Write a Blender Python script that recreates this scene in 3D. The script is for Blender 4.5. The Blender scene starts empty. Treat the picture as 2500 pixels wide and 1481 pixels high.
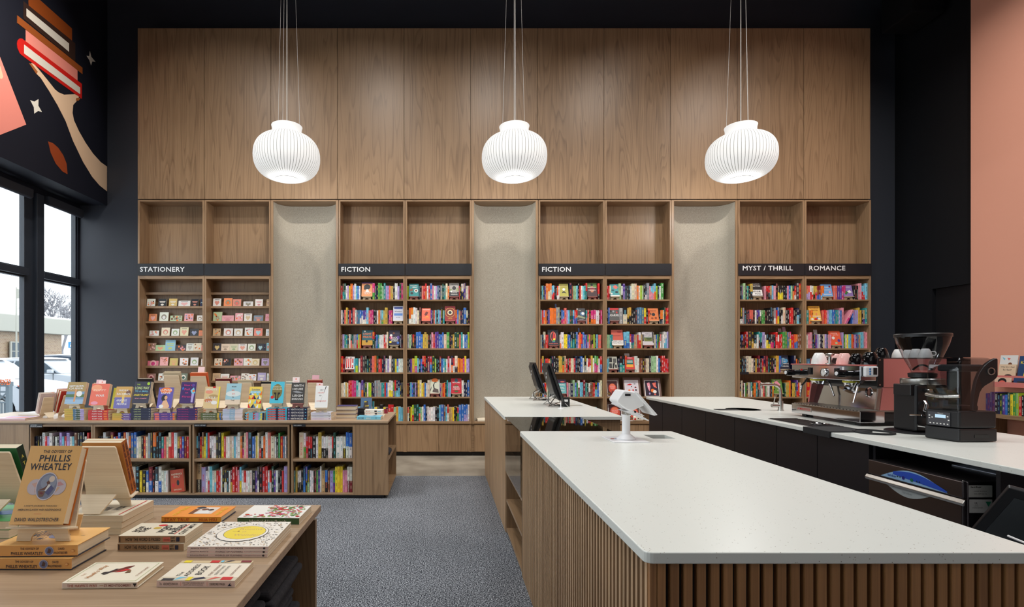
import bpy, math, random, re
from mathutils import Matrix, Vector
random.seed(7)
sc = bpy.context.scene
COL = sc.collection
R = math.radians
# ------------------------------------------------------------------ camera, world, lights, exposure
F = 1300.0
cd = bpy.data.cameras.new('camera'); cam = bpy.data.objects.new('camera', cd); COL.objects.link(cam)
cam.location = (0, 0, 1.40); cam.rotation_euler = (R(90), 0, 0)
cd.sensor_fit = 'HORIZONTAL'; cd.sensor_width = 36.0; cd.lens = 36.0*F/2500
cd.shift_x = (1250-1083)/2500; cd.shift_y = (873-740.5)/2500
cd.clip_start = 0.05; cd.clip_end = 300
sc.camera = cam
sc.view_settings.view_transform = 'Standard'; sc.view_settings.look = 'None'
sc.view_settings.exposure = 0.0; sc.view_settings.gamma = 1.0; sc.view_settings.use_curve_mapping = False
w = bpy.data.worlds.new('overcast_sky'); sc.world = w; w.use_nodes = True
bg = w.node_tree.nodes['Background']; bg.inputs[0].default_value = (0.90, 0.95, 1.0, 1); bg.inputs[1].default_value = 3.3
sc.cycles.max_bounces = 6; sc.cycles.diffuse_bounces = 3; sc.cycles.glossy_bounces = 3
sc.cycles.transmission_bounces = 4; sc.cycles.transparent_max_bounces = 10
sc.cycles.sample_clamp_indirect = 4.0; sc.cycles.caustics_reflective = False; sc.cycles.caustics_refractive = False
sc.cycles.use_denoising = True

def area(name, loc, target, size, power, col=(1, .90, .78), spread=180):
    l = bpy.data.lights.new(name, 'AREA'); l.shape = 'RECTANGLE' if isinstance(size, tuple) else 'DISK'
    if isinstance(size, tuple): l.size, l.size_y = size
    else: l.size = size
    l.energy = power; l.color = col; l.spread = R(spread)
    o = bpy.data.objects.new(name, l); COL.objects.link(o); o.location = loc
    o.rotation_euler = (Vector(target)-Vector(loc)).to_track_quat('-Z', 'Y').to_euler()
    return o
WARM = (1, .94, .87); NEU = (1, 1.0, .985)
for x in (-3.1, -1.1, .9, 2.9, 4.9):      # ceiling track heads that wash the panelled wall
    area('track_light', (x, 4.6, 6.6), (x, 7.8, 1.6), .22, 22, WARM, 90)
for x, y in ((-3.2, 3.6), (-.9, 3.4), (1.6, 2.9), (3.6, 2.7), (-2.6, 1.5), (.2, 1.4), (2.9, 1.2), (5.0, 5.0), (5.0, 2.6)):   # added unseen fill over floor, tables and counters, last two for pink wall
    area('ceiling_fill', (x, y, 6.2), (x, y+.25, 0), .7, (46 if x < 0 else 35) if y > 2 else 20, NEU, 140)
area('track_light', (-2.2, 5.0, 6.5), (-5.0, 5.8, 5.0), .2, 20, WARM, 56)  # unseen lamp added to brighten the mural
area('rear_fill', (.6, -2.2, 5.2), (.6, 5.0, 1.0), (5.5, 2.2), 26, NEU, 170)  # unseen fill added behind the camera to lift front faces

def PX(px, Y): return (px-1083)/F*Y
def PZ(py, Y): return 1.4-(py-873)/F*Y
def onz(px, py, z):
    Y = (1.4-z)*F/(py-873); return PX(px, Y), Y
# ------------------------------------------------------------------ colour helpers
def lin(c): return tuple((v/12.92 if v <= .04045 else ((v+.055)/1.055)**2.4) for v in c)
def rgb(r, g, b): return lin((r/255, g/255, b/255))
PAL = dict(r=(205, 38, 40), R=(122, 28, 42), o=(235, 118, 42), y=(240, 215, 50), Y=(205, 170, 70), g=(70, 150, 70), G=(28, 74, 58),
  l=(165, 200, 50), t=(40, 145, 145), c=(120, 195, 220), b=(50, 105, 190), n=(28, 34, 66), v=(92, 62, 150), V=(176, 160, 212), p=(232, 150, 168),
  m=(205, 50, 120), w=(232, 230, 226), e=(224, 212, 184), a=(150, 152, 156), k=(26, 25, 30), K=(58, 54, 58), B=(120, 72, 48), T=(196, 158, 112),
  s=(228, 112, 98), L=(165, 200, 155), S=(78, 115, 145))
CN = dict(r='red', R='maroon', o='orange', y='yellow', Y='mustard', g='green', G='dark green', l='lime', t='teal', c='pale blue', b='blue', n='navy',
  v='purple', V='lavender', p='pink', m='magenta', w='white', e='cream', a='grey', k='black', K='charcoal', B='brown', T='tan', s='coral',
  L='pale green', S='slate blue')
PALL = {k: rgb(*v) for k, v in PAL.items()}
PAGE = rgb(228, 212, 182)
# ------------------------------------------------------------------ materials
MATS = {}
def newmat(name):
    m = bpy.data.materials.new(name); m.use_nodes = True; nt = m.node_tree
    MATS[name] = m
    return m, nt, nt.nodes['Principled BSDF']
def N(nt, t, **kw):
    n = nt.nodes.new(t)
    for k, v in kw.items(): setattr(n, k, v)
    return n
def plain(name, col, rough=.5, metal=0, coat=0, spec=.5, bump=None):
    m, nt, b = newmat(name)
    b.inputs['Base Color'].default_value = (*col, 1); b.inputs['Roughness'].default_value = rough; b.inputs['Metallic'].default_value = metal
    b.inputs['Coat Weight'].default_value = coat; b.inputs['Specular IOR Level'].default_value = spec
    tc = N(nt, 'ShaderNodeTexCoord'); no = N(nt, 'ShaderNodeTexNoise'); sc_, st = bump or (60, .02)
    no.inputs['Scale'].default_value = sc_; no.inputs['Detail'].default_value = 2
    nt.links.new(tc.outputs['Object'], no.inputs['Vector'])
    bp = N(nt, 'ShaderNodeBump'); bp.inputs['Strength'].default_value = st; bp.inputs['Distance'].default_value = .01
    nt.links.new(no.outputs['Fac'], bp.inputs['Height']); nt.links.new(bp.outputs['Normal'], b.inputs['Normal'])
    return m
def ramp(nt, stops):
    r = N(nt, 'ShaderNodeValToRGB'); e = r.color_ramp.elements
    while len(e) < len(stops): e.new(.5)
    for i, (p, c) in enumerate(stops):
        e[i].position = p; e[i].color = (*c, 1)
    return r
def wood(name, axis, dark, light, rough=.38, cath=13.0, mixc=.55):
    m, nt, b = newmat(name); L = nt.links.new
    tc = N(nt, 'ShaderNodeTexCoord'); oi = N(nt, 'ShaderNodeObjectInfo')
    mul = N(nt, 'ShaderNodeVectorMath', operation='SCALE'); mul.inputs[0].default_value = (7.3, 5.1, 9.7); L(oi.outputs['Random'], mul.inputs['Scale'])
    add = N(nt, 'ShaderNodeVectorMath', operation='ADD'); L(tc.outputs['Object'], add.inputs[0]); L(mul.outputs[0], add.inputs[1])
    def scaled(s, al):
        v = [s, s, s]; v['xyz'.index(axis)] = al
        q = N(nt, 'ShaderNodeVectorMath', operation='MULTIPLY'); q.inputs[1].default_value = v; L(add.outputs[0], q.inputs[0]); return q
    q1 = scaled(5.5, .42); n1 = N(nt, 'ShaderNodeTexNoise'); n1.inputs['Scale'].default_value = 1.0; n1.inputs['Detail'].default_value = 1.0; n1.inputs['Distortion'].default_value = .25
    L(q1.outputs[0], n1.inputs['Vector'])
    mm = N(nt, 'ShaderNodeMath', operation='MULTIPLY'); mm.inputs[1].default_value = cath; L(n1.outputs['Fac'], mm.inputs[0])
    fr = N(nt, 'ShaderNodeMath', operation='FRACT'); L(mm.outputs[0], fr.inputs[0])
    r1 = ramp(nt, [(0, (1, 1, 1)), (.55, (.78, .78, .78)), (.86, (.25, .25, .25)), (1, (1, 1, 1))]); L(fr.outputs[0], r1.inputs[0])
    q2 = scaled(230, 3.0); n2 = N(nt, 'ShaderNodeTexNoise'); n2.inputs['Scale'].default_value = 1.0; n2.inputs['Detail'].default_value = 2.0; L(q2.outputs[0], n2.inputs['Vector'])
    q3 = scaled(26, .5); n3 = N(nt, 'ShaderNodeTexNoise'); n3.inputs['Scale'].default_value = 1.0; n3.inputs['Detail'].default_value = 2.0; L(q3.outputs[0], n3.inputs['Vector'])
    a1 = N(nt, 'ShaderNodeMath', operation='MULTIPLY'); a1.inputs[1].default_value = mixc*.62; L(r1.outputs[0], a1.inputs[0])
    a2 = N(nt, 'ShaderNodeMath', operation='MULTIPLY_ADD'); a2.inputs[1].default_value = .55; L(n2.outputs['Fac'], a2.inputs[0]); L(a1.outputs[0], a2.inputs[2])
    a3 = N(nt, 'ShaderNodeMath', operation='MULTIPLY_ADD'); a3.inputs[1].default_value = .55; L(n3.outputs['Fac'], a3.inputs[0]); L(a2.outputs[0], a3.inputs[2])
    a4 = N(nt, 'ShaderNodeMath', operation='MULTIPLY_ADD'); a4.inputs[1].default_value = .16; L(oi.outputs['Random'], a4.inputs[0]); L(a3.outputs[0], a4.inputs[2])
    rr = ramp(nt, [(.22, dark), (1.0, light)]); L(a4.outputs[0], rr.inputs[0]); L(rr.outputs[0], b.inputs['Base Color'])
    b.inputs['Roughness'].default_value = rough; b.inputs['Specular IOR Level'].default_value = .45
    bp = N(nt, 'ShaderNodeBump'); bp.inputs['Strength'].default_value = .08; bp.inputs['Distance'].default_value = .002
    L(n2.outputs['Fac'], bp.inputs['Height']); L(bp.outputs['Normal'], b.inputs['Normal'])
    return m
OD, OL = rgb(82, 57, 37), rgb(158, 128, 97)
WZ = wood('oak_upright_grain', 'z', OD, OL); WX = wood('oak_long_grain', 'x', OD, OL); WY = wood('oak_deep_grain', 'y', OD, OL)
TX = wood('oak_tabletop', 'x', rgb(122, 96, 72), rgb(186, 158, 128), .38, 11, .3)
WR = wood('oak_slat_shaded', 'z', rgb(96, 60, 32), rgb(176, 126, 80), .4, 9, .4)  # slat oak darkened: shade of the camera-facing side put into the colour
WS = wood('oak_slat_lit', 'z', rgb(112, 82, 55), rgb(204, 168, 130), .45, 9, .35)  # same slat oak, paler: window light put into the colour
PLY = wood('birch_plywood', 'x', rgb(206, 182, 146), rgb(246, 230, 202), .5, 6, .3)
def speckled(name, base, spots, scale, thr, rough, bump=0, sp2=None):
    m, nt, b = newmat(name); L = nt.links.new
    tc = N(nt, 'ShaderNodeTexCoord'); v = N(nt, 'ShaderNodeTexVoronoi'); v.inputs['Scale'].default_value = scale; v.inputs['Randomness'].default_value = 1
    L(tc.outputs['Object'], v.inputs['Vector'])
    no = N(nt, 'ShaderNodeTexNoise'); no.inputs['Scale'].default_value = scale*.35; L(tc.outputs['Object'], no.inputs['Vector'])
    m1 = N(nt, 'ShaderNodeMath', operation='LESS_THAN'); m1.inputs[1].default_value = thr; L(v.outputs['Distance'], m1.inputs[0])
    m2 = N(nt, 'ShaderNodeMath', operation='GREATER_THAN'); m2.inputs[1].default_value = .52; L(no.outputs['Fac'], m2.inputs[0])
    m3 = N(nt, 'ShaderNodeMath', operation='MULTIPLY'); L(m1.outputs[0], m3.inputs[0]); L(m2.outputs[0], m3.inputs[1])
    mx = N(nt, 'ShaderNodeMixRGB'); mx.inputs[1].default_value = (*base, 1); mx.inputs[2].default_value = (*spots, 1); L(m3.outputs[0], mx.inputs[0])
    L(mx.outputs[0], b.inputs['Base Color']); b.inputs['Roughness'].default_value = rough
    return m
QZ = speckled('speckled_quartz', rgb(226, 228, 222), rgb(140, 130, 118), 95, .13, .3)
# carpet
m, nt, b = newmat('grey_carpet'); L = nt.links.new
tc = N(nt, 'ShaderNodeTexCoord'); n1 = N(nt, 'ShaderNodeTexNoise'); n1.inputs['Scale'].default_value = 135; n1.inputs['Detail'].default_value = 3; L(tc.outputs['Object'], n1.inputs['Vector'])
n2 = N(nt, 'ShaderNodeTexNoise'); n2.inputs['Scale'].default_value = 1.4; n2.inputs['Detail'].default_value = 2; L(tc.outputs['Object'], n2.inputs['Vector'])
r1 = ramp(nt, [(.38, rgb(32, 34, 40)), (.5, rgb(98, 101, 108)), (.63, rgb(192, 196, 202))]); L(n1.outputs['Fac'], r1.inputs[0])
r2 = ramp(nt, [(.3, (.86, .86, .86)), (.7, (1.08, 1.08, 1.08))]); L(n2.outputs['Fac'], r2.inputs[0])
mx = N(nt, 'ShaderNodeMixRGB', blend_type='MULTIPLY'); mx.inputs[0].default_value = 1; L(r1.outputs[0], mx.inputs[1]); L(r2.outputs[0], mx.inputs[2]); L(mx.outputs[0], b.inputs['Base Color'])
b.inputs['Roughness'].default_value = .95; b.inputs['Specular IOR Level'].default_value = .1
bp = N(nt, 'ShaderNodeBump'); bp.inputs['Strength'].default_value = .25; bp.inputs['Distance'].default_value = .003; L(n1.outputs['Fac'], bp.inputs['Height']); L(bp.outputs['Normal'], b.inputs['Normal'])
CARPET = m
m, nt, b = newmat('concrete'); L = nt.links.new
tc = N(nt, 'ShaderNodeTexCoord'); n1 = N(nt, 'ShaderNodeTexNoise'); n1.inputs['Scale'].default_value = 2.2; n1.inputs['Detail'].default_value = 6; L(tc.outputs['Object'], n1.inputs['Vector'])
r1 = ramp(nt, [(.35, rgb(128, 120, 108)), (.65, rgb(166, 158, 144))]); L(n1.outputs['Fac'], r1.inputs[0]); L(r1.outputs[0], b.inputs['Base Color']); b.inputs['Roughness'].default_value = .4
CONC = m
m, nt, b = newmat('beige_felt'); L = nt.links.new
tc = N(nt, 'ShaderNodeTexCoord'); n1 = N(nt, 'ShaderNodeTexNoise'); n1.inputs['Scale'].default_value = 220; n1.inputs['Detail'].default_value = 3; L(tc.outputs['Object'], n1.inputs['Vector'])
r1 = ramp(nt, [(.35, rgb(154, 146, 132)), (.65, rgb(190, 183, 168))]); L(n1.outputs['Fac'], r1.inputs[0]); L(r1.outputs[0], b.inputs['Base Color']); b.inputs['Roughness'].default_value = .95; b.inputs['Specular IOR Level'].default_value = .1
FELT = m
# book material: colours come from the mesh, lettering-like ink from the spine coordinates
m, nt, b = newmat('book_cloth'); L = nt.links.new
ac = N(nt, 'ShaderNodeAttribute', attribute_name='col'); ai = N(nt, 'ShaderNodeAttribute', attribute_name='ink')
uv = N(nt, 'ShaderNodeUVMap'); uv.uv_map = 'UVMap'
sx = N(nt, 'ShaderNodeSeparateXYZ'); L(uv.outputs[0], sx.inputs[0])
q = N(nt, 'ShaderNodeVectorMath', operation='MULTIPLY'); q.inputs[1].default_value = (3.0, 62, 1); L(uv.outputs[0], q.inputs[0])
n1 = N(nt, 'ShaderNodeTexNoise'); n1.inputs['Scale'].default_value = 1; n1.inputs['Detail'].default_value = 1; L(q.outputs[0], n1.inputs['Vector'])
g1 = N(nt, 'ShaderNodeMath', operation='GREATER_THAN'); g1.inputs[1].default_value = .5; L(n1.outputs['Fac'], g1.inputs[0])
cx = N(nt, 'ShaderNodeCombineXYZ'); L(sx.outputs[1], cx.inputs[1])
n2 = N(nt, 'ShaderNodeTexNoise'); n2.inputs['Scale'].default_value = 3.2; n2.inputs['Detail'].default_value = 0; L(cx.outputs[0], n2.inputs['Vector'])
g2 = N(nt, 'ShaderNodeMath', operation='GREATER_THAN'); g2.inputs[1].default_value = .49; L(n2.outputs['Fac'], g2.inputs[0])
a_ = N(nt, 'ShaderNodeMath', operation='SUBTRACT'); a_.inputs[1].default_value = .5; L(sx.outputs[0], a_.inputs[0])
b_ = N(nt, 'ShaderNodeMath', operation='ABSOLUTE'); L(a_.outputs[0], b_.inputs[0])
g3 = N(nt, 'ShaderNodeMath', operation='LESS_THAN'); g3.inputs[1].default_value = .24; L(b_.outputs[0], g3.inputs[0])
p1 = N(nt, 'ShaderNodeMath', operation='MULTIPLY'); L(g1.outputs[0], p1.inputs[0]); L(g2.outputs[0], p1.inputs[1])
p2_ = N(nt, 'ShaderNodeMath', operation='MULTIPLY'); L(p1.outputs[0], p2_.inputs[0]); L(g3.outputs[0], p2_.inputs[1]); p2 = N(nt, 'ShaderNodeMath', operation='MULTIPLY'); p2.inputs[1].default_value = .75; L(p2_.outputs[0], p2.inputs[0])
mx = N(nt, 'ShaderNodeMixRGB'); L(p2.outputs[0], mx.inputs[0]); L(ac.outputs[0], mx.inputs[1]); L(ai.outputs[0], mx.inputs[2]); L(mx.outputs[0], b.inputs['Base Color'])
b.inputs['Roughness'].default_value = .4
BOOK = m
m, nt, b = newmat('printed_ink'); ac = N(nt, 'ShaderNodeAttribute', attribute_name='col'); nt.links.new(ac.outputs[0], b.inputs['Base Color']); b.inputs['Roughness'].default_value = .45
PRINT = m
m, nt, b = newmat('page_edges'); L = nt.links.new
tc = N(nt, 'ShaderNodeTexCoord'); q = N(nt, 'ShaderNodeVectorMath', operation='MULTIPLY'); q.inputs[1].default_value = (3, 3, 1400); L(tc.outputs['Object'], q.inputs[0])
n1 = N(nt, 'ShaderNodeTexNoise'); n1.inputs['Scale'].default_value = 1; L(q.outputs[0], n1.inputs['Vector'])
r1 = ramp(nt, [(.3, rgb(206, 186, 152)), (.7, rgb(240, 226, 200))]); L(n1.outputs['Fac'], r1.inputs[0]); L(r1.outputs[0], b.inputs['Base Color']); b.inputs['Roughness'].default_value = .8
PAGES = m
BLACKW = plain('black_wall_paint', rgb(52, 55, 63), .55, spec=.35, bump=(3, .03)); BULK = plain('black_wall_paint_shaded', rgb(20, 22, 33), .6, spec=.25)  # second is the same wall paint, darkened to carry the bulkhead's shade
CEIL = plain('black_ceiling_paint', rgb(12, 12, 16), .8, spec=.2)
PINKW = plain('pink_wall_paint', rgb(230, 164, 140), .6, spec=.3, bump=(40, .03))
BLKCAB = plain('black_cabinet_laminate', rgb(24, 22, 28), .45)
BLKPL = plain('black_plastic', rgb(26, 26, 29), .38)
BLKRUB = plain('black_rubber', rgb(30, 30, 32), .7)
FRAME = plain('dark_window_metal', rgb(44, 50, 60), .45)
SIGN = plain('black_sign_board', rgb(24, 25, 31), .5)
WHITEP = plain('white_plastic', rgb(240, 240, 242), .3)
WHITEL = plain('white_lettering', rgb(240, 240, 240), .6)
CREAM = plain('cream_upholstery', rgb(226, 214, 192), .8)
SNOW = plain('snow', rgb(240, 243, 248), .9, bump=(6, .3))
CHROME = plain('chrome', rgb(205, 205, 208), .08, 1, bump=(4, .01))
STEEL = plain('brushed_steel', rgb(190, 188, 184), .28, 1, bump=(90, .03))
DSTEEL = plain('dark_brushed_steel', rgb(128, 122, 124), .3, 1, bump=(90, .03))
PINKM = plain('pink_enamel', rgb(218, 128, 122), .3, coat=.3)
CERW = plain('white_ceramic', rgb(242, 240, 238), .12); CERP = plain('pink_ceramic', rgb(238, 190, 184), .12); CERB = plain('black_ceramic', rgb(14, 14, 16), .08)
EASP = plain('pink_board', rgb(176, 116, 108), .6); EASB = plain('beige_board', rgb(206, 190, 160), .6)
CARWH = plain('white_car_paint', rgb(168, 172, 178), .25, coat=.5); CARDK = plain('dark_car_paint', rgb(50, 62, 80), .25, coat=.5)
CARGL = plain('dark_car_glass', rgb(36, 56, 70), .08); TYRE = plain('tyre_rubber', rgb(30, 32, 36), .8)
CLOTH = plain('grey_cloth', rgb(48, 46, 50), .95, bump=(30, .6))
BARK = plain('snowy_bark', rgb(138, 136, 140), .9)
WIRE = plain('white_wire', rgb(190, 188, 184), .5)
WHW = plain('white_boarding', rgb(160, 158, 148), .6)
def glassy(name, tint, refl, rough=.02):
    m = bpy.data.materials.new(name); m.use_nodes = True; nt = m.node_tree; nt.nodes.clear()
    o = N(nt, 'ShaderNodeOutputMaterial'); t = N(nt, 'ShaderNodeBsdfTransparent'); t.inputs[0].default_value = (*tint, 1)
    g = N(nt, 'ShaderNodeBsdfGlossy'); g.inputs['Roughness'].default_value = rough; fr = N(nt, 'ShaderNodeFresnel'); fr.inputs['IOR'].default_value = refl
    mx = N(nt, 'ShaderNodeMixShader'); geo = N(nt, 'ShaderNodeNewGeometry'); iv = N(nt, 'ShaderNodeMath', operation='MULTIPLY_ADD'); iv.inputs[1].default_value = -1; iv.inputs[2].default_value = 1; nt.links.new(geo.outputs['Backfacing'], iv.inputs[0]); ml = N(nt, 'ShaderNodeMath', operation='MULTIPLY'); nt.links.new(iv.outputs[0], ml.inputs[0]); nt.links.new(fr.outputs[0], ml.inputs[1]); nt.links.new(ml.outputs[0], mx.inputs[0]); nt.links.new(t.outputs[0], mx.inputs[1]); nt.links.new(g.outputs[0], mx.inputs[2]); nt.links.new(mx.outputs[0], o.inputs[0])
    return m
GLASS = glassy('window_glass', (.96, .98, .98), 1.3); CLEAR = glassy('clear_plastic', (.80, .81, .82), 1.6); COVERG = glassy('tinted_cover_plastic', (.62, .63, .65), 1.7); CASEG = glassy('smoky_case_glass', (.42, .44, .42), 1.9)
def emis(name, col, st):
    m, nt, b = newmat(name); b.inputs['Base Color'].default_value = (*[min(1, c)*.38 for c in col], 1)
    b.inputs['Emission Color'].default_value = (*col, 1); b.inputs['Emission Strength'].default_value = st; b.inputs['Roughness'].default_value = .7
    return m
SHADE = emis('glowing_paper_shade', (1, .99, .965), .66); LCD = emis('lit_display', rgb(190, 220, 240), .8)
# slight wrinkles of the paper
nt = SHADE.node_tree; b = nt.nodes['Principled BSDF']; tc = N(nt, 'ShaderNodeTexCoord'); n1 = N(nt, 'ShaderNodeTexNoise'); n1.inputs['Scale'].default_value = 9; n1.inputs['Detail'].default_value = 4; n1.inputs['Distortion'].default_value = 2
nt.links.new(tc.outputs['Object'], n1.inputs['Vector']); bp = N(nt, 'ShaderNodeBump'); bp.inputs['Strength'].default_value = .25; nt.links.new(n1.outputs['Fac'], bp.inputs['Height']); nt.links.new(bp.outputs['Normal'], b.inputs['Normal'])
# ------------------------------------------------------------------ mesh builder
TXT = {}
def glyphs(s, bold):
    if (s, bold) in TXT: return TXT[(s, bold)]
    cu = bpy.data.curves.new('t', 'FONT'); cu.body = s; cu.size = 1; cu.resolution_u = 2; cu.offset = .014 if bold else 0.0
    cu.space_character = 1.06 if bold else 1.0
    o = bpy.data.objects.new('t', cu); me = o.to_mesh()
    vs = [(v.co.x, v.co.y) for v in me.vertices]; fs = [tuple(p.vertices) for p in me.polygons]
    o.to_mesh_clear(); bpy.data.objects.remove(o); bpy.data.curves.remove(cu)
    if not vs: r = ([], [], (0, 0, 1, 1))
    else: r = (vs, fs, (min(v[0] for v in vs), min(v[1] for v in vs), max(v[0] for v in vs), max(v[1] for v in vs)))
    TXT[(s, bold)] = r; return r
I4 = Matrix.Identity(4)
class MB:
    def __init__(s, col=(1, 1, 1)):
        s.v = []; s.f = []; s.c = []; s.k = []; s.uv = []; s.m = []; s.dc = col
    def face(s, pts, col=None, ink=None, uv=None, m=0, M=None):
        i = len(s.v); s.v += [tuple(M @ Vector(p)) if M else tuple(p) for p in pts]
        s._f(tuple(range(i, i+len(pts))), col, ink, uv, m)
    def _f(s, idx, col=None, ink=None, uv=None, m=0):
        col = col or s.dc; s.f.append(idx); s.c.append(col); s.k.append(ink or col); s.uv.append(uv); s.m.append(m)
    def box(s, lo, hi, col=None, M=None, m=0, fc={}, ink={}, uv={}):
        x0, y0, z0 = lo; x1, y1, z1 = hi
        p = [(x0,y0,z0),(x1,y0,z0),(x1,y1,z0),(x0,y1,z0),(x0,y0,z1),(x1,y0,z1),(x1,y1,z1),(x0,y1,z1)]
        i = len(s.v); s.v += [tuple(M @ Vector(q)) if M else q for q in p]
        for k, q in (('-z',(0,3,2,1)),('+z',(4,5,6,7)),('-y',(0,1,5,4)),('+y',(2,3,7,6)),('-x',(3,0,4,7)),('+x',(1,2,6,5))):
            s._f(tuple(i+a for a in q), fc.get(k, col), ink.get(k), uv.get(k), m)
        return s
    def prism(s, pts, a, b, axis='y', col=None, M=None, m=0):
        """polygon pts in the plane across axis, from a to b along it"""
        def P(u, v, t): return {'y': (u, t, v), 'x': (t, u, v), 'z': (u, v, t)}[axis]
        n = len(pts); i = len(s.v)
        for t in (a, b): s.v += [tuple(M @ Vector(P(u, v, t))) if M else P(u, v, t) for u, v in pts]
        s._f(tuple(range(i, i+n)), col, m=m); s._f(tuple(range(i+2*n-1, i+n-1, -1)), col, m=m)
        for k in range(n): s._f((i+k, i+n+k, i+n+(k+1) % n, i+(k+1) % n), col, m=m)
        return s
    def lathe(s, prof, M=None, seg=24, col=None, m=0, sx=1, sy=1):
        i = len(s.v); n = len(prof)
        for r, z in prof:
            for k in range(seg):
                a = 2*math.pi*k/seg; p = Vector((r*math.cos(a)*sx, r*math.sin(a)*sy, z)); s.v.append(tuple(M @ p) if M else tuple(p))
        for j in range(n-1):
            for k in range(seg):
                k2 = (k+1) % seg; s._f((i+j*seg+k, i+j*seg+k2, i+(j+1)*seg+k2, i+(j+1)*seg+k), col, m=m)
        return s
    def disc(s, r, z, M=None, seg=24, col=None, m=0, sx=1, sy=1):
        s.face([(r*math.cos(2*math.pi*k/seg)*sx, r*math.sin(2*math.pi*k/seg)*sy, z) for k in range(seg)], col, M=M, m=m); return s
    def cyl(s, a, b, r, r2=None, seg=12, col=None, m=0, M=None):
        a = Vector(a); b = Vector(b); d = b-a; T = Matrix.Translation(a) @ d.to_track_quat('Z', 'Y').to_matrix().to_4x4()
        if M: T = M @ T
        r2 = r if r2 is None else r2; l = d.length
        return s.lathe([(.0001, 0), (r, 0), (r2, l), (.0001, l)], T, seg, col, m)
    def tube(s, pts, r, seg=8, col=None, m=0):
        for a, b in zip(pts, pts[1:]): s.cyl(a, b, r, seg=seg, col=col, m=m)
        return s
    def text(s, t, M, cx, cy, w=None, h=None, col=(0, 0, 0), bold=False, z=.0006, m=0, left=False):
        vs, fs, (x0, y0, x1, y1) = glyphs(t, bold)
        if not vs: return s
        if h is None: kx = ky = w/(x1-x0)
        else:
            ky = h/(y1-y0); kx = w/(x1-x0) if w else ky
        ox = cx-x0*kx if left else cx-(x0+x1)/2*kx; oy = cy-(y0+y1)/2*ky
        i = len(s.v); s.v += [tuple(M @ Vector((a*kx+ox, b*ky+oy, z))) for a, b in vs]
        for f in fs: s._f(tuple(i+q for q in f), col, m=m)
        return s
    def art(s, M, W, H, specs, m=0):
        """flat print: fractions of a W x H plane, origin lower-left"""
        z = .0004; dz = min(.00012, .0014/max(1, len(specs)))
        for sp in specs:
            k = sp[0]; z += dz
            if k == 'r': x0, y0, x1, y1, c = sp[1:]; s.face([(x0*W,y0*H,z),(x1*W,y0*H,z),(x1*W,y1*H,z),(x0*W,y1*H,z)], c, M=M, m=m)
            elif k == 'e': cx, cy, rx, ry, c = sp[1:]; s.face([(W*(cx+rx*math.cos(a*math.pi/10)), H*cy+W*ry*math.sin(a*math.pi/10), z) for a in range(20)], c, M=M, m=m)
            elif k == 'p': s.face([(x*W, y*H, z) for x, y in sp[1]], sp[2], M=M, m=m)
            elif k == 't': t, cx, cy, w_, h_, c = sp[1:7]; s.text(t, M, cx*W, cy*H, w_*W, h_*H, c, True, z, m)
            elif k == 'q': t, cx, cy, w_, h_, c = sp[1:7]; s.text(t, M, cx*W, cy*H, w_*W, h_*H, c, False, z, m)
        return s
    def build(s, name, mats, parent=None, matrix=None, smooth=False, bevel=0, seg=2):
        off = Vector((0, 0, 0))
        if parent is not None and matrix is None and not parent.get('local'): off = Vector(parent.get('base', (0, 0, 0)))
        me = bpy.data.meshes.new(name)
        me.from_pydata([(a-off.x, b_-off.y, c-off.z) for a, b_, c in s.v], [], s.f)
        if not isinstance(mats, (list, tuple)): mats = [mats]
        for mt in mats: me.materials.append(mt)
        if len(mats) > 1: me.polygons.foreach_set('material_index', s.m)
        if any(mt in (BOOK, PRINT) for mt in mats):
            for nm, arr in (('col', s.c), ('ink', s.k)):
                at = me.color_attributes.new(nm, 'FLOAT_COLOR', 'CORNER'); buf = []
                for f, c in zip(s.f, arr): buf += [c[0], c[1], c[2], 1.0]*len(f)
                at.data.foreach_set('color', buf)
            ul = me.uv_layers.new(name='UVMap'); buf = []
            for f, u in zip(s.f, s.uv):
                if u: 
                    for q in u: buf += [q[0], q[1]]
                else: buf += [0, 0]*len(f)
            ul.data.foreach_set('uv', buf)
        if smooth: me.polygons.foreach_set('use_smooth', [True]*len(me.polygons)); me.set_sharp_from_angle(angle=R(40))
        o = bpy.data.objects.new(name, me); COL.objects.link(o)
        if parent is not None: o.parent = parent
        if matrix is not None: o.matrix_local = matrix
        if bevel:
            bm_ = o.modifiers.new('bevel', 'BEVEL'); bm_.width = bevel; bm_.segments = seg; bm_.limit_method = 'ANGLE'
            if smooth is None: pass
        return o
LABELS = {}
def tag(o, label=None, cat=None, group=None, kind=None):
    if label:
        LABELS.setdefault(label, []).append(o); o['label'] = label
    if cat: o['category'] = cat
    if group: o['group'] = group
    if kind: o['kind'] = kind
    return o
def thing(name, loc, label, cat, group=None, local=False, matrix=None):
    o = bpy.data.objects.new(name, None); COL.objects.link(o); o.empty_display_size = .1
    if matrix is not None: o.matrix_world = matrix; local = True
    else: o.location = loc
    o['base'] = tuple(loc) if loc is not None else (0, 0, 0)
    if local: o['local'] = True
    return tag(o, label, cat, group)
def struct(name, mb, mat, **kw):
    return tag(mb.build(name, mat, **kw), kind='structure')
def copy_tree(root, matrix=None, parent=None):
    c = root.copy(); COL.objects.link(c)
    if parent: c.parent = parent
    if matrix is not None: c.matrix_world = matrix
    for ch in list(root.children): copy_tree(ch, None, c)
    return c
def B(lo, hi, col=None, **kw): return MB().box(lo, hi, col, **kw)
def T(x, y, z): return Matrix.Translation((x, y, z))
def RX(a): return Matrix.Rotation(R(a), 4, 'X')
def RY(a): return Matrix.Rotation(R(a), 4, 'Y')
def RZ(a): return Matrix.Rotation(R(a), 4, 'Z')
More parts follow.
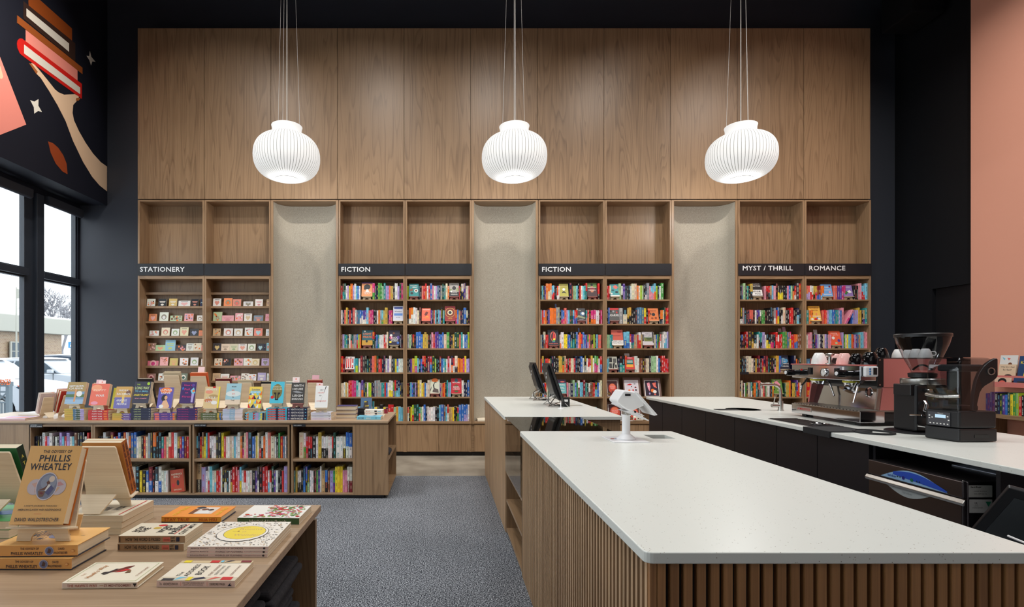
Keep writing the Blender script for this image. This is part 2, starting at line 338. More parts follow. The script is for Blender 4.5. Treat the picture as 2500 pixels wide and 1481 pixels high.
ORD = ['first', 'second', 'third', 'fourth', 'fifth', 'sixth', 'seventh', 'eighth', 'ninth', 'tenth', 'eleventh', 'twelfth', 'thirteenth', 'fourteenth', 'fifteenth', 'sixteenth', 'seventeenth', 'eighteenth', 'nineteenth', 'twentieth']
def ordn(i):
    if i < 20: return ORD[i]
    return ('twenty-' if i < 29 else 'thirty-' if i < 39 else 'forty-')+ORD[(i-19) % 10-1] if (i-19) % 10 else ('thirtieth' if i == 29 else 'fortieth')
# ================================================================== THE ROOM
YF, YB = 7.60, 7.87          # bookcase fronts, back wall
XL, XW, XR, XP = -4.97, -5.38, 6.67, 6.50
SOF, HEAD, CZ = 3.652, 3.567, 7.0
YS = -3.0
ZT0, ZT1 = 2.462, 2.55
struct('floor', B((-5.46, YS, -.06), (XR+.2, YB+.1, -.004)), CONC)
struct('floor_carpet', B((-5.36, YS+.1, -.0035), (XP-.02, 6.32, -.0005)), CARPET)
struct('ceiling', B((-5.48, YS, CZ), (XR+.2, YB+.1, CZ+.1)), CEIL)
struct('wall_back', B((-5.40, YB, 0), (XR+.2, YB+.12, CZ)), BLACKW)
# right wall with a dark doorway
d0, d1 = XR*F/(2276-1083), 6.55
wr = MB().box((XR, d0, 0), (XR+.12, YB, CZ)).box((XR, YS, 0), (XR+.12, d1, CZ)).box((XR, d1, 2.34), (XR+.12, d0, CZ))
struct('wall_right', wr, plain('near_black_wall_paint', rgb(17, 18, 22), .6, spec=.25))
struct('door_1', B((XR+.05, d1, 0), (XR+.11, d0, 2.34)), plain('dark_door_paint', rgb(8, 8, 12), .5))
struct('wall_pink', B((XP, YS, 0), (XR-.001, XP*F/(2370-1083), CZ)), PINKW)
struct('wall_south', B((-5.7, YS-.1, 0), (XR+.2, YS, CZ)), plain('grey_wall_paint', rgb(150, 146, 140), .7))
duct = MB().box((6.16, 7.0, 5.95), (6.6, 7.5, 6.5)); duct.cyl((6.4, 7.25, 6.4), (6.4, 7.25, 7.0), .15, seg=16)
tag(duct.build('air_duct', CEIL, bevel=.02), 'black painted air duct box high in the dark corner above the right wall', 'duct')
# bulkhead over the windows
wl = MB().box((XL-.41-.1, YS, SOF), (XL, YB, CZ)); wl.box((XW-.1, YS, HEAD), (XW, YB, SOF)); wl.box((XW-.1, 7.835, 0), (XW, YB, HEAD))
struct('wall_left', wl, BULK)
# windows : upper and lower lights between mullions
MULL = [(6.88, 7.137), (4.75, 5.0), (2.6, 2.85), (.45, .7), (-1.7, -1.45)]
BAYS = [(7.137, 7.835)]+[(b[1], a[0]) for a, b in zip(MULL, MULL[1:])]+[(YS, -1.7)]
fr0 = None
for i, (a, b_) in enumerate(BAYS):
    e = bpy.data.objects.new('window_%d' % (i+1), None); COL.objects.link(e); e.location = (XW, (a+b_)/2, 0); e['base'] = (XW, (a+b_)/2, 0); e['kind'] = 'structure'
    f = MB(); t = .022
    for z0, z1 in ((.08, ZT0), (ZT1, HEAD)):
        f.box((XW-.09, a, z0), (XW-.02, a+t, z1)); f.box((XW-.09, b_-t, z0), (XW-.02, b_, z1)); f.box((XW-.09, a+t, z0), (XW-.02, b_-t, z0+t)); f.box((XW-.09, a+t, z1-t), (XW-.02, b_-t, z1))
    f.build('window_frame', FRAME, e, bevel=.004)
    for z0, z1 in ((.08, ZT0), (ZT1, HEAD)):
        B((XW-.06, a+t, z0+t), (XW-.055, b_-t, z1-t)).build('pane', GLASS, e)
    B((XW-.1, a, ZT0), (XW+.03, b_, ZT1)).build('transom', FRAME, e, bevel=.004)
    if i < len(MULL):
        m0, m1 = MULL[i]
        k = MB().box((XW-.1, m0, 0), (XW-.03, m1, HEAD)); k.box((XW-.1, m0+.13, 0), (XW+.03, m1, HEAD)); k.build('mullion', FRAME, e, bevel=.004)
    B((XW-.12, a, 0), (XW+.04, b_, .08)).build('window_sill', FRAME, e)
    # roller shade cassette
    rs = MB().box((XW+.01, a+.01, HEAD-.10), (XW+.09, b_-.01, HEAD+.0)); rs.cyl((XW+.06, a+.02, HEAD-.09), (XW+.06, b_-.02, HEAD-.09), .03)
    tag(rs.build('roller_shade', BLACKW, smooth=False), ['black roller shade cassette above the narrow right-hand window', 'black roller shade cassette above the wide left window', 'roller shade cassette above a window beside the front table', 'roller shade cassette above a window near the camera', 'roller shade cassette above a window behind the camera', 'roller shade cassette above the last window behind the camera'][i], 'window shade', 'roller shades over the windows')
# ------------------------------------------------------------------ mural on the bulkhead
def mur(zx, zy):
    px, py = zx*.4052, zy*.4052; Y = XL*F/(px-1083); return (XL, Y, PZ(py, Y))
mural = thing('painted_mural', (XL, 6.0, 5.0), 'painted mural of a hand balancing a stack of books among white stars', 'mural')
def mpoly(name, pts, c, lay=1, grp=None):
    mb = MB(c); P = [mur(*p) for p in pts]; x = XL+.0015+.0012*lay
    n = len(P); i = 0; mb.v = [(x, y, z) for _, y, z in P]+[(XL, y, z) for _, y, z in P]
    mb._f(tuple(range(n)))
    for k in range(n): mb._f((k, n+k, n+(k+1) % n, (k+1) % n))
    return mb.build(name, PRINT, mural)
ORB, DKB, CRM, REDM, SAL, BEI, RUS, OFW = rgb(138, 66, 22), rgb(52, 34, 28), rgb(214, 208, 196), rgb(196, 30, 24), rgb(226, 138, 124), rgb(222, 190, 158), rgb(140, 60, 26), rgb(220, 216, 204)
mpoly('painted_book', [(170, 0), (240, 0), (433, 172), (433, 250), (172, 38)], ORB)
mpoly('painted_book', [(140, 5), (170, 32), (433, 245), (452, 262), (452, 372), (140, 112)], DKB, 2)
mpoly('painted_book', [(157, 50), (414, 262), (414, 312), (157, 97)], CRM, 3)
mpoly('painted_book', [(154, 165), (466, 420), (466, 505), (154, 255)], SAL, 1)
mpoly('painted_book', [(102, 92), (495, 408), (495, 446), (102, 138)], rgb(150, 78, 32), 3)
mpoly('painted_book', [(101, 262), (105, 243), (118, 231), (132, 232), (492, 505), (492, 595), (150, 348), (118, 322), (104, 290)], REDM, 2)
mpoly('painted_book', [(143, 268), (481, 527), (481, 567), (143, 322)], CRM, 3)
mpoly('painted_arm', [(185, 380), (202, 383), (235, 420), (300, 500), (330, 538), (352, 556), (385, 570), (450, 567), (475, 582), (466, 603), (440, 632), (436, 680), (445, 725), (475, 790), (515, 860), (560, 925), (605, 975), (644, 1003), (644, 1152), (600, 1117), (555, 1065), (500, 975), (440, 850), (395, 730), (345, 632), (295, 548), (245, 470), (215, 440)], BEI, 1)
mpoly('painted_nail', [(173, 380), (190, 385), (226, 432), (218, 446)], rgb(156, 92, 48), 2)
mpoly('painted_nail', [(458, 590), (484, 590), (472, 606), (455, 606)], rgb(156, 92, 48), 3)
mpoly('painted_star', [(541, 307), (549, 342), (575, 373), (555, 370), (548, 393), (538, 362), (521, 336), (537, 338)], OFW, 1)
mpoly('painted_star', [(181, 603), (206, 612), (231, 597), (230, 636), (252, 675), (229, 668), (206, 684), (203, 646)], OFW, 1)
mpoly('painted_leaf', [(289, 851), (318, 862), (350, 890), (380, 935), (400, 985), (406, 1049), (375, 1032), (335, 985), (305, 920)], RUS, 1)
mpoly('painted_skirt', [(-60, 190), (0, 345), (157, 750), (0, 812), (-60, 832)], SAL, 1)
mpoly('painted_hand', [(-60, 330), (0, 398), (18, 462), (10, 475), (-60, 470)], BEI, 2)
# ================================================================== PANELLED WALL AND BOOKCASES
X0, PIT = 336.0, 162.64
ZTOP, ZMID = PZ(69, YF), PZ(486.5, YF)
pan = thing('wood_panelling', (PX(1230, YF), YF, ZMID), 'tall oak veneer panels covering the wall above the bookcases', 'panelling')
for k in range(11):
    a, b_ = PX(X0+PIT*k, YF)+.003, PX(X0+PIT*(k+1), YF)-.003
    o = B((-(b_-a)/2, 0, 0), ((b_-a)/2, .03, ZTOP-ZMID-.006)).build('panel', WZ, pan, matrix=T((a+b_)/2-pan.location.x, 0, .006))
B((PX(X0, YF)+.004, YF+.034, ZMID+.004), (PX(2125, YF)-.004, YB-.002, ZTOP-.004)).build('backing', BLKCAB, pan)
def stile(x0, x1, z0, z1, par, name='side_panel', y0=YF, y1=YB-.003, mat=None):
    cx_ = (x0+x1)/2
    return B((-(x1-x0)/2, 0, 0), ((x1-x0)/2, y1-y0, z1-z0)).build(name, mat or WZ, par, matrix=T(cx_-par.location.x, y0-par.location.y, z0-par.location.z), bevel=.0012, seg=1)
def board(x0, x1, y0, y1, z0, z1, par, name='shelf', mat=None, base=None):
    return B((-(x1-x0)/2, 0, 0), ((x1-x0)/2, y1-y0, z1-z0)).build(name, mat or WX, par, matrix=T((x0+x1)/2-par.location.x, y0-par.location.y, z0-par.location.z), bevel=.0012, seg=1)
ZS = [PZ(y, YF) for y in (730.7, 790.2, 849.9, 908.7, 968.4)]       # shelf tops
ZB = PZ(1028, YF)                                                     # base cabinet top
ZSG0, ZSG1 = PZ(672, YF), PZ(643.5, YF)
PAIR = [(336.0, 'stationery'), (826.3, 'left fiction'), (1314.5, 'middle fiction'), (1801.8, 'mystery and romance')]
PL = ['oak bookcase of slanted card ledges under the STATIONERY sign', 'oak bookcase of packed shelves under the FICTION sign nearest the stationery', 'oak bookcase under the FICTION sign behind the two tilted monitors', 'oak bookcase under the MYST / THRILL and ROMANCE signs']
SIGNS = [('STATIONERY', 343, 452, ''), ('FICTION', 834, 904, ''), ('FICTION', 1323, 1393, ''), ('MYST / THRILL', 1812, 1934, 'ROMANCE')]
UNITS = []      # inner x extents in metres for six-shelf bays
lw = PIT-.35
for pi, (x0, nm) in enumerate(PAIR):
    bc = thing('tall_bookcase', (PX(x0+PIT, YF), YF, 0), PL[pi], 'bookcase', 'built-in bookcases along the panelled wall')
    sw = 4.2*YF/F
    for u in range(2):
        a, b_ = PX(x0+PIT*u+.4, YF), PX(x0+PIT*(u+1)-.4, YF)
        ia, ib = a+sw, b_-sw
        for s0, s1 in ((a, ia), (ib, b_)): stile(s0, s1, ZB, ZMID-.008, bc)
        board(ia, ib, YF, YB-.01, ZMID-.03, ZMID-.008, bc, 'top_board')
        board(ia, ib, YF, YB-.01, ZSG0-.05, ZSG0-.002, bc, 'middle_board')
        board(ia, ib, YF+.02, YB-.01, ZSG0, ZSG0+.02, bc, 'niche_floor')
        B((-(ib-ia)/2, 0, 0), ((ib-ia)/2, .008, ZMID-ZB)).build('back_panel', WZ, bc, matrix=T((ia+ib)/2-bc.location.x, YB-.012-YF, ZB))
        if pi:
            UNITS.append((ia, ib))
            for z in ZS: board(ia, ib, YF+.004, YB-.012, z-.021, z, bc)
        # signs
        sg = B((a+.001, YF-.012, ZSG0), (b_-.001, YF+.004, ZSG1)).build('sign_board', SIGN, bc, bevel=.001, seg=1)
        t, l, r_, t2 = SIGNS[pi]
        if u == 1:
            if not t2: continue
            t, l, r_ = t2, 1974, 2062
        tm = MB(); M_ = T(0, YF-.0125, 0) @ RX(90)
        tm.text(t, M_, (PX(l, YF)+PX(r_, YF))/2, PZ(657.5 if pi < 3 else 654.5, YF), PX(r_, YF)-PX(l, YF), 11.6*YF/F, (1, 1, 1), True, .001)
        o = tm.build('lettering', WHITEL); o.parent = sg; o.location = tuple(-Vector(bc['base']))
        if pi == 3: pass
    # base cabinet under the pair
    xa, xb = PX(x0+.4, YF), PX(x0+2*PIT-.4, YF)
    base = thing('base_cabinet', ((xa+xb)/2, YF, 0), ['low oak cabinet under the stationery shelves', 'low oak cabinet with flat doors under the first fiction shelves, beside the low island bookshelf', 'low oak cabinet under the second fiction shelves, behind the counters', 'low oak cabinet under the mystery and romance shelves, behind the black bar'][pi], 'cabinet', 'low cabinets along the back wall')
    board(xa, xb, YF-.012, YB-.004, ZB-.035, ZB, base, 'cabinet_top')
    B((xa, YF+.02, .055), (xb, YB-.004, ZB-.036)).build('body', WX, base)
    B((xa, YF+.06, 0), (xb, YB-.01, .054)).build('toe_kick', BLKCAB, base)
    for s0, s1 in ((xa, xa+.03), (xb-.03, xb), ((xa+xb)/2-.026, (xa+xb)/2+.026)): stile(s0, s1, .055, ZB-.036, base, 'stile', YF, YF+.02)
    for d in range(4):
        dw = ((xb-xa)/2-.056)/2; dx = xa+.032+d % 2*dw + (d//2)*((xb-xa)/2-.004)
        stile(dx+.0015, dx+dw-.0015, .062, ZB-.045, base, 'door', YF+.001, YF+.019)
# felt reading niches between the pairs
for k, (l, r_) in enumerate(((661.4, 825.6), (1151.6, 1313.6), (1640.0, 1801.0))):
    xa, xb = PX(l, YF), PX(r_, YF); sw = 5.6*YF/F; ia, ib = xa+sw, xb-sw
    ni = thing('reading_niche', ((xa+xb)/2, YF, 0), ['curved beige felt niche between the stationery and the first fiction shelves', 'curved beige felt niche between the two FICTION bookcases', 'curved beige felt niche between the second FICTION and the MYST / THRILL shelves'][k], 'niche', 'felt lined seating niches')
    for s0, s1 in ((xa, ia), (ib, xb)): stile(s0, s1, ZB-.04, ZMID-.008, ni)
    board(ia, ib, YF, YB-.01, ZMID-.028, ZMID-.008, ni, 'top_board')
    mb = MB(); n = 34; W2 = (ib-ia)/2; cxn = (ia+ib)/2; pts = []
    for i in range(n+1):
        u = -1+2*i/n; e = min(1, (1-abs(u))/.52); d = .245*math.sqrt(max(0, 1-(1-e)**2)); pts.append((cxn+u*W2, YF+.012+d))
    for i in range(n):
        (x1, y1), (x2, y2) = pts[i], pts[i+1]; z0, z1 = ZB-.002, ZMID-.03
        j = len(mb.v)
        if i == 0: mb.v += [(x1, y1, z0), (x1, y1, z1)]
        j = len(mb.v); mb.v += [(x2, y2, z0), (x2, y2, z1)]; mb._f((j-2, j, j+1, j-1))
    mb.v += []; 
    mb.build('felt_panel', FELT, ni, smooth=True)
    board(ia, ib, YF-.01, YB-.01, ZB-.035, ZB-.004, ni, 'seat_board')
    sp = MB(); sp.prism([(x, y-.004) for x, y in pts[2:-2]]+[(pts[-3][0], YF+.0), (pts[2][0], YF+.0)], ZB-.004, ZB+.028, 'z'); sp.build('seat_pad', CREAM, ni, bevel=.006)
    B((xa, YF+.02, .055), (xb, YB-.004, ZB-.036)).build('body', WX, ni); B((xa, YF+.06, 0), (xb, YB-.01, .054)).build('toe_kick', BLKCAB, ni)
    for d in range(2): stile(ia+(ib-ia)/2*d+.002, ia+(ib-ia)/2*(d+1)-.002, .062, ZB-.045, ni, 'door', YF+.001, YF+.019)
# stationery ledges
YL = 7.752
LED = [713.6, 747, 783.4, 819.6, 856, 892.4, 929, 965]
bc0 = [o for o in COL.objects if o.name == 'tall_bookcase'][0]
for u in range(2):
    ia, ib = PX(336+PIT*u+4.6, YF), PX(336+PIT*(u+1)-4.6, YF)
    for py in LED:
        z = PZ(py, YL)
        m_ = MB().box((ia, YL+.012, z-.025), (ib, YB-.014, z-.006)); m_.box((ia, YL, z-.030), (ib, YL+.012, z+.002))
        m_.build('card_ledge', WX, bc0)
# ================================================================== PENDANT LAMPS
def pendant(px, label):
    Yl = 6.6; X = PX(px, Yl); zc0, zb = 4.165, 3.612
    e = thing('pendant_lamp', (X, Yl, zb), label, 'lamp', 'pleated pendants over the counters')
    prof = [(.186, 4.262), (.178, 4.235), (.176, 4.20), (.18, 4.172), (.205, 4.155)]
    for i in range(1, 21):
        t = i/20*math.pi; 
        r = .128+(.402-.128)*math.sin(t)**.62 if t > .9 else .205+(.402-.205)*math.sin(t/0.9*math.pi/2*.62)/math.sin(math.pi/2*.62) if False else None
    body = []
    for i in range(25):
        a = math.pi/2-math.pi*i/24; c_, s_ = math.cos(a), math.sin(a)
        body.append((.402*abs(c_)**.62, 3.885+.275*(1 if s_ > 0 else -1)*abs(s_)**.9))
    body = [(r, z) for r, z in body if r > (.215 if z > 3.885 else .128)]
    prof = prof+body+[(.128, zb+.004), (.120, zb+.03)]
    o = MB().lathe([(r, z) for r, z in prof], T(X, Yl, 0), 72).build('shade', SHADE, e, smooth=True)
    rb = MB(); n = 64
    P = prof[:-1]
    for k in range(n):
        a = 2*math.pi*k/n; ca, sa = math.cos(a), math.sin(a); w2 = .0021
        for (r1, z1), (r2, z2) in zip(P[4:], P[5:]):
            q = []
            for r, z, sg in ((r1, z1, -1), (r1, z1, 1), (r2, z2, 1), (r2, z2, -1)):
                rr = r+.0015; q.append((X+rr*ca-sg*w2*sa, Yl+rr*sa+sg*w2*ca, z))
            rb.face(q)
    rb.build('ribs', plain('shade_rib', rgb(118, 118, 115), .8) if 'shade_rib' not in MATS else MATS['shade_rib'], e)['kind'] = 'stuff'
    MB().lathe([(.1265, zb+.002), (.1305, zb), (.1305, zb+.006), (.1265, zb+.008)], T(X, Yl, 0), 40).build('rim_ring', MATS['shade_rib'], e)
    for k in range(3):
        a = .5+k*2*math.pi/3; MB().cyl((X+.16*math.cos(a), Yl+.16*math.sin(a), 4.25), (X+.07*math.cos(a), Yl+.07*math.sin(a), CZ), .0022, seg=6).build('suspension_wire', WIRE, e)
    MB().cyl((X+.0, Yl, 4.02), (X+.0, Yl, CZ), .0055, seg=8).build('cord', WIRE, e)
    MB().lathe([(.001, 3.98), (.03, 4.0), (.03, 4.06), (.001, 4.07)], T(X, Yl, 0), 12).build('bulb_holder', WHITEP, e)
    l = bpy.data.lights.new('pendant_light', 'POINT'); l.energy = 26; l.shadow_soft_size = .1; l.color = NEU
    lo = bpy.data.objects.new('pendant_light', l); COL.objects.link(lo); lo.parent = e; lo.location = (0, 0, -.06)
    return e
pendant(700.5, 'white pleated pendant lamp hanging in front of the panels nearest the windows')
pendant(1255.5, 'white pleated pendant lamp hanging over the far counter, the middle one of three')
pendant(1808.5, 'white pleated pendant lamp hanging toward the espresso bar, nearest the dark wall')
# ================================================================== COUNTERS
ZC, TC = .93, .028
def cutout(obj, boxes):
    for bx in boxes:
        c = (bx if isinstance(bx, MB) else B(*bx)).build('cutter', QZ)
        md = obj.modifiers.new('b', 'BOOLEAN'); md.operation = 'DIFFERENCE'; md.object = c; md.solver = 'EXACT'
        bpy.context.view_layer.update(); dg = bpy.context.evaluated_depsgraph_get()
        me = bpy.data.meshes.new_from_object(obj.evaluated_get(dg)); old = obj.data; obj.modifiers.clear(); obj.data = me
        bpy.data.objects.remove(c)
def slab(name, x0, x1, y0, y1, par, cuts=(), r=.02):
    pts = []
    for cx_, cy_, a0 in ((x1-r, y0+r, -90), (x1-r, y1-r, 0), (x0+r, y1-r, 90), (x0+r, y0+r, 180)):
        for i in range(5): a = R(a0+i*22.5); pts.append((cx_+r*math.cos(a), cy_+r*math.sin(a)))
    o = MB().prism(pts, ZC-TC, ZC, 'z').build(name, QZ, par)
    off = Vector(par['base'])
    cs = []
    if cuts:
        o.parent = None; o.location = off; bpy.context.view_layer.update(); cutout(o, cuts); o.location = (0, 0, 0); o.parent = par
    bm_ = o.modifiers.new('bevel', 'BEVEL'); bm_.width = .0035; bm_.segments = 3; bm_.limit_method = 'ANGLE'
    return o
CX0, CX1 = .487, 1.462
# near counter
nc = thing('service_counter', (.97, 2.35, 0), 'large white stone topped counter with upright oak slats in the foreground', 'counter')
slab('countertop', CX0, CX1, 1.286, 3.413, nc, [((1.222, 3.10, .8), (1.352, 3.257, 1.0))])
B((CX0+.034, 1.286+.034, .0), (CX1-.02, 3.40, ZC-TC-.001)).build('body', plain('dark_slat_backing', rgb(30, 20, 14), .7), nc)
sl = B((0, -.0078, 0), (.018, .0078, ZC-TC-.002)); me0 = None
y = 1.325; k = 0
while y < 3.40:
    o = sl.build('slat', WS, nc, matrix=T(CX0+.016-nc.location.x, y-nc.location.y, 0)) if me0 is None else None
    if o is None:
        o = bpy.data.objects.new('slat', me0); COL.objects.link(o); o.parent = nc; o.matrix_local = T(CX0+.016-nc.location.x, y-nc.location.y, 0)
    me0 = o.data; y += .0327
sf = B((-.0102, 0, 0), (.0102, .017, ZC-TC-.002)); me1 = None; x = CX0+.046
while x < CX1-.02:
    if me1 is None: o = sf.build('slat', WR, nc, matrix=T(x-nc.location.x, 1.286+.016-nc.location.y, 0)); me1 = o.data
    else: o = bpy.data.objects.new('slat', me1); COL.objects.link(o); o.parent = nc; o.matrix_local = T(x-nc.location.x, 1.286+.016-nc.location.y, 0)
    x += .0328
B((CX0+.018, 1.286+.016, 0), (CX0+.034, 1.286+.034, ZC-TC-.002)).build('corner_post', WR, nc)
# far counter
fc = thing('checkout_counter', (.97, 5.35, 0), 'white stone topped wooden counter carrying the two tilted monitors', 'counter')
slab('countertop', CX0, CX1-.02, 4.27, 6.43, fc, [((1.22, 5.22, .8), (1.37, 5.36, 1.0)), ((1.28, 5.50, .8), (1.37, 5.58, 1.0))])
B((CX0+.02, 4.285, 0), (CX1-.04, 6.41, ZC-TC-.001)).build('body', WZ, fc)
fl = MB(); y = 4.295
while y < 6.41: fl.box((CX0+.010, y-.011, 0), (CX0+.02, y+.011, ZC-TC-.002)); y += .031
fl.build('fluted_cladding', WS, fc)['kind'] = 'stuff'
# glass display case between them
gc = thing('display_case', (.79, 3.84, 0), 'glass topped display case with open oak shelves between the two counters', 'display case')
gx0, gx1 = CX0+.004, 1.09
B((gx0, 3.415, .918), (gx1, 4.268, .928)).build('glass_top', CASEG, gc, bevel=.001, seg=1)
B((gx0+.003, 3.42, .50), (gx0+.009, 4.265, .917)).build('glass_front', CLEAR, gc)
B((gx1-.02, 3.42, .02), (gx1, 4.265, .917)).build('back_panel', WZ, gc)
for z, mt, nm in ((.478, WY, 'case_floor'), (.25, WY, 'shelf'), (.02, WY, 'shelf')): B((gx0+.012, 3.42, z), (gx1-.021, 4.265, z+.02)).build(nm, mt, gc)
B((gx0+.02, 3.44, .70), (gx1-.04, 4.25, .706)).build('glass_shelf', CLEAR, gc)
for yy in (3.416, 4.262): B((gx0+.012, yy, 0), (gx1, yy+.006, .915)).build('end_panel', WZ, gc)
# bar counter at the back
BX0 = 2.44
bar = thing('espresso_bar', (2.95, 4.2, 0), 'long white stone topped bar with black cabinet fronts carrying the espresso machine', 'counter')
sinkc = MB().lathe([(.0001, .7), (.145, .7), (.145, 1.1), (.0001, 1.1)], T(2.74, 4.87, 0), 28)
slab('countertop', BX0, 3.5, 1.55, 6.43, bar, [sinkc])
MB().lathe([(.15, ZC-TC-.001), (.148, ZC-.16), (.12, ZC-.175), (.0001, ZC-.18)], T(2.74, 4.87, 0), 28).build('sink_bowl', STEEL, bar, smooth=True)
dy = [6.40, 6.01, 5.52, 5.02, 4.52, 3.95, 3.52, 3.09]
B((BX0+.06, 3.09, .08), (3.45, 6.40, ZC-TC-.22)).build('body', BLKCAB, bar)
B((BX0+.05, 3.07, .08), (3.45, 3.088, ZC-TC-.001)).build('divider', BLKCAB, bar)
B((BX0+.05, 2.38, .0), (3.45, 2.40, ZC-TC-.001)).build('divider', BLKCAB, bar)
B((3.42, 1.6, 0), (3.45, 3.07, ZC-TC-.001)).build('back_panel', BLKCAB, bar)
B((BX0+.1, 3.1, 0), (3.4, 6.35, .079)).build('toe_kick', BLKCAB, bar)
for a, b_ in zip(dy[1:], dy): 
    d = B((BX0+.03, a+.003, .09), (BX0+.055, b_-.003, ZC-TC-.006)).build('door', BLKCAB, bar, bevel=.001, seg=1)
    o = B((BX0+.012, (a+b_)/2-.09, ZC-TC-.012), (BX0+.032, (a+b_)/2+.09, ZC-TC-.008)).build('handle', BLKPL, None); o.location = tuple(-Vector(bar['base'])); o.parent = d
# ================================================================== ISLAND BOOKSHELF
IY, IB, IZ = 5.30, 6.20, .771
def IX(px): return PX(px, IY)
isl = thing('island_bookshelf', (IX(470), (IY+IB)/2, 0), 'long low oak bookshelf under the row of display books, facing the carpet', 'bookshelf')
B((-5.0, IY-.008, IZ-.020), (-.552, IB, IZ)).build('tabletop', TX, isl, bevel=.0015, seg=1)
B((-4.98, IY+.012, IZ-.036), (-.565, IB-.02, IZ-.0205)).build('shadow_strip', WX, isl)
ztp, z1s, zbs = IZ-.037, PZ(1120, IY), PZ(1204, IY)
B((-4.98, IY+.03, 0), (-.60, IB-.03, .032)).build('plinth', BLKCAB, isl)
def ib(name, x0, x1, y0, y1, z0, z1, m): return B((x0, y0, z0), (x1, y1, z1)).build(name, m, isl, bevel=.001, seg=1)
ib('bottom_board', -4.98, IX(948), IY+.002, IB, .033, zbs, WX)
ib('back_panel', -4.98, -.90, IY+.36, IY+.375, zbs, ztp, WZ)
ib('side_panel', -4.98, IX(73), IY, IY+.02, .033, ztp, WZ)
COMP = [('A', 75, 222), ('B', 232, 461), ('C', 474, 702), ('D', 715, 861)]
for (nm, a, b_) in COMP:
    ib('divider', IX(a)-.018, IX(a), IY, IY+.36, zbs, ztp, WZ)
    if b_ < 860: ib('divider', IX(b_), IX(b_)+.018, IY, IY+.36, zbs, ztp, WZ)
    ib('top_rail', IX(a), IX(b_), IY+.001, IY+.02, PZ(1041, IY), ztp, WX)
    ib('shelf', IX(a), IX(b_), IY+.002, IY+.36, z1s-.026, z1s, WX)
ib('end_panel', IX(861), IX(948), IY, IY+.02, .033, ztp, WZ)
ib('end_panel', IX(948)-.30, IX(948), IB-.03, IB-.01, .033, ztp, WZ)
ib('back_panel', IX(861)-.004, IX(861)+.012, IY+.02, IB-.03, zbs, ztp, WZ)
ib('shelf', IX(861)+.012, IX(948)-.002, IY+.02, IB-.03, z1s-.026, z1s, WY)
ib('rear_panel', -4.98, -.9, IB-.03, IB-.01, .033, ztp, WZ)
def icard(t, a, b_, lines):
    M_ = T(0, IY-.003, 0) @ RX(90)
    c = B((IX(a), IY-.003, PZ(1043 if len(lines) == 2 else 1041, IY)), (IX(b_), IY-.0005, PZ(1034.5, IY))).build('section_tag', SIGN, isl)
    for i, l in enumerate(lines):
        tm = MB(); tm.text(l, M_, IX(a+2), PZ(1037+i*3.3+(.8 if len(lines) == 1 else 0), IY), IX(a+2+len(l)*1.62)-IX(a+2), 2.0*IY/F, (1, 1, 1), True, .0006, left=True)
        o = tm.build('lettering', WHITEL); o.parent = c; o.location = tuple(-Vector(isl['base']))
icard('a', 73, 104, ['ACTIVISM /', 'POLITICAL SCIENCE']); icard('e', 474, 504, ['ESSAYS / LETTERS']); icard('c', 715, 746, ['THE CLASSICS'])
# ================================================================== FRONT TABLE
TZ = .78
ft = thing('display_table', (-1.4, 1.5, 0), 'wide oak display table in the foreground covered with books, open shelf beneath', 'table')
B((-2.7, .6, TZ-.026), (-.517, 2.245, TZ)).build('tabletop', TX, ft, bevel=.0015, seg=1)
B((-2.65, .62, TZ-.05), (-.54, 2.225, TZ-.0265)).build('shadow_strip', WX, ft)
B((-2.65, 2.20, .03), (-.53, 2.225, TZ-.051)).build('end_panel', WZ, ft)
B((-.93, .65, .03), (-.91, 2.199, TZ-.051)).build('back_panel', WZ, ft)
B((-.909, .65, .30), (-.535, 2.199, .322)).build('shelf', WY, ft)
B((-.909, .65, .03), (-.535, 2.199, .052)).build('shelf', WY, ft)
B((-2.6, .68, 0), (-.57, 2.19, .029)).build('plinth', BLKCAB, ft)
B((-.909, .62, .03), (-.53, .645, TZ-.051)).build('end_panel', WZ, ft)
# ================================================================== BOOKS
TOK = re.compile(r'^(\d*)([A-Za-z])([+\-]*)(?:/([A-Za-z]))?([+\-]*)(?::([\d.]+))?$')
def parse(s):
    out = []
    for t in s.split():
        if t.startswith('_'): out.append((None, None, 0, float(t.split(':')[1]) if ':' in t else 1)); continue
        mt = TOK.match(t)
        if not mt: raise ValueError('token '+t)
        n, a, h0, b_, h, w_ = mt.groups(); h = h0+h
        for _ in range(int(n) if n else 1): out.append((a, b_, h.count('+')-h.count('-'), float(w_) if w_ else 1.0))
    return out
rnd = random.Random(11)
def jit(c, k=.12):
    f = 1+rnd.uniform(-k, k); return tuple(min(1, max(0, v*f*(1+rnd.uniform(-.06, .06)))) for v in c)
INKS_D = [PALL['w'], PALL['e'], PALL['y'], PALL['w'], PALL['s'], PALL['c']]
INKS_L = [PALL['k'], PALL['n'], PALL['r'], PALL['k'], PALL['t']]
def inkfor(c):
    return rnd.choice(INKS_D if sum(c) < 1.0 else INKS_L)
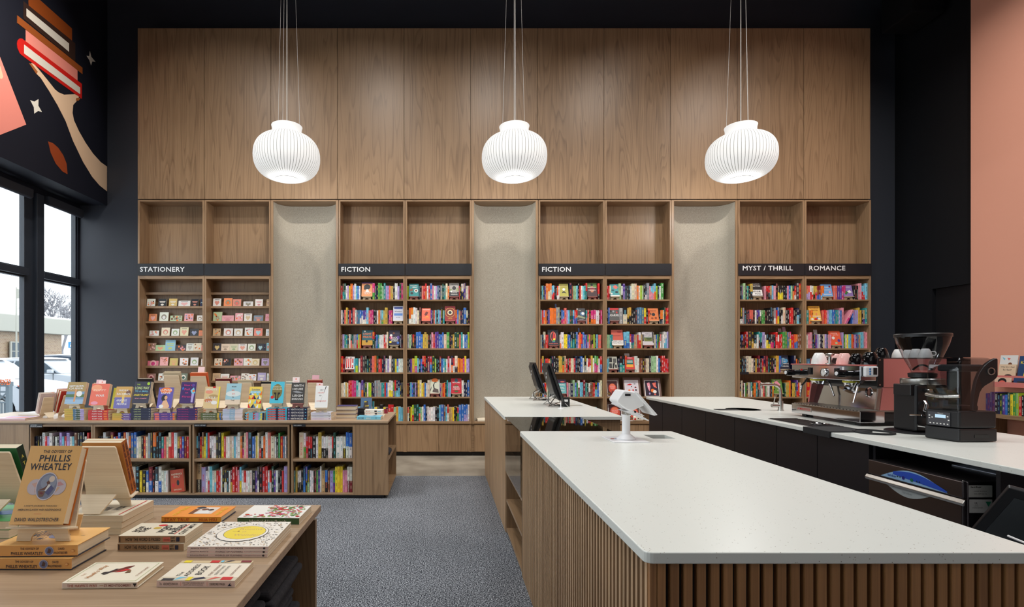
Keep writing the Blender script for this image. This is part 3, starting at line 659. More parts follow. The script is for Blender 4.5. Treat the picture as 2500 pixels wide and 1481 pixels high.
def spine_book(mb, M, w_, h, d, c1, c2=None, hard=False, pg=PAGE, frac=.45, ink=None):
    """upright book, spine on y=0 facing -y, x 0..w, back to y=d"""
    ink = ink or inkfor(c1); s = rnd.uniform(0, 90); k = h/.2; pz = h-(.003 if hard else .0004); b_ = .0022 if hard else .0006
    zs = [(0, h, c1)] if not c2 else [(0, h*frac, c2), (h*frac, h, c1)]
    bul = min(.003, w_*.12)
    for z0, z1, c in zs:
        u = [(0, z0/.2+s), (1, z0/.2+s), (1, z1/.2+s), (0, z1/.2+s)]
        xs = [0, w_*.2, w_*.8, w_]; ys = [bul, 0, 0, bul]
        for i in range(3):
            a, e = xs[i], xs[i+1]
            mb.face([(a, ys[i], z0), (e, ys[i+1], z0), (e, ys[i+1], z1), (a, ys[i], z1)], c, ink if c2 is None or c is c1 else inkfor(c), [(a/w_, u[0][1]), (e/w_, u[0][1]), (e/w_, u[2][1]), (a/w_, u[2][1])], M=M)
    for x0, x1 in ((0, b_), (w_-b_, w_)): mb.box((x0, bul, 0), (x1, d, h), c1, M)
    mb.box((b_, bul+.001, .002 if hard else 0), (w_-b_, d-(.004 if hard else .0005), pz), pg, M)
    if not hard: pass
    else: mb.face([(0, bul, h), (w_*.2, 0, h), (w_*.8, 0, h), (w_, bul, h)], c1, M=M)
BH = {-2: .165, -1: .178, 0: .199, 1: .234, 2: .262}
# every wall shelf: (unit, shelf, x0px, x1px, spines)
W4, W7, W10 = 825.0, 1312.0, 1800.0
SH = []
def S(off, unit, shelf, z0, z1, s): SH.append((unit, shelf, off+z0/7.576, off+z1/7.576, s))
a4 = lambda *q: S(W4, *q)
a4(0, 0, 48, 415, 'r G+/t G+/t w V y o+:1.3 V w+ c b w'); a4(0, 0, 637, 1206, 'm/g+:1.3 n n 2g+:1.1 L t+ 2V s 2Y:.8 k w+:1.5 V:1.2 G+ m+')
a4(0, 1, 45, 1008, 'w n s Y+ n r n s+:1.3 w 2S 2b/w 2v/w c+:1.2 s 2m k k w o a c/g Y Y+:1.5 n m m')
a4(0, 2, 52, 428, 'B V:1.3 t t n w G/s G/T a a b/r l o'); a4(0, 2, 637, 930, 'r/G+:1.4 k b:1.2 t 3w:1.1 r w/s e+'); a4(0, 2, 1148, 1200, 'n k')
a4(0, 3, 48, 128, 'r+ R'); a4(0, 3, 288, 1206, 'c t/l:1.5 _:.4 w R+:1.2 K+:1.1 k+ G n n s+:1.2 o+ G+ r r n n+ w V w+:1.2 2K y b/c 3w:.9')
a4(0, 4, 45, 1200, '2e w Y e 2r+ 2m+:1.3 t+:1.3 w V v/o+:1.2 n G:1.4 w l l n n 3a+:1.1 a 2t r b w 2w/y+:1.2 g/v r/t+ 2n/c+:1.1 n k')
a4(0, 5, 45, 1208, 'n t K r e w n c g k r b V w y K k+:1.4 y n 2r/y+ L Y 2c')
a4(1, 0, 1278, 1305, 'l'); a4(1, 0, 1488, 2060, 'k k s r r+ w r b+:1.1 p w V S n a G+ t e+:1.1 o'); a4(1, 0, 2238, 2435, 'r:.6 k w/n+:1.4 v+:1.2 e w r:.7')
a4(1, 1, 1280, 1540, 'k:.8 2o/w+:1.1 2w+ e K+'); a4(1, 1, 1715, 1975, 'v k s c k c V k+:1.2 t:1.3'); a4(1, 1, 2173, 2435, 'o/m b T 2n b+:1.5 e/k k')
a4(1, 2, 1280, 2435, 'a:1.2 L k r/k k 2b+:1.4 b Y Y+:1.1 Y k k p+ r 2v+ 2b b+ e:1.7 g+:1.5 k n Y 2G+:1.3 s t+ w 2b l+')
a4(1, 3, 1280, 2435, 'k n v Y:1.6 l/m+:1.4 c k+ b 2r/k+ n R+:1.2 r/b+:1.4 G+:1.4 l k k R+ b c/w t w r+ w n/o+:1.1 r/w e/K+:1.6 3o:1.1 m y+ V V')
a4(1, 4, 1278, 1700, 'R k c b k V n Y+:1.1 e+:1.2 y Y b w e+:1.4'); a4(1, 4, 1885, 2090, 'v T r o k t+ V c'); a4(1, 4, 2288, 2436, 'w+ 2n b+')
a4(1, 5, 1278, 2440, 's/w k y l/r+ 2G+:1.4 t/s L w b+:1.1 n 2w:1.1 2w:1.4 2k:1.2 c+ b+:1.7 B+ c r/w+ 2T:1.1 y k k r/g 2b+:1.4 2b/V+:1.1 w+')
a7 = lambda *q: S(W7, *q)
a7(2, 0, 60, 412, 'G c n v o+:1.5 2o/e+:1.2 c/r c/r k k r/w w'); a7(2, 0, 590, 925, 'n+:1.5 B L L c k+ r w:1.2 c t r/G+'); a7(2, 0, 1118, 1155, 'r/k+')
a7(2, 1, 55, 745, 'a r V/o o n v o+ 2o+:1.3 2a+ k 2b/m s+:1.2 V c G G c/b r/v r/b'); a7(2, 1, 895, 1210, 't/a r/o k 2m/o:1.5 w:1.8 R m')
a7(2, 2, 55, 205, 'a:1.2 n e/B+:1.2 r r'); a7(2, 2, 415, 1120, 'w/o w+:1.5 2y:1.2 b b 2k/t+:1.2 G b+:1.1 p o+ r/b b+ b v g/V s K k/r l K c'); a7(2, 2, 1130, 1185, 's')
a7(2, 3, 58, 1208, 'r Y/c+ k r r o G n+ k+:1.3 2k 2Y+ G/o+:1.1 T+ r k r e e r n+:1.1 k k b+:1.2 w k/a+:1.3 w r/w r/w Y+ w 2g/m+:1.1 w r/b+:1.4')
a7(2, 4, 60, 380, 'k b r e G n o w k'); a7(2, 4, 545, 1205, 'p a:1.5 n:1.4 L+ b g w/B+ c c R+:1.2 t G w/n B B r k/c+:1.3 b w e+')
a7(2, 5, 60, 1100, 'k n G e r t b k w o v c')
a7(3, 0, 1285, 1362, 'r r e/k'); a7(3, 0, 1505, 2338, 'L+:1.4 w/k v+:1.2 K K k w 2e+:1.4 o e l L k K/w a+:1.3 p 2c/p c/o+ l K w g+:1.5')
a7(3, 1, 1285, 1340, 'k b+'); a7(3, 1, 1510, 2085, 'a+:1.9 k/e+:1.9 2Y/k+ k k K S+ 2S+:1.1 y/r+ k r'); a7(3, 1, 2250, 2430, 'k o/k o/n e G+ r+ r+')
a7(3, 2, 1285, 1398, 'L L t t'); a7(3, 2, 1600, 1975, '2c/b+:1.7 r/w 2v/t T T r w/r+:1.3 T k'); a7(3, 2, 2135, 2428, 'k+ e:1.2 b g G/r r/w a w 2w/c+ V+:1.1')
a7(3, 3, 1285, 1330, 'c c'); a7(3, 3, 1490, 1658, 'n 2k/t+:1.4 r+'); a7(3, 3, 1800, 2432, 'w+:1.6 w B B k B e e K+ 2L+:1.4 w+ b k r+ r+ r r')
a10 = lambda *q: S(W10, *q)
a10(4, 0, 52, 290, 'k S L+:1.2 k t k Y/k+:1.4'); a10(4, 0, 505, 1197, 'p r/k r/k T/K c p:1.2 k+ k/y k/y k/y k k p b L k/o r/w K+:1.3 r+')
a10(4, 1, 50, 1197, 'k/w+:1.4 a+ k K n s/k s/k k w 2v/k w/k 2g k k k k+ K a/w+ r/o b/y+ k k/w e+:1.5 k k r r+:1.3 k k n/c+:1.3 k')
a10(4, 2, 50, 1197, 'k b/k R/k R/k r+ K+:1.9 k/Y+:1.4 k/e:1.7 w:1.2 2t/k+ V+:1.4 w k/y:1.3 k/y:1.3 2K/m k r+:1.2 w/r r r 2g+:1.3 S+:1.3 m/y+ 2r o/b o/b B B')
a10(4, 3, 50, 848, '2k K K 2e+:1.4 e:1.4 k Y k/R R+ K r n/Y+:1.2 R+:1.3 G k 2k K/p Y+:1.5 b+:1.4 S'); a10(4, 3, 1040, 1195, 'n+:1.3 o k G')
a10(4, 4, 50, 700, 'k/Y e+ k w g k e:1.4 a t/w k o:1.9 t k s/k+:1.4 w e r G L w w K K y/o k'); a10(4, 4, 880, 1195, 'G Y Y o+ k Y Y G v/r+ r e')
a10(4, 5, 50, 1195, 'k n r e t k b w o n K k')
a10(5, 0, 1283, 1612, '2s/V 2w/r Y/k Y/r 2R/b o/c o'); a10(5, 0, 1780, 2010, 's s v v m m'); a10(5, 0, 2150, 2432, 'k k k p+ p+ c/r c/r c+:1.3')
a10(5, 1, 1283, 1400, 't:1.3 o o'); a10(5, 1, 1580, 1978, 's r s V c c b b t t V b p+:1.2'); a10(5, 1, 2120, 2425, 'b V V V Y+ Y k T/v t+:1.3')
a10(5, 2, 1283, 1742, 'w p p+:1.4 k n v V w n k e V S p p'); a10(5, 2, 1940, 2428, 'V+ g e y c c o r V v S T c+ c+ p+ p+')
a10(5, 3, 1283, 2428, 'S k T w a n r p b e k V c s p t'); a10(5, 4, 1283, 2428, 'r b r o o y s p g t r k w V e')
wb = MB(); UPX = [(UNITS[i][0]*F/YF+1083, UNITS[i][1]*F/YF+1083) for i in range(6)]
for unit, shelf, xa, xb, s in SH:
    ia, ib = UNITS[unit]; tk = parse(s); xa = PX(xa, YF+.03); xb = PX(xb, YF+.03)
    xa = max(xa, ia+.002); xb = min(xb, ib-.002); tot = sum(t[3]*(1.12 if t[2] > 0 else 1) for t in tk); u = (xb-xa)/tot; x = xa
    zf = (ZS+[ZB])[shelf]
    for a, b_, h, wd in tk:
        ww = u*wd*(1.12 if h > 0 else 1)
        if a:
            hh = BH[h]+rnd.uniform(-.006, .006); d = .14+.02*(h > 0)
            M_ = T(x+.0004, YF+.028+rnd.uniform(0, .008), zf+.0006) @ RY(0 if rnd.random() > .12 else rnd.uniform(-.6, .9))
            spine_book(wb, M_, max(.006, ww-.0012), hh, d, jit(PALL[a]), jit(PALL[b_]) if b_ else None, h > 0, frac=rnd.uniform(.3, .6))
        x += ww
tag(wb.build('shelved_books', BOOK), 'several hundred colourful book spines packed on the tall wall bookcases', 'books', kind='stuff')
# ---- island spines: one object each
def single_book(w_, h, d, c1, c2, hard, M_, label, group, ink=None, name='book'):
    mb = MB(); spine_book(mb, I4, w_, h, d, c1, c2, hard, ink=ink)
    return tag(mb.build(name, BOOK, matrix=M_), label, 'book', group)
ISH = [
 ('activism', 'upper', 64, 900, 70, 6.098, 78, 'k n k K w/k+:1.3 r V w+:1.4 K w k/w V/n+:1.1 c r V+:1.4 w c B/n+:1.4 k+:1.1 n+ k+ w r+', z1s),
 ('untagged', 'upper', 1035, 2385, 70, 6.098, 236, 'n K:1.2 w+:1.2 a k R+:1.5 b r b+:1.2 k:1.2 r+ w+:1.4 o/k b/S+:1.2 b/S+:1.2 w e:1.2 k r e a+:1.1 K+ o/k+:1.6 k k+:1.4 t/m s e e/r+:1.3 r+:1.2 w+:1.6 Y/k r/v b/v R:1.1 r', z1s),
 ('untagged', 'lower', 1240, 2075, 70, 6.098, 270, 'c g k w Y/L V w+ R w+:1.3 k+:1.6 y k:1.5 b/w R/b+:1.6 k K/w+:1.4 w/b+:1.2 w:.9 w:.8 w:.8', zbs),
 ('essays', 'upper', 150, 1935, 460, 8.004, 478, 'c/K n+ r B/Y+:1.1 y c+:.8 r+ w/K 2w:1.2 K k+:1.6 y+:1.3 r w:1.2 w e w/e c w:.9 w+:1.4 o K/m e+ p+ K+:2 b:1.4 a:.8 y:.6 e+ K/r w/k o w+:1.4 s+:1.5 e:1.9 w:.8 k:1.2 g+ r:1.3 S w:.8 k:.5', z1s),
 ('essays', 'lower', 160, 1935, 460, 8.004, 480, 'T/k++:2.6 V+:2.2 w:1.1 w/r+ c+:1.4 w:1.1 e/c 2r:1.1 w+ k K/w:1.4 k w:.9 R/Y r+:1.5 r+:1.3 p c/y+:1.1 w:1.1 r/w:1.2 w w w:1.2 k:1.8 v K/w+ k+:1.7 2r+:1.4 w/c r/w G+:1.2 v w:1.3 k k r V+:1.9', zbs),
 ('classics', 'upper', 190, 1010, 700, 6.304, 720, 'e+:2.2 w/g+:1.2 r:1.1 2r/k k:1.8 w:1.1 Y+:1.6 3w/k:1.1 w w:.9 r/k:.7 G+:1.2 w:2.2 w:1.3 w/k:1.4 2b/w+:1.6', z1s),
 ('classics', 'lower', 105, 1010, 700, 6.304, 716, 't Y+ 2w/k k n/b+:1.2 b/k+ k/L 2w:1.1 k:.6 R:.7 g v w+:.8 T:1.8 b/k:1.4 B:1.1 V:1.7 g/v 3y+:1.3 2p:1.2 2w/R+:1.3', zbs)]
for sec, row, xa, xb, off, scl, _, s, zf in ISH:
    xa = PX(off+xa/scl, IY+.05); xb = PX(off+xb/scl, IY+.05); tk = parse(s); tot = sum(t[3] for t in tk); u = (xb-xa)/tot; x = xa; n = len(tk)
    for i, (a, b_, h, wd) in enumerate(tk):
        ww = u*wd; hh = BH[h]*1.09+rnd.uniform(-.005, .005); M_ = T(x+.0005, IY+.045+rnd.uniform(0, .006), zf+.0008) @ RY(rnd.uniform(-.3, .3) if i % 5 == 2 else 0)
        side = sec+' section' if sec != 'untagged' else 'untagged section'
        lb = '%s %s%s, %s from left, %s island shelf, %s' % ('tall' if h > 0 else 'slim' if wd < 1 else 'thick' if wd > 1.5 else 'small', CN[a], ' and '+CN[b_]+' book' if b_ else ' book', ordn(i), row, side)
        single_book(max(.007, ww-.0014), hh, .15+.015*(h > 0), jit(PALL[a], .06), jit(PALL[b_], .06) if b_ else None, h > 0, M_, lb, 'books shelved in the island bookshelf')
        x += ww
# ---- easels and faced-out books
def plan(p): return p
def easel_parts(w_, h, mat, base=None, thin=.006, tilt=18):
    """display easel facing -y; origin under the middle of its feet"""
    e = bpy.data.objects.new('book_easel', None); COL.objects.link(e); e.empty_display_size = .05; e['local'] = True
    bw, bh = w_*.78, .042; r_ = bw*.26
    pts = [(-bw/2-.008, 0), (-r_-.004, 0)]+[(r_*math.cos(a)*-1, r_*.85*math.sin(a)) for a in [math.pi*i/8 for i in range(9)]]+[(r_+.004, 0), (bw/2+.008, 0), (bw/2, bh), (-bw/2, bh)]
    MB().prism(pts, 0, thin, 'y').build('front_foot', mat, e)
    Mt = T(0, .004, bh) @ RX(-tilt)
    MB().box((-w_/2, -.030, -thin), (w_/2, .016, 0), M=Mt @ RX(6)).build('ledge', mat, e, bevel=.001, seg=1)
    k = .40*w_
    MB().prism([(-w_/2*.92, -.0), (w_/2*.92, 0), (k*.95, h*.9), (k*.9, h*.93), (-k*.9, h*.93), (-k*.95, h*.9)], .012, .012+thin, 'y', M=Mt).build('back_panel', mat, e)
    yb = .004+.02; q = math.tan(R(tilt))
    zt = h*.32
    MB().prism([(-w_*.17, 0), (w_*.17, 0), (w_*.38, zt), (-w_*.38, zt)], 0, thin, 'y', M=T(0, .112, 0) @ RX(34)).build('rear_foot', mat, e)
    return e
PROT = {}
def easel(M_, w_, h, mat, label, group='book display easels', tilt=18):
    key = (round(w_, 3), round(h, 3), mat.name, tilt)
    if key not in PROT:
        e = easel_parts(w_, h, mat, tilt=tilt); e.matrix_world = M_; PROT[key] = e
    else: e = copy_tree(PROT[key], M_)
    e['local'] = True
    return tag(e, label, 'book stand', group)
def cover_book(M_, W, H, Tk, c, label, arts=(), group=None, hard=False, pg=PAGE, back=None, spine=None, name='book', extra=()):
    """standing book: front cover on y=0 facing -y, x -W/2..W/2, spine on the left"""
    mb = MB(); b_ = .0025 if hard else .0007; bc_ = back or c
    mb.box((-W/2, 0, 0), (W/2, b_, H), c); mb.box((-W/2, Tk-b_, 0), (W/2, Tk, H), bc_); mb.box((-W/2, b_, 0), (-W/2+b_, Tk-b_, H), spine or c)
    g = .004 if hard else .0005
    mb.box((-W/2+b_, b_, g), (W/2-g, Tk-b_, H-g), pg)
    mb.art(T(-W/2, 0, 0) @ RX(90), W, H, arts)
    for (t, cx_, cy_, w2, h2, col, face) in extra: pass
    return tag(mb.build(name, PRINT, matrix=M_), label, 'book', group)
def C(k): return PALL[k] if isinstance(k, str) else k
def titled(lines, col, y0=.86, dy=.15, w_=.8, h=.09):
    return [('t', t, .5, y0-i*dy, w_*min(1, .25+len(t)*.12), h, C(col)) for i, t in enumerate(lines)]
# wall faced-out books: unit, shelf, zoom x0, x1, px height, colour, easel colour, arts, label words
FO = [
 (0, 0, 430, 632, 34, rgb(226, 150, 96), EASB, [('e', .5, .68, .30, .26, C('k')), ('e', .3, .55, .1, .1, C('k')), ('p', [(.35, .3), (.7, .3), (.6, .52), (.45, .52)], C('w')), ('r', 0, .94, 1, 1, C('v')), ('t', 'CAROLINA', .55, .3, .7, .07, C('w')), ('t', 'BUILT', .55, .19, .5, .07, C('w'))], 'orange book with a black profile silhouette'),
 (0, 1, 1015, 1206, 36, rgb(206, 208, 222), EASB, [('r', .1, .78, .92, .93, rgb(60, 80, 150)), ('r', .1, .34, .92, .5, rgb(86, 130, 200)), ('t', 'Windsor', .5, .62, .7, .1, C('k')), ('t', 'array', .5, .22, .4, .07, C('k'))], 'pale book with blue painted bars'),
 (0, 2, 437, 635, 36, rgb(30, 92, 104), EASP, [('r', 0, 0, 1, .32, rgb(196, 150, 50)), ('t', 'LIGHT', .5, .75, .75, .13, C('o')), ('t', 'PIRATE', .5, .55, .8, .13, C('o')), ('e', .45, .25, .1, .12, C('k')), ('e', .25, .92, .08, .08, C('w'))], 'teal and gold book with orange LIGHT PIRATE lettering'),
 (0, 2, 937, 1137, 36, rgb(38, 30, 58), EASB, [('e', .2, .5, .16, .16, C('m')), ('e', .85, .5, .14, .18, C('v')), ('e', .15, .2, .12, .1, C('y')), ('e', .85, .15, .12, .12, C('b')), ('t', 'BLACK', .5, .5, .6, .09, C('w')), ('t', 'CANDLE', .5, .39, .65, .09, C('w')), ('t', 'WOMEN', .5, .28, .6, .09, C('w')), ('e', .2, .65, .12, .12, C('w')), ('e', .45, .8, .1, .1, C('B'))], 'dark flowered book lettered BLACK CANDLE WOMEN'),
 (0, 3, 130, 296, 30, rgb(224, 214, 212), EASP, [('r', .08+.22*i, .1, .2+.22*i, .85, C('r')) for i in range(4)]+[('e', .14+.22*i, .88 if i % 2 == 0 else .12, .07, .07, C('k')) for i in range(4)]+[('e', .8, .4, .12, .12, C('w'))], 'white book with red matchstick stripes'),
 (1, 0, 1312, 1488, 31, rgb(30, 130, 132), EASP, [('t', 'FACTORY', .5, .86, .75, .09, C('w')), ('t', 'GIRLS', .6, .72, .5, .1, C('w')), ('p', [(.05, .55), (.4, .65), (.42, .45), (.1, .4)], C('B')), ('e', .75, .45, .2, .2, C('w')), ('e', .75, .45, .12, .12, C('B')), ('e', .3, .25, .15, .13, C('k'))], 'teal book lettered FACTORY GIRLS'),
 (1, 0, 2062, 2238, 33, rgb(168, 164, 158), EASP, [('r', 0, 0, 1, .32, C('k')), ('e', .5, .62, .2, .22, C('k')), ('e', .15, .45, .14, .16, rgb(120, 140, 90)), ('e', .85, .5, .14, .2, rgb(150, 160, 110)), ('e', .2, .37, .1, .1, C('w')), ('t', 'LIBERTIE', .5, .87, .8, .07, C('k')), ('t', 'KAITLYN', .5, .26, .6, .06, C('w')), ('t', 'GREENIDGE', .5, .14, .7, .06, C('w'))], 'grey and black book with a dark head silhouette'),
 (1, 1, 1547, 1712, 30, rgb(232, 104, 76), EASP, [('p', [(.3, .5), (.5, .75), (.75, .68), (.6, .45), (.4, .4)], rgb(110, 40, 36)), ('r', .1, .85, .9, .93, rgb(250, 170, 150)), ('t', 'VAN', .6, .34, .3, .06, C('y')), ('t', 'THE', .5, .22, .7, .05, C('y'))], 'coral book with a dark curled figure'),
 (1, 1, 1978, 2172, 36, rgb(148, 30, 36), EASP, [('e', .5, .55, .47, .47, C('Y')), ('e', .5, .55, .43, .43, rgb(120, 24, 30)), ('e', .5, .55, .26, .26, C('Y')), ('e', .5, .55, .23, .23, C('e')), ('e', .5, .55, .15, .15, C('k')), ('t', 'CIRCE', .5, .14, .4, .07, C('Y'))], 'dark red book with gold rings round a black profile'),
 (1, 4, 1702, 1882, 33, rgb(206, 208, 188), EASP, [('e', .5, .95, .34, .2, C('o')), ('p', [(.25, .1), (.9, .05), (.85, .3), (.5, .38), (.3, .25)], rgb(90, 80, 76)), ('p', [(.38, .3), (.3, .6), (.5, .85), (.75, .8), (.5, .77), (.42, .6), (.48, .36)], C('k')), ('p', [(0, .25), (.2, .55), (.12, .3), (0, .1)], C('K'))], 'pale book with an orange sun and a long necked bird'),
 (1, 4, 2092, 2288, 36, rgb(190, 24, 46), EASB, [('e', .5, .85, .16, .2, rgb(60, 90, 110)), ('e', .5, .5, .2, .14, C('B')), ('t', 'WITCHES', .5, .72, .75, .08, C('w')), ('t', 'BRENDA', .5, .42, .6, .09, C('w')), ('t', 'LOZANO', .5, .29, .65, .09, C('w')), ('e', .5, .14, .2, .1, rgb(80, 90, 50))], 'bright red book with a tall stacked figure'),
]
FO7 = [
 (2, 0, 418, 585, 31, rgb(176, 170, 74), EASB, [('e', .5, .55, .16, .14, C('w')), ('p', [(.25, .25), (.4, .4), (.6, .38), (.8, .22), (.5, .3)], C('k')), ('t', 'MARGARET', .5, .87, .8, .06, C('R')), ('t', 'WILSON', .5, .74, .6, .05, C('R'))], 'olive yellow book with a small drawn figure'),
 (2, 0, 933, 1118, 33, rgb(60, 32, 36), EASP, [('r', 0, .62, 1, 1, rgb(90, 130, 60)), ('e', .5, .85, .12, .14, C('k')), ('p', [(.25, .55), (.4, .75), (.6, .75), (.78, .55), (.6, .3), (.4, .3)], rgb(186, 120, 90)), ('p', [(.25, .5), (.75, .5), (.7, .65), (.3, .65)], C('R')), ('t', 'MEXICAN', .5, .67, .8, .06, C('w')), ('t', 'GOTHIC', .5, .46, .75, .06, C('w'))], 'green and maroon book with a woman in a red dress'),
 (2, 1, 745, 900, 30, rgb(52, 52, 56), EASP, [('p', [(0, .1), (.12, 1), (.02, 1)], C('w')), ('e', .68, .56, .3, .26, rgb(70, 110, 150)), ('e', .72, .58, .17, .17, C('w')), ('p', [(0, .3), (.9, .15), (1, .25), (.2, .45)], rgb(140, 150, 120)), ('t', 'THE', .35, .82, .3, .05, C('w')), ('t', 'LAKES', .5, .12, .5, .05, C('w'))], 'black book with a white moon on a blue disc'),
 (2, 2, 207, 405, 38, rgb(26, 24, 34), EASP, [('e', .5, .55, .26, .5, C('s')), ('e', .5, .52, .2, .44, C('k')), ('p', [(.42, .25), (.66, .25), (.66, .55), (.58, .75), (.5, .8)], C('r')), ('p', [(.42, .25), (.66, .25), (.66, .45), (.5, .4)], C('y')), ('p', [(.42, .22), (.66, .22), (.66, .32), (.46, .34)], C('g')), ('r', .38, .18, .66, .22, C('b')), ('t', 'RASHEED NEWSON', .5, .1, .8, .05, C('s'))], 'black book with a rainbow profile in an arch'),
 (2, 4, 380, 545, 33, rgb(96, 168, 170), EASP, [('r', 0, .74, 1, 1, rgb(60, 42, 78)), ('t', 'SAPLING', .5, .62, .7, .1, C('w')), ('t', 'FINAL', .5, .4, .6, .1, C('w')), ('t', 'GIRLS', .5, .2, .6, .1, C('w')), ('e', .6, .84, .25, .08, C('s'))], 'teal book with a purple top half hidden by a monitor'),
 (3, 0, 1362, 1532, 30, rgb(70, 158, 162), EASB, [('p', [(.35, .8), (.6, .95), (.9, .75), (.7, .6), (.45, .65)], C('s')), ('e', .3, .5, .15, .1, rgb(20, 90, 96)), ('e', .7, .35, .16, .1, C('k')), ('e', .15, .22, .1, .1, C('w')), ('r', 0, 0, 1, .1, C('w'))], 'teal book with a coral blot'),
 (3, 1, 1343, 1530, 31, rgb(84, 84, 82), EASP, [('r', 0, .84, 1, 1, C('r')), ('e', .2, .75, .08, .1, C('k')), ('e', .45, .72, .1, .1, C('a')), ('e', .78, .65, .08, .1, C('r')), ('t', 'CARRE', .52, .42, .85, .16, C('w')), ('t', 'le', .2, .43, .08, .1, C('w'))], 'grey and red book with big white letters'),
 (3, 1, 2075, 2262, 30, rgb(220, 120, 60), EASB, [('e', .5, .5, .17, .17, C('k')), ('e', .35, .2, .12, .1, rgb(150, 70, 30)), ('e', .7, .22, .12, .12, rgb(150, 70, 30)), ('e', .25, .55, .05, .12, C('k')), ('r', .2, .8, .8, .83, rgb(130, 60, 30)), ('r', .25, .72, .75, .74, rgb(130, 60, 30))], 'orange book with a black skull emblem'),
 (3, 2, 1392, 1605, 37, rgb(206, 92, 74), EASB, [('r', 0, 0, 1, .32, C('w')), ('e', .7, .86, .2, .1, rgb(170, 50, 50)), ('r', .1, .6, .8, .62, rgb(120, 40, 40)), ('t', 'SWEET, SOFT,', .5, .25, .9, .08, C('k')), ('t', 'Plenty Rhythm', .5, .13, .9, .08, C('k'))], 'salmon book with a white lower band of black words'),
 (3, 2, 1965, 2165, 32, rgb(206, 200, 204), EASP, [('r', .15, .28, .9, .62, rgb(110, 118, 60)), ('e', .6, .52, .25, .16, rgb(70, 86, 46)), ('r', .15, .56, .9, .63, rgb(150, 160, 150)), ('t', 'THIS IS', .5, .86, .4, .06, C('K')), ('t', 'HAPPINESS', .5, .75, .7, .06, C('K'))], 'pale book with a green landscape picture'),
 (3, 3, 1325, 1495, 30, rgb(190, 190, 176), EASP, [('r', .08, .55, .45, .92, C('k')), ('r', .55, .5, .9, .85, rgb(90, 90, 86)), ('r', .1, .08, .4, .45, rgb(60, 60, 60)), ('p', [(.45, .05), (.6, .05), (.75, .5), (.5, .45)], C('k')), ('r', .75, .1, .92, .35, C('k'))], 'black and white patterned book'),
 (3, 3, 1650, 1815, 29, rgb(206, 62, 56), EASP, [('r', .08, .4, .85, .78, rgb(30, 110, 96)), ('r', .08, .15, .85, .38, rgb(236, 170, 60)), ('r', .15, .65, .8, .7, C('w')), ('r', .15, .55, .8, .6, C('w')), ('e', .5, .92, .3, .06, C('p'))], 'red book with a green and yellow panel'),
]
FO10 = [
 (4, 0, 285, 505, 34, rgb(30, 30, 32), EASB, [('r', 0, .05, 1, .47, C('w')), ('t', 'ELEANOR', .5, .9, .7, .1, C('w')), ('t', 'CATTON', .5, .75, .7, .1, C('w')), ('t', 'BIRNAM', .45, .36, .75, .13, C('k')), ('t', 'WOOD', .55, .19, .6, .13, C('k'))], 'black and white book lettered BIRNAM WOOD'),
 (4, 3, 805, 1005, 34, rgb(26, 34, 52), EASB, [('e', .5, .6, .42, .3, rgb(70, 140, 180)), ('e', .7, .8, .2, .12, rgb(20, 40, 70)), ('t', 'ALL', .5, .72, .3, .07, C('e')), ('t', 'THE', .5, .55, .3, .07, C('w')), ('t', 'DANGEROUS', .5, .38, .9, .07, C('w')), ('t', 'THINGS', .5, .2, .8, .09, C('w'))], 'dark blue book lettered THE DANGEROUS THINGS'),
 (4, 4, 680, 885, 34, rgb(96, 138, 60), EASB, [('p', [(.1, .75), (.5, .9), (.85, .6), (.4, .4)], C('p')), ('t', 'THE LONELY', .5, .9, .8, .08, C('e')), ('t', 'GIRL', .6, .2, .4, .08, C('e'))], 'green book with a pink patch behind the tap'),
 (5, 0, 1585, 1810, 30, rgb(110, 160, 214), EASB, [('e', .8, .8, .08, .1, C('R')), ('p', [(.1, .6), (.2, .4), (.15, .3), (.05, .45)], rgb(60, 90, 140)), ('r', .1, .5, .9, .53, C('w')), ('r', .15, .15, .9, .19, C('w')), ('e', .75, .35, .1, .1, C('p')), ('r', .1, .7, .7, .74, C('w'))], 'sky blue romance book, the taller of the two easels on the top shelf'),
 (5, 0, 1985, 2185, 28, rgb(140, 116, 176), EASB, [('p', [(.1, .2), (.3, .5), (.5, .35), (.3, .15)], rgb(60, 120, 60)), ('p', [(.4, .45), (.7, .55), (.9, .35), (.6, .3)], C('w')), ('r', .2, .8, .8, .84, C('w'))], 'lilac romance book with two small dancing figures'),
 (5, 1, 1355, 1600, 36, rgb(232, 176, 72), EASB, [('t', 'KATHERINE', .5, .86, .75, .09, C('R')), ('t', 'CENTER', .5, .7, .6, .09, C('R')), ('e', .3, .48, .05, .1, C('n')), ('e', .62, .45, .05, .1, C('s')), ('t', 'BODYGUARD', .5, .3, .9, .09, C('w')), ('e', .2, .1, .12, .08, C('w')), ('e', .5, .1, .15, .1, C('r')), ('e', .8, .12, .12, .1, C('w')), ('e', .65, .18, .08, .06, C('b'))], 'yellow book with two tiny figures over white flowers'),
 (5, 2, 1745, 1975, 34, rgb(232, 96, 62), EASB, [('e', .3, .5, .14, .14, C('w')), ('e', .78, .32, .13, .14, C('v')), ('e', .5, .14, .12, .1, C('L')), ('t', 'Counting', .42, .84, .6, .09, C('w')), ('t', 'Love You', .55, .72, .5, .08, C('w'))], 'orange red book with three painted discs'),
]
ROWN = ['top', 'second', 'third', 'fourth', 'fifth', 'lowest']
UN = ['stationery-side FICTION bay', 'blank-signed bay right of the first FICTION', 'FICTION bay behind the monitors', 'blank-signed bay right of the second FICTION', 'MYST / THRILL bay', 'ROMANCE bay']
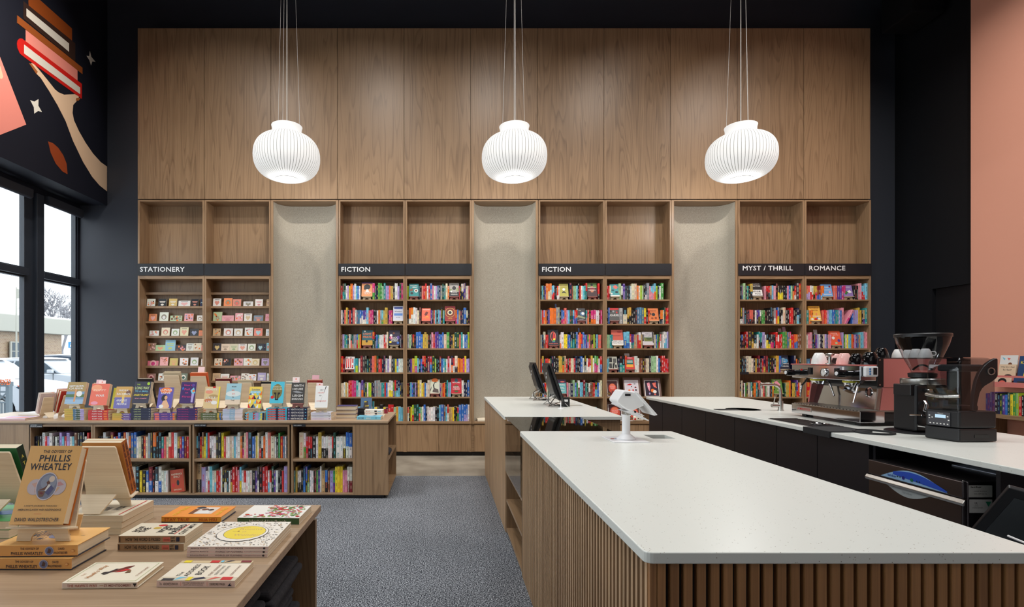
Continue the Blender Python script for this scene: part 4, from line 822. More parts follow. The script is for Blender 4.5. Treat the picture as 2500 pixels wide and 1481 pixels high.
for off, lst in ((W4, FO), (W7, FO7), (W10, FO10)):
    for unit, sh, xa, xb, hp, c, em, arts, lab in lst:
        xc = off+(xa+xb)/2/7.576; W_ = (xb-xa)/7.576*(YF+.02)/F*(1.0 if off < W10 else .86); H_ = hp*(YF+.02)/F/math.cos(R(14))*1.02; zf = (ZS+[ZB])[sh]
        Yb = YF+.02; X = PX(xc, Yb); sh_ = (PX(xc, YF+.06)-X)
        Me = T(X-sh_*.5, Yb+.006, zf+.0005)
        easel(Me, min(.135, W_*1.0), H_*.95, em, '%s easel holding the %s' % ('pink' if em is EASP else 'beige', lab.split(',')[0]), 'small book easels on the wall shelves', tilt=14)
        cover_book(Me @ T(0, .004, .044) @ RX(-14) @ T(0, -.0085, .001), W_, H_, .022, c, lab+(', '+ROWN[sh]+' shelf' if len(lab.split()) < 14 else ''), arts, 'faced-out books on the wall shelves')
single_book(.030, .232, .15, PALL['p'], PALL['m'], True, T(PX(1800+1992/7.576, YF+.03), YF+.028, ZS[1]+.001) @ RY(27), 'bright pink hardcover leaning to the right in the gap of the second ROMANCE shelf', 'faced-out books on the wall shelves')
tgm = B((UNITS[4][0]+.001, YF-.004, PZ(913.5, YF)), (UNITS[4][0]+.125, YF+.003, PZ(907.5, YF))).build('section_tag', SIGN)
tag(tgm, 'small black section tag on the shelf edge behind the espresso machine', 'label')
# ---- framed prints
def fprint(px0, px1, py0, py1, lab, bgc, arts, sh):
    Y = YF+.03; X0_, X1_ = PX(px0, Y), PX(px1, Y); z0 = (ZS+[ZB])[sh]; H = (py1-py0)*Y/F*1.03; W_ = X1_-X0_
    M_ = T((X0_+X1_)/2, Y, z0+.001) @ RX(-14)
    e = thing('framed_print', None, lab, 'print', 'art prints on the wall shelves', matrix=M_)
    B((-W_/2, .003, 0), (W_/2, .008, H)).build('backing', plain('sleeve_backing', rgb(120, 96, 90), .3) if 'sleeve_backing' not in MATS else MATS['sleeve_backing'], e)
    mb = MB().box((-W_*.43, 0, .006), (W_*.38, .003, H*.86), C('w')); mb.build('mat_border', PRINT, e)
    mb = MB(); mb.art(T(-W_*.40, -.0003, .012) @ RX(90), W_*.75, H*.8, [('r', 0, 0, 1, 1, bgc)]+arts); mb.build('picture', PRINT, e)
GOB = [('e', .5, .5, .4, .5, rgb(196, 70, 50)), ('e', .5, .62, .28, .3, rgb(230, 120, 84)), ('t', 'READ', .5, .62, .5, .09, C('p')), ('t', 'A BOOK', .5, .5, .5, .07, C('p')), ('e', .5, .3, .1, .09, C('B')), ('p', [(.3, .1), (.7, .1), (.62, .3), (.4, .3)], rgb(110, 30, 40)), ('e', .1, .15, .14, .1, rgb(120, 90, 30)), ('e', .9, .15, .14, .1, rgb(120, 90, 30)), ('e', .5, .04, .3, .06, rgb(190, 90, 30))]
fprint(1481.5, 1514, 919, 964, 'red print of a small reader in a glowing cave, left of the upper three prints', rgb(70, 26, 30), GOB, 4)
fprint(1524, 1566, 918.5, 965, 'white print scattered with small red and grey drawings, middle of the three', rgb(214, 208, 216), [('q', 'SEASONS OF PLENTY', .5, .9, .7, .03, C('k')), ('p', [(.1, .7), (.4, .8), (.55, .72), (.35, .68)], C('r')), ('e', .75, .78, .08, .06, C('a')), ('e', .5, .6, .04, .04, C('k')), ('e', .8, .55, .08, .06, C('R')), ('e', .3, .35, .08, .08, C('o')), ('r', .55, .32, .65, .42, C('r')), ('e', .82, .38, .07, .07, C('K')), ('p', [(.4, .1), (.6, .3), (.7, .15)], C('S'))], 4)
fprint(1573, 1616, 918.5, 964, 'dark print of dancing pink figures among stars, right of the upper three prints', rgb(40, 26, 48), [('p', [(.15, .85), (.35, .9), (.4, .6), (.3, .3), (.2, .5)], C('p')), ('p', [(.55, .85), (.85, .9), (.8, .7), (.9, .5), (.65, .6)], C('s')), ('e', .55, .35, .14, .14, C('o')), ('e', .7, .28, .14, .12, C('w')), ('e', .3, .15, .06, .08, C('V')), ('e', .7, .1, .08, .06, C('s')), ('e', .25, .6, .05, .05, C('w')), ('e', .8, .95, .05, .04, C('b'))], 4)
fprint(1484, 1524, 974, 1020, 'red print of a small reader on the lowest shelf behind the counter', rgb(70, 26, 30), GOB, 5)
fprint(1532, 1568, 976, 1020, 'brown toned print on the lowest shelf behind the payment stand', rgb(90, 70, 60), GOB, 5)
toy = thing('cat_toy', (PX(1558, YF+.02), YF+.05, ZB), 'small cream cat-shaped toy on the low cabinet top behind the counters', 'toy')
tm = MB(CREAM and rgb(236, 226, 206)); px0, px1 = PX(1546, YF+.02), PX(1571, YF+.02)
tm.box((px0, YF+.005, ZB+.0005), (px1, YF+.06, ZB+.075)); tm.build('body', PRINT, toy, bevel=.02, seg=4)
MB(rgb(236, 226, 206)).prism([(px0+.01, ZB+.06), (px0+.04, ZB+.07), (px0+.018, ZB+.105)], YF+.02, YF+.04).build('ear', PRINT, toy); MB(rgb(236, 226, 206)).prism([(px1-.04, ZB+.07), (px1-.01, ZB+.06), (px1-.018, ZB+.105)], YF+.02, YF+.04).build('ear', PRINT, toy)
f_ = MB(); f_.art(T(px0, YF+.004, ZB) @ RX(90), px1-px0, .1, [('e', .15, .3, .1, .1, C('r')), ('e', .45, .4, .05, .05, C('k')), ('e', .8, .4, .05, .05, C('k')), ('e', .62, .34, .04, .03, C('k'))]); f_.build('face', PRINT, toy)
# ---- greeting cards on the ledges (zoom coords of the shop photograph /3.898 + 320)
CARDS = [
 (0, 0, 'w/p:190:78:76 k/w:298:78:76 Y/w:398:76:78 w/p:507:112:58 k/r:607:70:74 n/c:672:30:74'),
 (0, 1, 'o/p:207:74:74 w/K:312:84:90 L/K:428:112:58 p/b:550:86:78 w/B:655:56:60'),
 (0, 2, 'w/p:220:90:56 e/r:328:80:84 w/g:420:72:74 e/s:505:80:88 K/b:600:82:74 o/r:665:40:58'),
 (0, 3, 'B/p:195:78:80 L/o:278:92:60 c/l:372:96:110 K/m:473:102:62 w/a:560:70:76 e/w:632:72:78 s/p:677:18:60'),
 (0, 4, 'm/p:210:104:52 p/r:312:78:88 Y/o:405:76:76 w/k:502:80:78 w/g:602:74:82 w/c:676:20:70'),
 (0, 5, 'R/p:190:82:72 w/k:298:78:74 k/p:398:72:74 G/w:498:74:74 e/w:590:50:72 w/a:648:50:66'),
 (1, 0, 'w/r:818:76:80 o/G:922:80:84 s/R:1007:78:72 w/k:1115:92:50 w/m:1217:72:72 T/R:1304:30:70'),
 (1, 1, 'L/B:823:84:94 p/m:920:116:60 p/w:1027:74:82 w/T:1112:74:78 S/r:1212:90:60 p/r:1298:40:74'),
 (1, 2, 'T/K:815:72:76 w/r:925:86:78 w/T:1020:80:76 w/p:1120:78:84 s/c:1210:80:78 w/c:1300:34:70'),
 (1, 3, 'K/Y:818:78:78 e/B:898:80:72 e/g:978:78:72 w/s:1060:80:72 w/g:1147:74:72 K/c:1230:66:74 n/k:1270:20:70 c/r:1303:30:80'),
 (1, 4, 'e/k:830:74:74 k/p:912:76:72 p/m:1022:84:74 w/Y:1108:78:76 e/Y:1182:78:72 V/n:1277:72:74'),
 (1, 5, 'T/B:812:72:76 w/s:892:82:70 p/n:992:98:52 w/n:1085:74:74 w/V:1155:72:68 V/w:1243:78:80 w/t:1305:28:74')]
BN = ['left', 'right']
for u, r_, s in CARDS:
    for i, t in enumerate(s.split()):
        cc, xc, wz, hz = t.split(':'); a, b_ = cc.split('/'); Y = YL+.024; px = 320+float(xc)/3.898; X = PX(px, Y); W_ = float(wz)/3.898*Y/F; H = float(hz)/3.898*Y/F; z = PZ(LED[r_+1], YL)
        ia, ib = PX(336+PIT*u+4.6, YF), PX(336+PIT*(u+1)-4.6, YF)
        if X+W_/2 > ib: X = ib-W_/2-.001
        mb = MB(); mb.box((-W_/2, 0, 0), (W_/2, .006+.004*(i % 3), H), jit(tuple(.8*p+.2*q for p, q in zip(PALL[a], PALL['e'])) if a not in 'kKn' else PALL[a], .05), fc={'-x': C('e'), '+x': C('e'), '+z': C('e')})
        k = rnd.choice([0, 1, 2, 3]); c2 = tuple(.62*p+.38*q for p, q in zip(PALL[b_], PALL['e']))
        if k == 0: ar = [('e', .5, .5, .3, .3, c2), ('e', .5, .45, .18, .18, PALL[a])]
        elif k == 1: ar = [('e', rnd.uniform(.15, .85), rnd.uniform(.15, .85), .09, .09, rnd.choice([c2, c2, PALL['B'], PALL['o']])) for _ in range(9)]
        elif k == 2: ar = [('p', [(.5, .12), (.2, .5), (.3, .72), (.5, .62), (.7, .72), (.8, .5)], c2), ('r', .2, .82, .8, .87, PALL['K'])]
        else: ar = [('r', .15, .62, .85, .7, c2), ('r', .2, .48, .8, .55, c2), ('e', .5, .26, .2, .12, c2)]
        mb.art(T(-W_/2, 0, 0) @ RX(90), W_, H, ar)
        tag(mb.build('greeting_card', PRINT, matrix=T(X, Y-.008, z-.0055) @ RX(-9)), '%s card with %s drawing, %s on %s ledge, %s stationery bay' % (CN[a], CN[b_], ordn(i), ORD[r_], BN[u]), 'card', 'greeting cards on the stationery ledges')
# ================================================================== DISPLAY BOOKS ON THE ISLAND
def lying(M_, L_, D_, Tk, c, label, group=None, hard=False, spine=None, pg=PAGES, arts=(), sart=(), name='book', parts=False, back=None):
    """lying book: spine along x on y=0 facing -y (x 0..L), pages to +y (0..D), z 0..T, front cover up"""
    b_ = .0026 if hard else .0007; g = .004 if hard else .0006; spine = spine or c
    root = bpy.data.objects.new(name, None); COL.objects.link(root); root.matrix_world = M_; root['local'] = True; root.empty_display_size = .05
    cv = MB().box((0, 0, Tk-b_), (L_, D_, Tk), c); cv.box((0, 0, 0), (L_, D_, b_), back or c); cv.box((0, 0, b_), (L_, b_, Tk-b_), spine)
    cv.build('cover', PRINT, root, bevel=.0008 if hard else 0, seg=1)
    B((g, b_, b_), (L_-g, D_-g, Tk-b_)).build('pages', pg, root)
    if sart or arts:
        p = MB()
        if sart: p.art(RX(90), L_, Tk, sart)
        if arts: p.art(T(0, 0, Tk), L_, D_, arts)
        p.build('lettering', PRINT, root)
    return tag(root, label, 'book', group)
def stack(x, y, n, L_, D_, Tk, c, lab, sart=(), z=IZ+.0006, hard=False, rz=0, spine=None, grp='stacked books on the island', arts=(), zz=None):
    for i in range(n):
        pos = 'bottom' if i == 0 else 'top' if i == n-1 else ('middle' if n == 3 else ORD[i]+' from bottom')
        lying(T(x+rnd.uniform(-.002, .002), y+rnd.uniform(-.001, .003), z+i*(Tk+.0006)) @ RZ(rz+rnd.uniform(-.8, .8)), L_, D_, Tk, jit(C(c), .04), '%s, %s of the stack' % (lab, pos), grp, hard, C(spine) if spine else None, sart=sart, arts=arts if i == n-1 else ())
    return z+n*(Tk+.0006)
YI = 5.37                    # stack fronts
def sx(px): return PX(px, YI)
wt = C('w')
DISP = [
 # x0,x1 stack px, n, thick, base colour, spine print, easel book px x0,x1,y top, colour, arts, names
 (157, 205, 6, .0185, 'Y', [('r', .44, 0, 1, 1, C('S')), ('r', .6, 0, .8, 1, C('G')), ('r', .8, 0, 1, 1, C('V')), ('t', 'QUEER', .7, .5, .3, .4, wt)], 169, 214, 933, rgb(172, 142, 84),
  [('r', 0, 0, 1, .56, rgb(120, 150, 180)), ('r', 0, .3, 1, .44, rgb(80, 110, 60)), ('r', 0, 0, 1, .2, rgb(150, 180, 205)), ('r', .46, .1, .56, .68, rgb(214, 150, 96)), ('e', .72, .46, .16, .16, wt), ('t', 'GENDER', .5, .82, .8, .09, wt), ('t', 'QUEER', .5, .7, .78, .09, wt)], 'olive and blue GENDER QUEER'),
 (215, 264, 4, .0245, 'r', [('t', 'POPPY WAR', .45, .5, .5, .5, wt), ('r', .78, .2, .95, .8, C('o'))], 229, 273, 938, rgb(232, 110, 86),
  [('e', .3, .8, .3, .2, rgb(245, 160, 120)), ('t', 'POPPY', .5, .7, .7, .1, rgb(250, 200, 180)), ('t', 'WAR', .55, .45, .5, .11, wt), ('e', .3, .1, .2, .1, C('p'))], 'red orange POPPY WAR'),
 (274, 320, 3, .0225, 'Y', [('p', [(.45, 1), (.6, 0), (1, 0), (1, 1)], C('v')), ('t', 'PEOPLE', .75, .5, .3, .4, wt)], 286, 326, 943, rgb(206, 160, 84),
  [('r', 0, 0, 1, .5, rgb(110, 104, 170)), ('e', .8, .72, .15, .15, C('B')), ('r', .45, .25, .6, .7, rgb(226, 190, 110)), ('t', 'FREDRIK', .5, .82, .6, .08, wt), ('t', 'BACKMAN', .5, .66, .8, .1, wt), ('t', 'ANXIOUS', .45, .36, .65, .1, wt), ('t', 'PEOPLE', .5, .2, .6, .1, wt)], 'gold and violet ANXIOUS PEOPLE'),
 (318, 368, 5, .0235, 'n', [('t', 'LONG WAY', .35, .5, .35, .5, rgb(200, 214, 150)), ('t', 'P', .93, .5, .03, .4, wt)], 326, 367, 929, rgb(48, 46, 66),
  [('t', 'THE', .25, .86, .2, .06, C('l')), ('t', 'LONG WAY', .5, .7, .85, .13, rgb(210, 226, 150)), ('t', 'TO A SMALL', .5, .55, .8, .08, C('c')), ('t', 'ANGRY PLANET', .5, .38, .9, .09, C('y')), ('t', 'BECKY CHAMBERS', .5, .22, .7, .05, C('p')), ('e', .85, .9, .09, .09, C('l'))], 'dark navy ANGRY PLANET'),
 (376, 426, 3, .0235, 'v', [('r', .03, .1, .25, .9, C('s')), ('e', .82, .5, .02, .02, C('y')), ('r', .9, .1, 1, .9, C('o')), ('t', 'LUNAR LOVE', .5, .5, .3, .35, C('p'))], 390, 427, 947, rgb(96, 84, 168),
  [('e', .5, .85, .4, .2, C('o')), ('t', 'LUNAR', .5, .88, .8, .1, wt), ('t', 'LOVE', .5, .74, .6, .11, wt), ('e', .45, .48, .2, .24, C('k')), ('e', .55, .5, .1, .14, rgb(224, 170, 130)), ('p', [(.25, .05), (.4, .35), (.6, .4), (.85, .1), (.8, 0), (.3, 0)], rgb(228, 180, 140)), ('e', .3, .08, .15, .12, wt)], 'purple and orange LUNAR LOVE'),
 (431, 482, 5, .0232, rgb(62, 30, 100), [('t', 'How to Fail at Flirting', .32, .5, .48, .5, C('m')), ('r', .9, .3, .96, .7, C('o'))], 443, 481, 934, rgb(58, 28, 96),
  [('t', 'How to', .5, .86, .6, .09, C('m')), ('t', 'Fail', .42, .66, .35, .09, C('m')), ('t', 'at', .42, .5, .2, .06, C('m')), ('t', 'Flirting', .5, .3, .7, .11, C('m')), ('e', .8, .85, .1, .1, C('v')), ('p', [(.65, .6), (.85, .75), (.98, .5), (.8, .4)], C('c')), ('p', [(.75, .45), (.92, .45), (.88, .05), (.75, .05)], C('V')), ('e', .85, .58, .08, .08, C('o')), ('e', .15, .7, .06, .1, C('b'))], 'deep purple FLIRTING'),
 (490, 539, 3, .0235, rgb(90, 100, 60), [('t', 'BEASTS OF A LITTLE LAND', .42, .5, .62, .4, wt), ('r', .82, 0, .92, 1, C('Y')), ('r', .94, 0, 1, 1, C('b'))], 502, 540, 945, rgb(218, 190, 140),
  [('e', .3, .75, .25, .12, rgb(230, 150, 120)), ('e', .6, .55, .3, .12, rgb(180, 150, 100)), ('e', .3, .35, .25, .12, rgb(200, 120, 80)), ('e', .7, .25, .2, .12, wt), ('t', 'BEASTS', .45, .87, .7, .09, wt), ('t', 'LITTLE', .45, .48, .6, .09, wt), ('t', 'LAND', .45, .3, .5, .09, wt), ('r', .92, 0, 1, 1, C('y')), ('e', .6, .97, .1, .06, C('r'))], 'tawny BEASTS OF A LITTLE LAND'),
 (543, 592, 5, .0215, rgb(190, 200, 220), [('r', .35, 0, .62, 1, rgb(160, 190, 214)), ('r', .62, 0, 1, 1, rgb(228, 214, 214)), ('t', 'OOO', .48, .5, .1, .3, wt)], 556, 593, 937, rgb(156, 196, 208),
  [('e', .5, .5, .5, .2, rgb(214, 222, 220)), ('r', 0, 0, 1, .22, rgb(226, 204, 180)), ('t', 'HIGH', .5, .84, .3, .06, C('K')), ('t', 'WE', .45, .67, .2, .06, C('o')), ('t', 'GO', .5, .5, .2, .07, C('s')), ('t', 'IN', .5, .34, .1, .06, C('K')), ('t', 'THE', .5, .18, .25, .06, C('K'))], 'pale blue HIGH WE GO'),
 (597, 645, 3, .0245, 'c', [('p', [(0, 0), (.1, 0), (0, 1)], C('k')), ('p', [(.06, 0), (.2, 0), (.2, 1)], C('o')), ('p', [(.42, 0), (.55, 1), (.42, 1)], C('r')), ('r', .55, 0, .7, 1, C('V')), ('p', [(.75, 0), (.88, 0), (.88, 1)], C('y')), ('r', .9, 0, 1, 1, C('n'))], 609, 641, 945, rgb(236, 206, 90),
  [('p', [(.2*i, .2*j), (.2*i+.2, .2*j), (.2*i+(.2 if (i+j) % 2 else 0), .2*j+.2)], C('rcwnoyS'[(i*3+j*2) % 7])) for i in range(5) for j in range(4)]+[('t', 'Louise', .5, .87, .6, .09, C('S')), ('r', .1, .68, .9, .8, C('c')), ('t', 'Erdrich', .5, .74, .7, .08, wt)], 'triangle patchwork patterned'),
 (649, 700, 5, .0235, rgb(60, 180, 210), [('r', .08, .2, .92, .8, C('r')), ('r', .48, 0, .58, 1, C('n')), ('t', 'THE SONG', .28, .5, .3, .3, rgb(250, 190, 180)), ('t', 'MILLER', .74, .5, .2, .3, rgb(250, 190, 180))], 663, 697, 933, rgb(80, 190, 214),
  [('e', .5, .55, .37, .55, rgb(126, 116, 66)), ('e', .5, .72, .3, .2, rgb(140, 130, 80)), ('p', [(.25, .5), (.45, .5), (.45, .2), (.55, .2), (.55, .5), (.75, .5), (.7, .42), (.62, .4), (.62, .15), (.38, .15), (.38, .4), (.3, .42)], C('k')), ('t', 'SONG OF', .5, .76, .6, .06, C('e')), ('t', 'ACHILLES', .5, .65, .7, .07, C('e')), ('e', .18, .28, .12, .12, C('r')), ('r', .4, 0, .6, .14, rgb(80, 190, 214))], 'cyan bronze-helmet'),
 (701, 750, 4, .0300, 'n', [('t', 'NINTH HOUSE', .5, .5, .62, .62, wt), ('r', .04, .2, .07, .8, C('V')), ('r', .09, .2, .11, .8, C('V')), ('r', .88, .4, .94, .65, C('c'))], 716, 750, 935, rgb(66, 64, 62),
  [('t', 'NINTH', .52, .85, .7, .1, wt), ('t', 'HOUSE', .48, .68, .75, .1, wt), ('t', 'LEIGH', .5, .36, .75, .11, wt), ('t', 'BARDUGO', .5, .2, .8, .09, wt), ('p', [(.1, .55), (.4, .6), (.9, .5), (.5, .48)], C('a'))], 'charcoal NINTH HOUSE'),
 (759, 808, 3, .0250, rgb(222, 222, 230), [('q', 'MY HEART IS A CHAINSAW', .35, .5, .55, .3, C('V')), ('r', .88, .45, .93, .6, C('K'))], 771, 803, 943, rgb(236, 236, 234),
  [('p', [(.78, .98), (.84, .97), (.5, .4), (.42, .25), (.4, .26), (.62, .6)], C('k')), ('q', 'MY', .5, .8, .25, .06, C('K')), ('q', 'HEART', .45, .68, .5, .06, C('s')), ('q', 'IS', .4, .55, .15, .05, C('K')), ('q', 'CHAINSAW', .5, .3, .75, .06, C('s'))], 'white CHAINSAW'),
]
for k, (a, b_, n, th, c, sart, bx0, bx1, by, cc, arts, lab) in enumerate(DISP):
    L_ = (b_-a)*YI/F; x0 = sx(a); full = n*(th+.0006)
    short = lab
    ztop = stack(x0, YI, n, L_, .135, th, c, 'book with %s printed spine' % lab, sart)
    ym = YI+.012; W_ = (bx1-bx0)*(ym+.02)/F; pink = (k == 10)
    xm = PX((a+b_)/2+1, ym)
    Mx = T(xm, ym, ztop+.0005)
    easel(Mx, .125, .19, EASP if pink else PLY, ('pink easel' if pink else 'plywood easel')+' standing on the %s stack' % lab, 'easels on the island', tilt=16)
    zb_ = ztop+.0425
    # height so that the top edge lands where the photograph has it
    Hh = max(.18, min(.225, (1.4-(by-873)/F*(ym+.06)-zb_)/math.cos(R(16))))
    nb = 2 if k in (0, 1, 2, 3, 8) else 1
    for j in range(nb):
        cover_book(Mx @ T(0, .004, .0425) @ RX(-16) @ T(0, -.022-.0005+.0225*j*0 if j == 0 else .0005, .001), W_*.98, Hh, .0215 if nb > 1 else .02, cc, '%s book%s' % (lab, ' faced out on its island easel' if j == 0 else ' directly behind its front copy'), arts if j == 0 else (), 'faced-out books on the island', spine=jit(cc))
# stacks at the right end
stack(sx(808)+.205+.015, 5.70, 3, .205, .15, .0415, rgb(64, 60, 110), 'thick hardcover with cream page edges toward the aisle', z=IZ+.0006, rz=180, hard=True, grp='thick hardcovers near the island end')
for i in range(3): pass
stack(PX(858, 5.75), 5.75, 4, .145, .12, .0195, 'k', 'small black hardcover beside the thick hardcovers', hard=True, grp='small black hardcovers')
cover_book(T(PX(893, 6.06), 6.06, IZ+.02) @ RX(-18), .125, .16, .02, rgb(72, 104, 140), 'slate blue book standing behind the small black hardcovers', [('p', [(.2, .1), (.35, .75), (.65, .75), (.8, .1)], C('K')), ('t', 'MY', .45, .7, .2, .1, C('y')), ('t', 'LAST', .6, .4, .35, .1, C('y'))], 'faced-out books on the island')
for q, pxq in enumerate((905, 911)):
    cover_book(T(PX(pxq, 6.1), 6.10, IZ+.0006) @ RX(-8), .02, .13, .02, rgb(40, 120, 134), 'narrow teal book at the rear of the island, %s of two' % ('left' if q == 0 else 'right'), (), 'faced-out books on the island')
zt = stack(PX(892, 5.62), 5.62, 1, .195, .135, .020, rgb(232, 226, 216), 'white paperback lying under the white LIFE paperbacks', z=IZ+.0006, rz=0)
zt = stack(PX(889, 5.64), 5.66, 2, .195, .13, .026, rgb(236, 232, 226), 'white paperback with red LIFE lettering', [('t', 'MY LIFE', .2, .5, .22, .35, C('s')), ('r', .55, .2, .68, .8, C('K')), ('r', .72, .35, .9, .6, C('c'))], z=zt)
lying(T(PX(871, 5.42), 5.42, IZ+.0006) @ RZ(-2), .245, .155, .03, rgb(120, 196, 222), 'bright cyan book lying alone at the island corner', 'stacked books on the island', arts=[('e', .5, .5, .28, .17, C('S')), ('e', .5, .5, .16, .1, wt), ('r', .1, .2, .3, .3, C('S'))], sart=[('t', 'BECOME', .18, .5, .24, .6, C('S')), ('t', 'BEAST', .5, .5, .2, .4, wt), ('t', 'TV', .8, .5, .05, .5, C('n'))])
cover_book(T(PX(940, 6.02), 6.02, IZ+.0006) @ RX(-4), .06, .05, .03, rgb(140, 40, 60), 'small dark red box shaped book at the island far corner', (), 'faced-out books on the island')
# left end: leaning books and flat ones
lying(T(PX(-14, 5.36), 5.33, IZ+.0006) @ RZ(3), .32, .24, .020, rgb(214, 186, 196), 'flat pale art book at the left end of the island by the window', 'stacked books on the island', hard=True, arts=[('e', .3, .5, .15, .1, C('m')), ('e', .7, .4, .2, .12, C('s')), ('r', .1, .7, .9, .78, C('V'))])
lying(T(PX(35, 5.8), 5.85, IZ+.0006) @ RZ(-4), .28, .2, .022, rgb(236, 234, 232), 'flat white book behind the pale art book', 'stacked books on the island', hard=True)
def back_easel(x, y, z, w_, h, mat, lab, rz=180, tilt=18): return easel(T(x, y, z) @ RZ(rz), w_, h, mat, lab, 'easels on the island', tilt)
def rear(px0, px1, py, c, lab, em=PLY, y=5.92, z=IZ+.0006, H=None, Tk=.03, n=1, hard=True, rz=180, extra='', arts=()):
    x = PX((px0+px1)/2, y); w_ = (px1-px0)*y/F
    for i in range(n):
        lying(T(x+w_/2+.01, y+.01+.16, z+i*.0225) @ RZ(180), w_*1.25, .155, .022, jit(c, .1), 'book under easel of the %s, %s' % (lab, ORD[i]+' from bottom' if n > 1 else 'single'), 'stacked books on the island', hard)
    zz = z+n*.0225
    M_ = T(x, y+.12, zz) @ RZ(rz)
    easel(M_, w_*1.2, (1.4-(py-873)/F*y-zz)-.03, em, 'easel seen from behind, %s' % lab, 'easels on the island', tilt=16)
    H = (1.4-(py-873)/F*y-zz-.03)/math.cos(R(16))-.01
    cover_book(M_ @ T(0, .004, .0425) @ RX(-16) @ T(0, -Tk-.0005, .001), w_*1.02, H, Tk, c, lab+', facing away', arts, 'faced-out books on the island', hard=hard, back=c)
rear(332, 368, 925, rgb(34, 30, 34), 'black hardcover behind the ANGRY PLANET stack', n=1)
rear(397, 437, 909, rgb(206, 190, 160), 'tall pale cover behind LUNAR LOVE', n=3)
rear(462, 503, 911, rgb(226, 100, 50), 'orange and blue hardcover behind the FLIRTING stack', n=3)
rear(522, 560, 925, rgb(112, 30, 36), 'dark red hardcover behind BEASTS', n=3)
rear(577, 613, 929, rgb(206, 196, 170), 'cream striped hardcover behind the pale blue paperback', n=2)
rear(634, 668, 932, rgb(34, 34, 38), 'black hardcover behind the patchwork book', n=2)
rear(694, 728, 933, rgb(190, 204, 200), 'pale green hardcover behind the helmet book', n=2)
rear(748, 784, 929, rgb(160, 44, 44), 'red hardcover behind the NINTH HOUSE stack', n=2)
# yellow, behind POPPY WAR
Mq = T(PX(291, 5.95), 5.95, IZ+.001)
easel(Mq, .12, .19, EASP, 'dark easel holding the mustard yellow book behind ANXIOUS PEOPLE', 'easels on the island', 16)
cover_book(Mq @ T(0, .004, .043) @ RX(-16) @ T(0, -.04, .001), .155, .245, .035, rgb(186, 176, 40), 'mustard yellow hardcover standing behind the ANXIOUS PEOPLE book', [('t', 'Age of Vice', .5, .85, .7, .08, C('k')), ('r', .1, .5, .9, .52, C('k'))], 'faced-out books on the island', True)
rear(220, 250, 937, rgb(150, 120, 90), 'tan book behind the olive GENDER QUEER book', n=1, y=5.85)
# books turned sideways at the left
def sidebook(px, py0, py1, wpx, c, lab, y, rz, tilt, Tk=.03, W_=.15):
    H = (py1-py0)*y/F/math.cos(R(tilt))
    return cover_book(T(PX(px, y), y, IZ+.03) @ RZ(rz) @ RX(-tilt), W_, H*.95, Tk, c, lab, (), 'faced-out books on the island', True)
e1 = T(PX(98, 5.55), 5.62, IZ+.001) @ RZ(-118)
easel(e1, .13, .2, PLY, 'plywood easel turned sideways at the left end of the island', 'easels on the island', 18)
cover_book(e1 @ T(0, .004, .0425) @ RX(-18) @ T(0, -.022, .001), .15, .22, .02, rgb(224, 206, 206), 'pink white book held sideways at the left end of the island', (), 'faced-out books on the island', True)
cover_book(e1 @ T(0, .004, .0425) @ RX(-18) @ T(0, .0075-.009, .001) @ T(0, -.042, 0), .15, .22, .018, rgb(236, 230, 226), 'white book in front of the pink white one on the sideways easel', (), 'faced-out books on the island', True)
e2 = T(PX(150, 5.7), 5.74, IZ+.001) @ RZ(-112)
easel(e2, .15, .22, PLY, 'plywood easel turned sideways holding two red hardcovers', 'easels on the island', 20)
cover_book(e2 @ T(0, .004, .0425) @ RX(-20) @ T(0, -.036, .001), .165, .245, .034, rgb(186, 50, 34), 'red hardcover held sideways, nearer the plywood back', (), 'faced-out books on the island', True)
cover_book(e2 @ T(0, .004, .0425) @ RX(-20) @ T(0, -.072, .001), .165, .245, .034, rgb(196, 56, 36), 'red hardcover held sideways, outer one', (), 'faced-out books on the island', True)
# shelf-talker slips
def slip(px, py, wp, hp, y, c, lab, dark=None):
    M_ = T(PX(px, y), y, PZ(py+hp, y)-.03) @ RX(-12); W_ = wp*y/F; H = hp*y/F+.03
    mb = MB(c).box((-W_/2, 0, 0), (W_/2, .0008, H)); mb.art(T(-W_/2, 0, 0) @ RX(90), W_, H, [('e', .5, .78, .1, .1, jit(C('s'))), ('r', .2, .5, .8, .52, C('s'))] if dark is None else [])
    tag(mb.build('recommendation_card', PRINT, matrix=M_), lab, 'card', 'recommendation cards')
PK = rgb(236, 206, 206)
slip(248, 928, 17, 12, 5.47, rgb(240, 214, 214), 'pale pink card rising behind the POPPY WAR book'); slip(241, 926, 15, 12, 5.86, rgb(232, 186, 196), 'pink card behind the pale one by the POPPY WAR book', 1)
slip(118, 957, 20, 12, 5.62, rgb(226, 140, 110), 'salmon card above the sideways easel', 1)
slip(490, 895, 16, 16, 6.06, rgb(240, 208, 208), 'pink card standing out of the orange and blue hardcover', 1)
slip(722, 920, 17, 14, 5.47, rgb(244, 226, 224), 'cream card with small emblem behind NINTH HOUSE'); slip(770, 915, 17, 15, 6.06, rgb(222, 172, 182), 'dusty pink card in the red hardcover', 1); slip(780, 934, 16, 10, 5.47, rgb(240, 214, 214), 'pale pink card behind the CHAINSAW book')
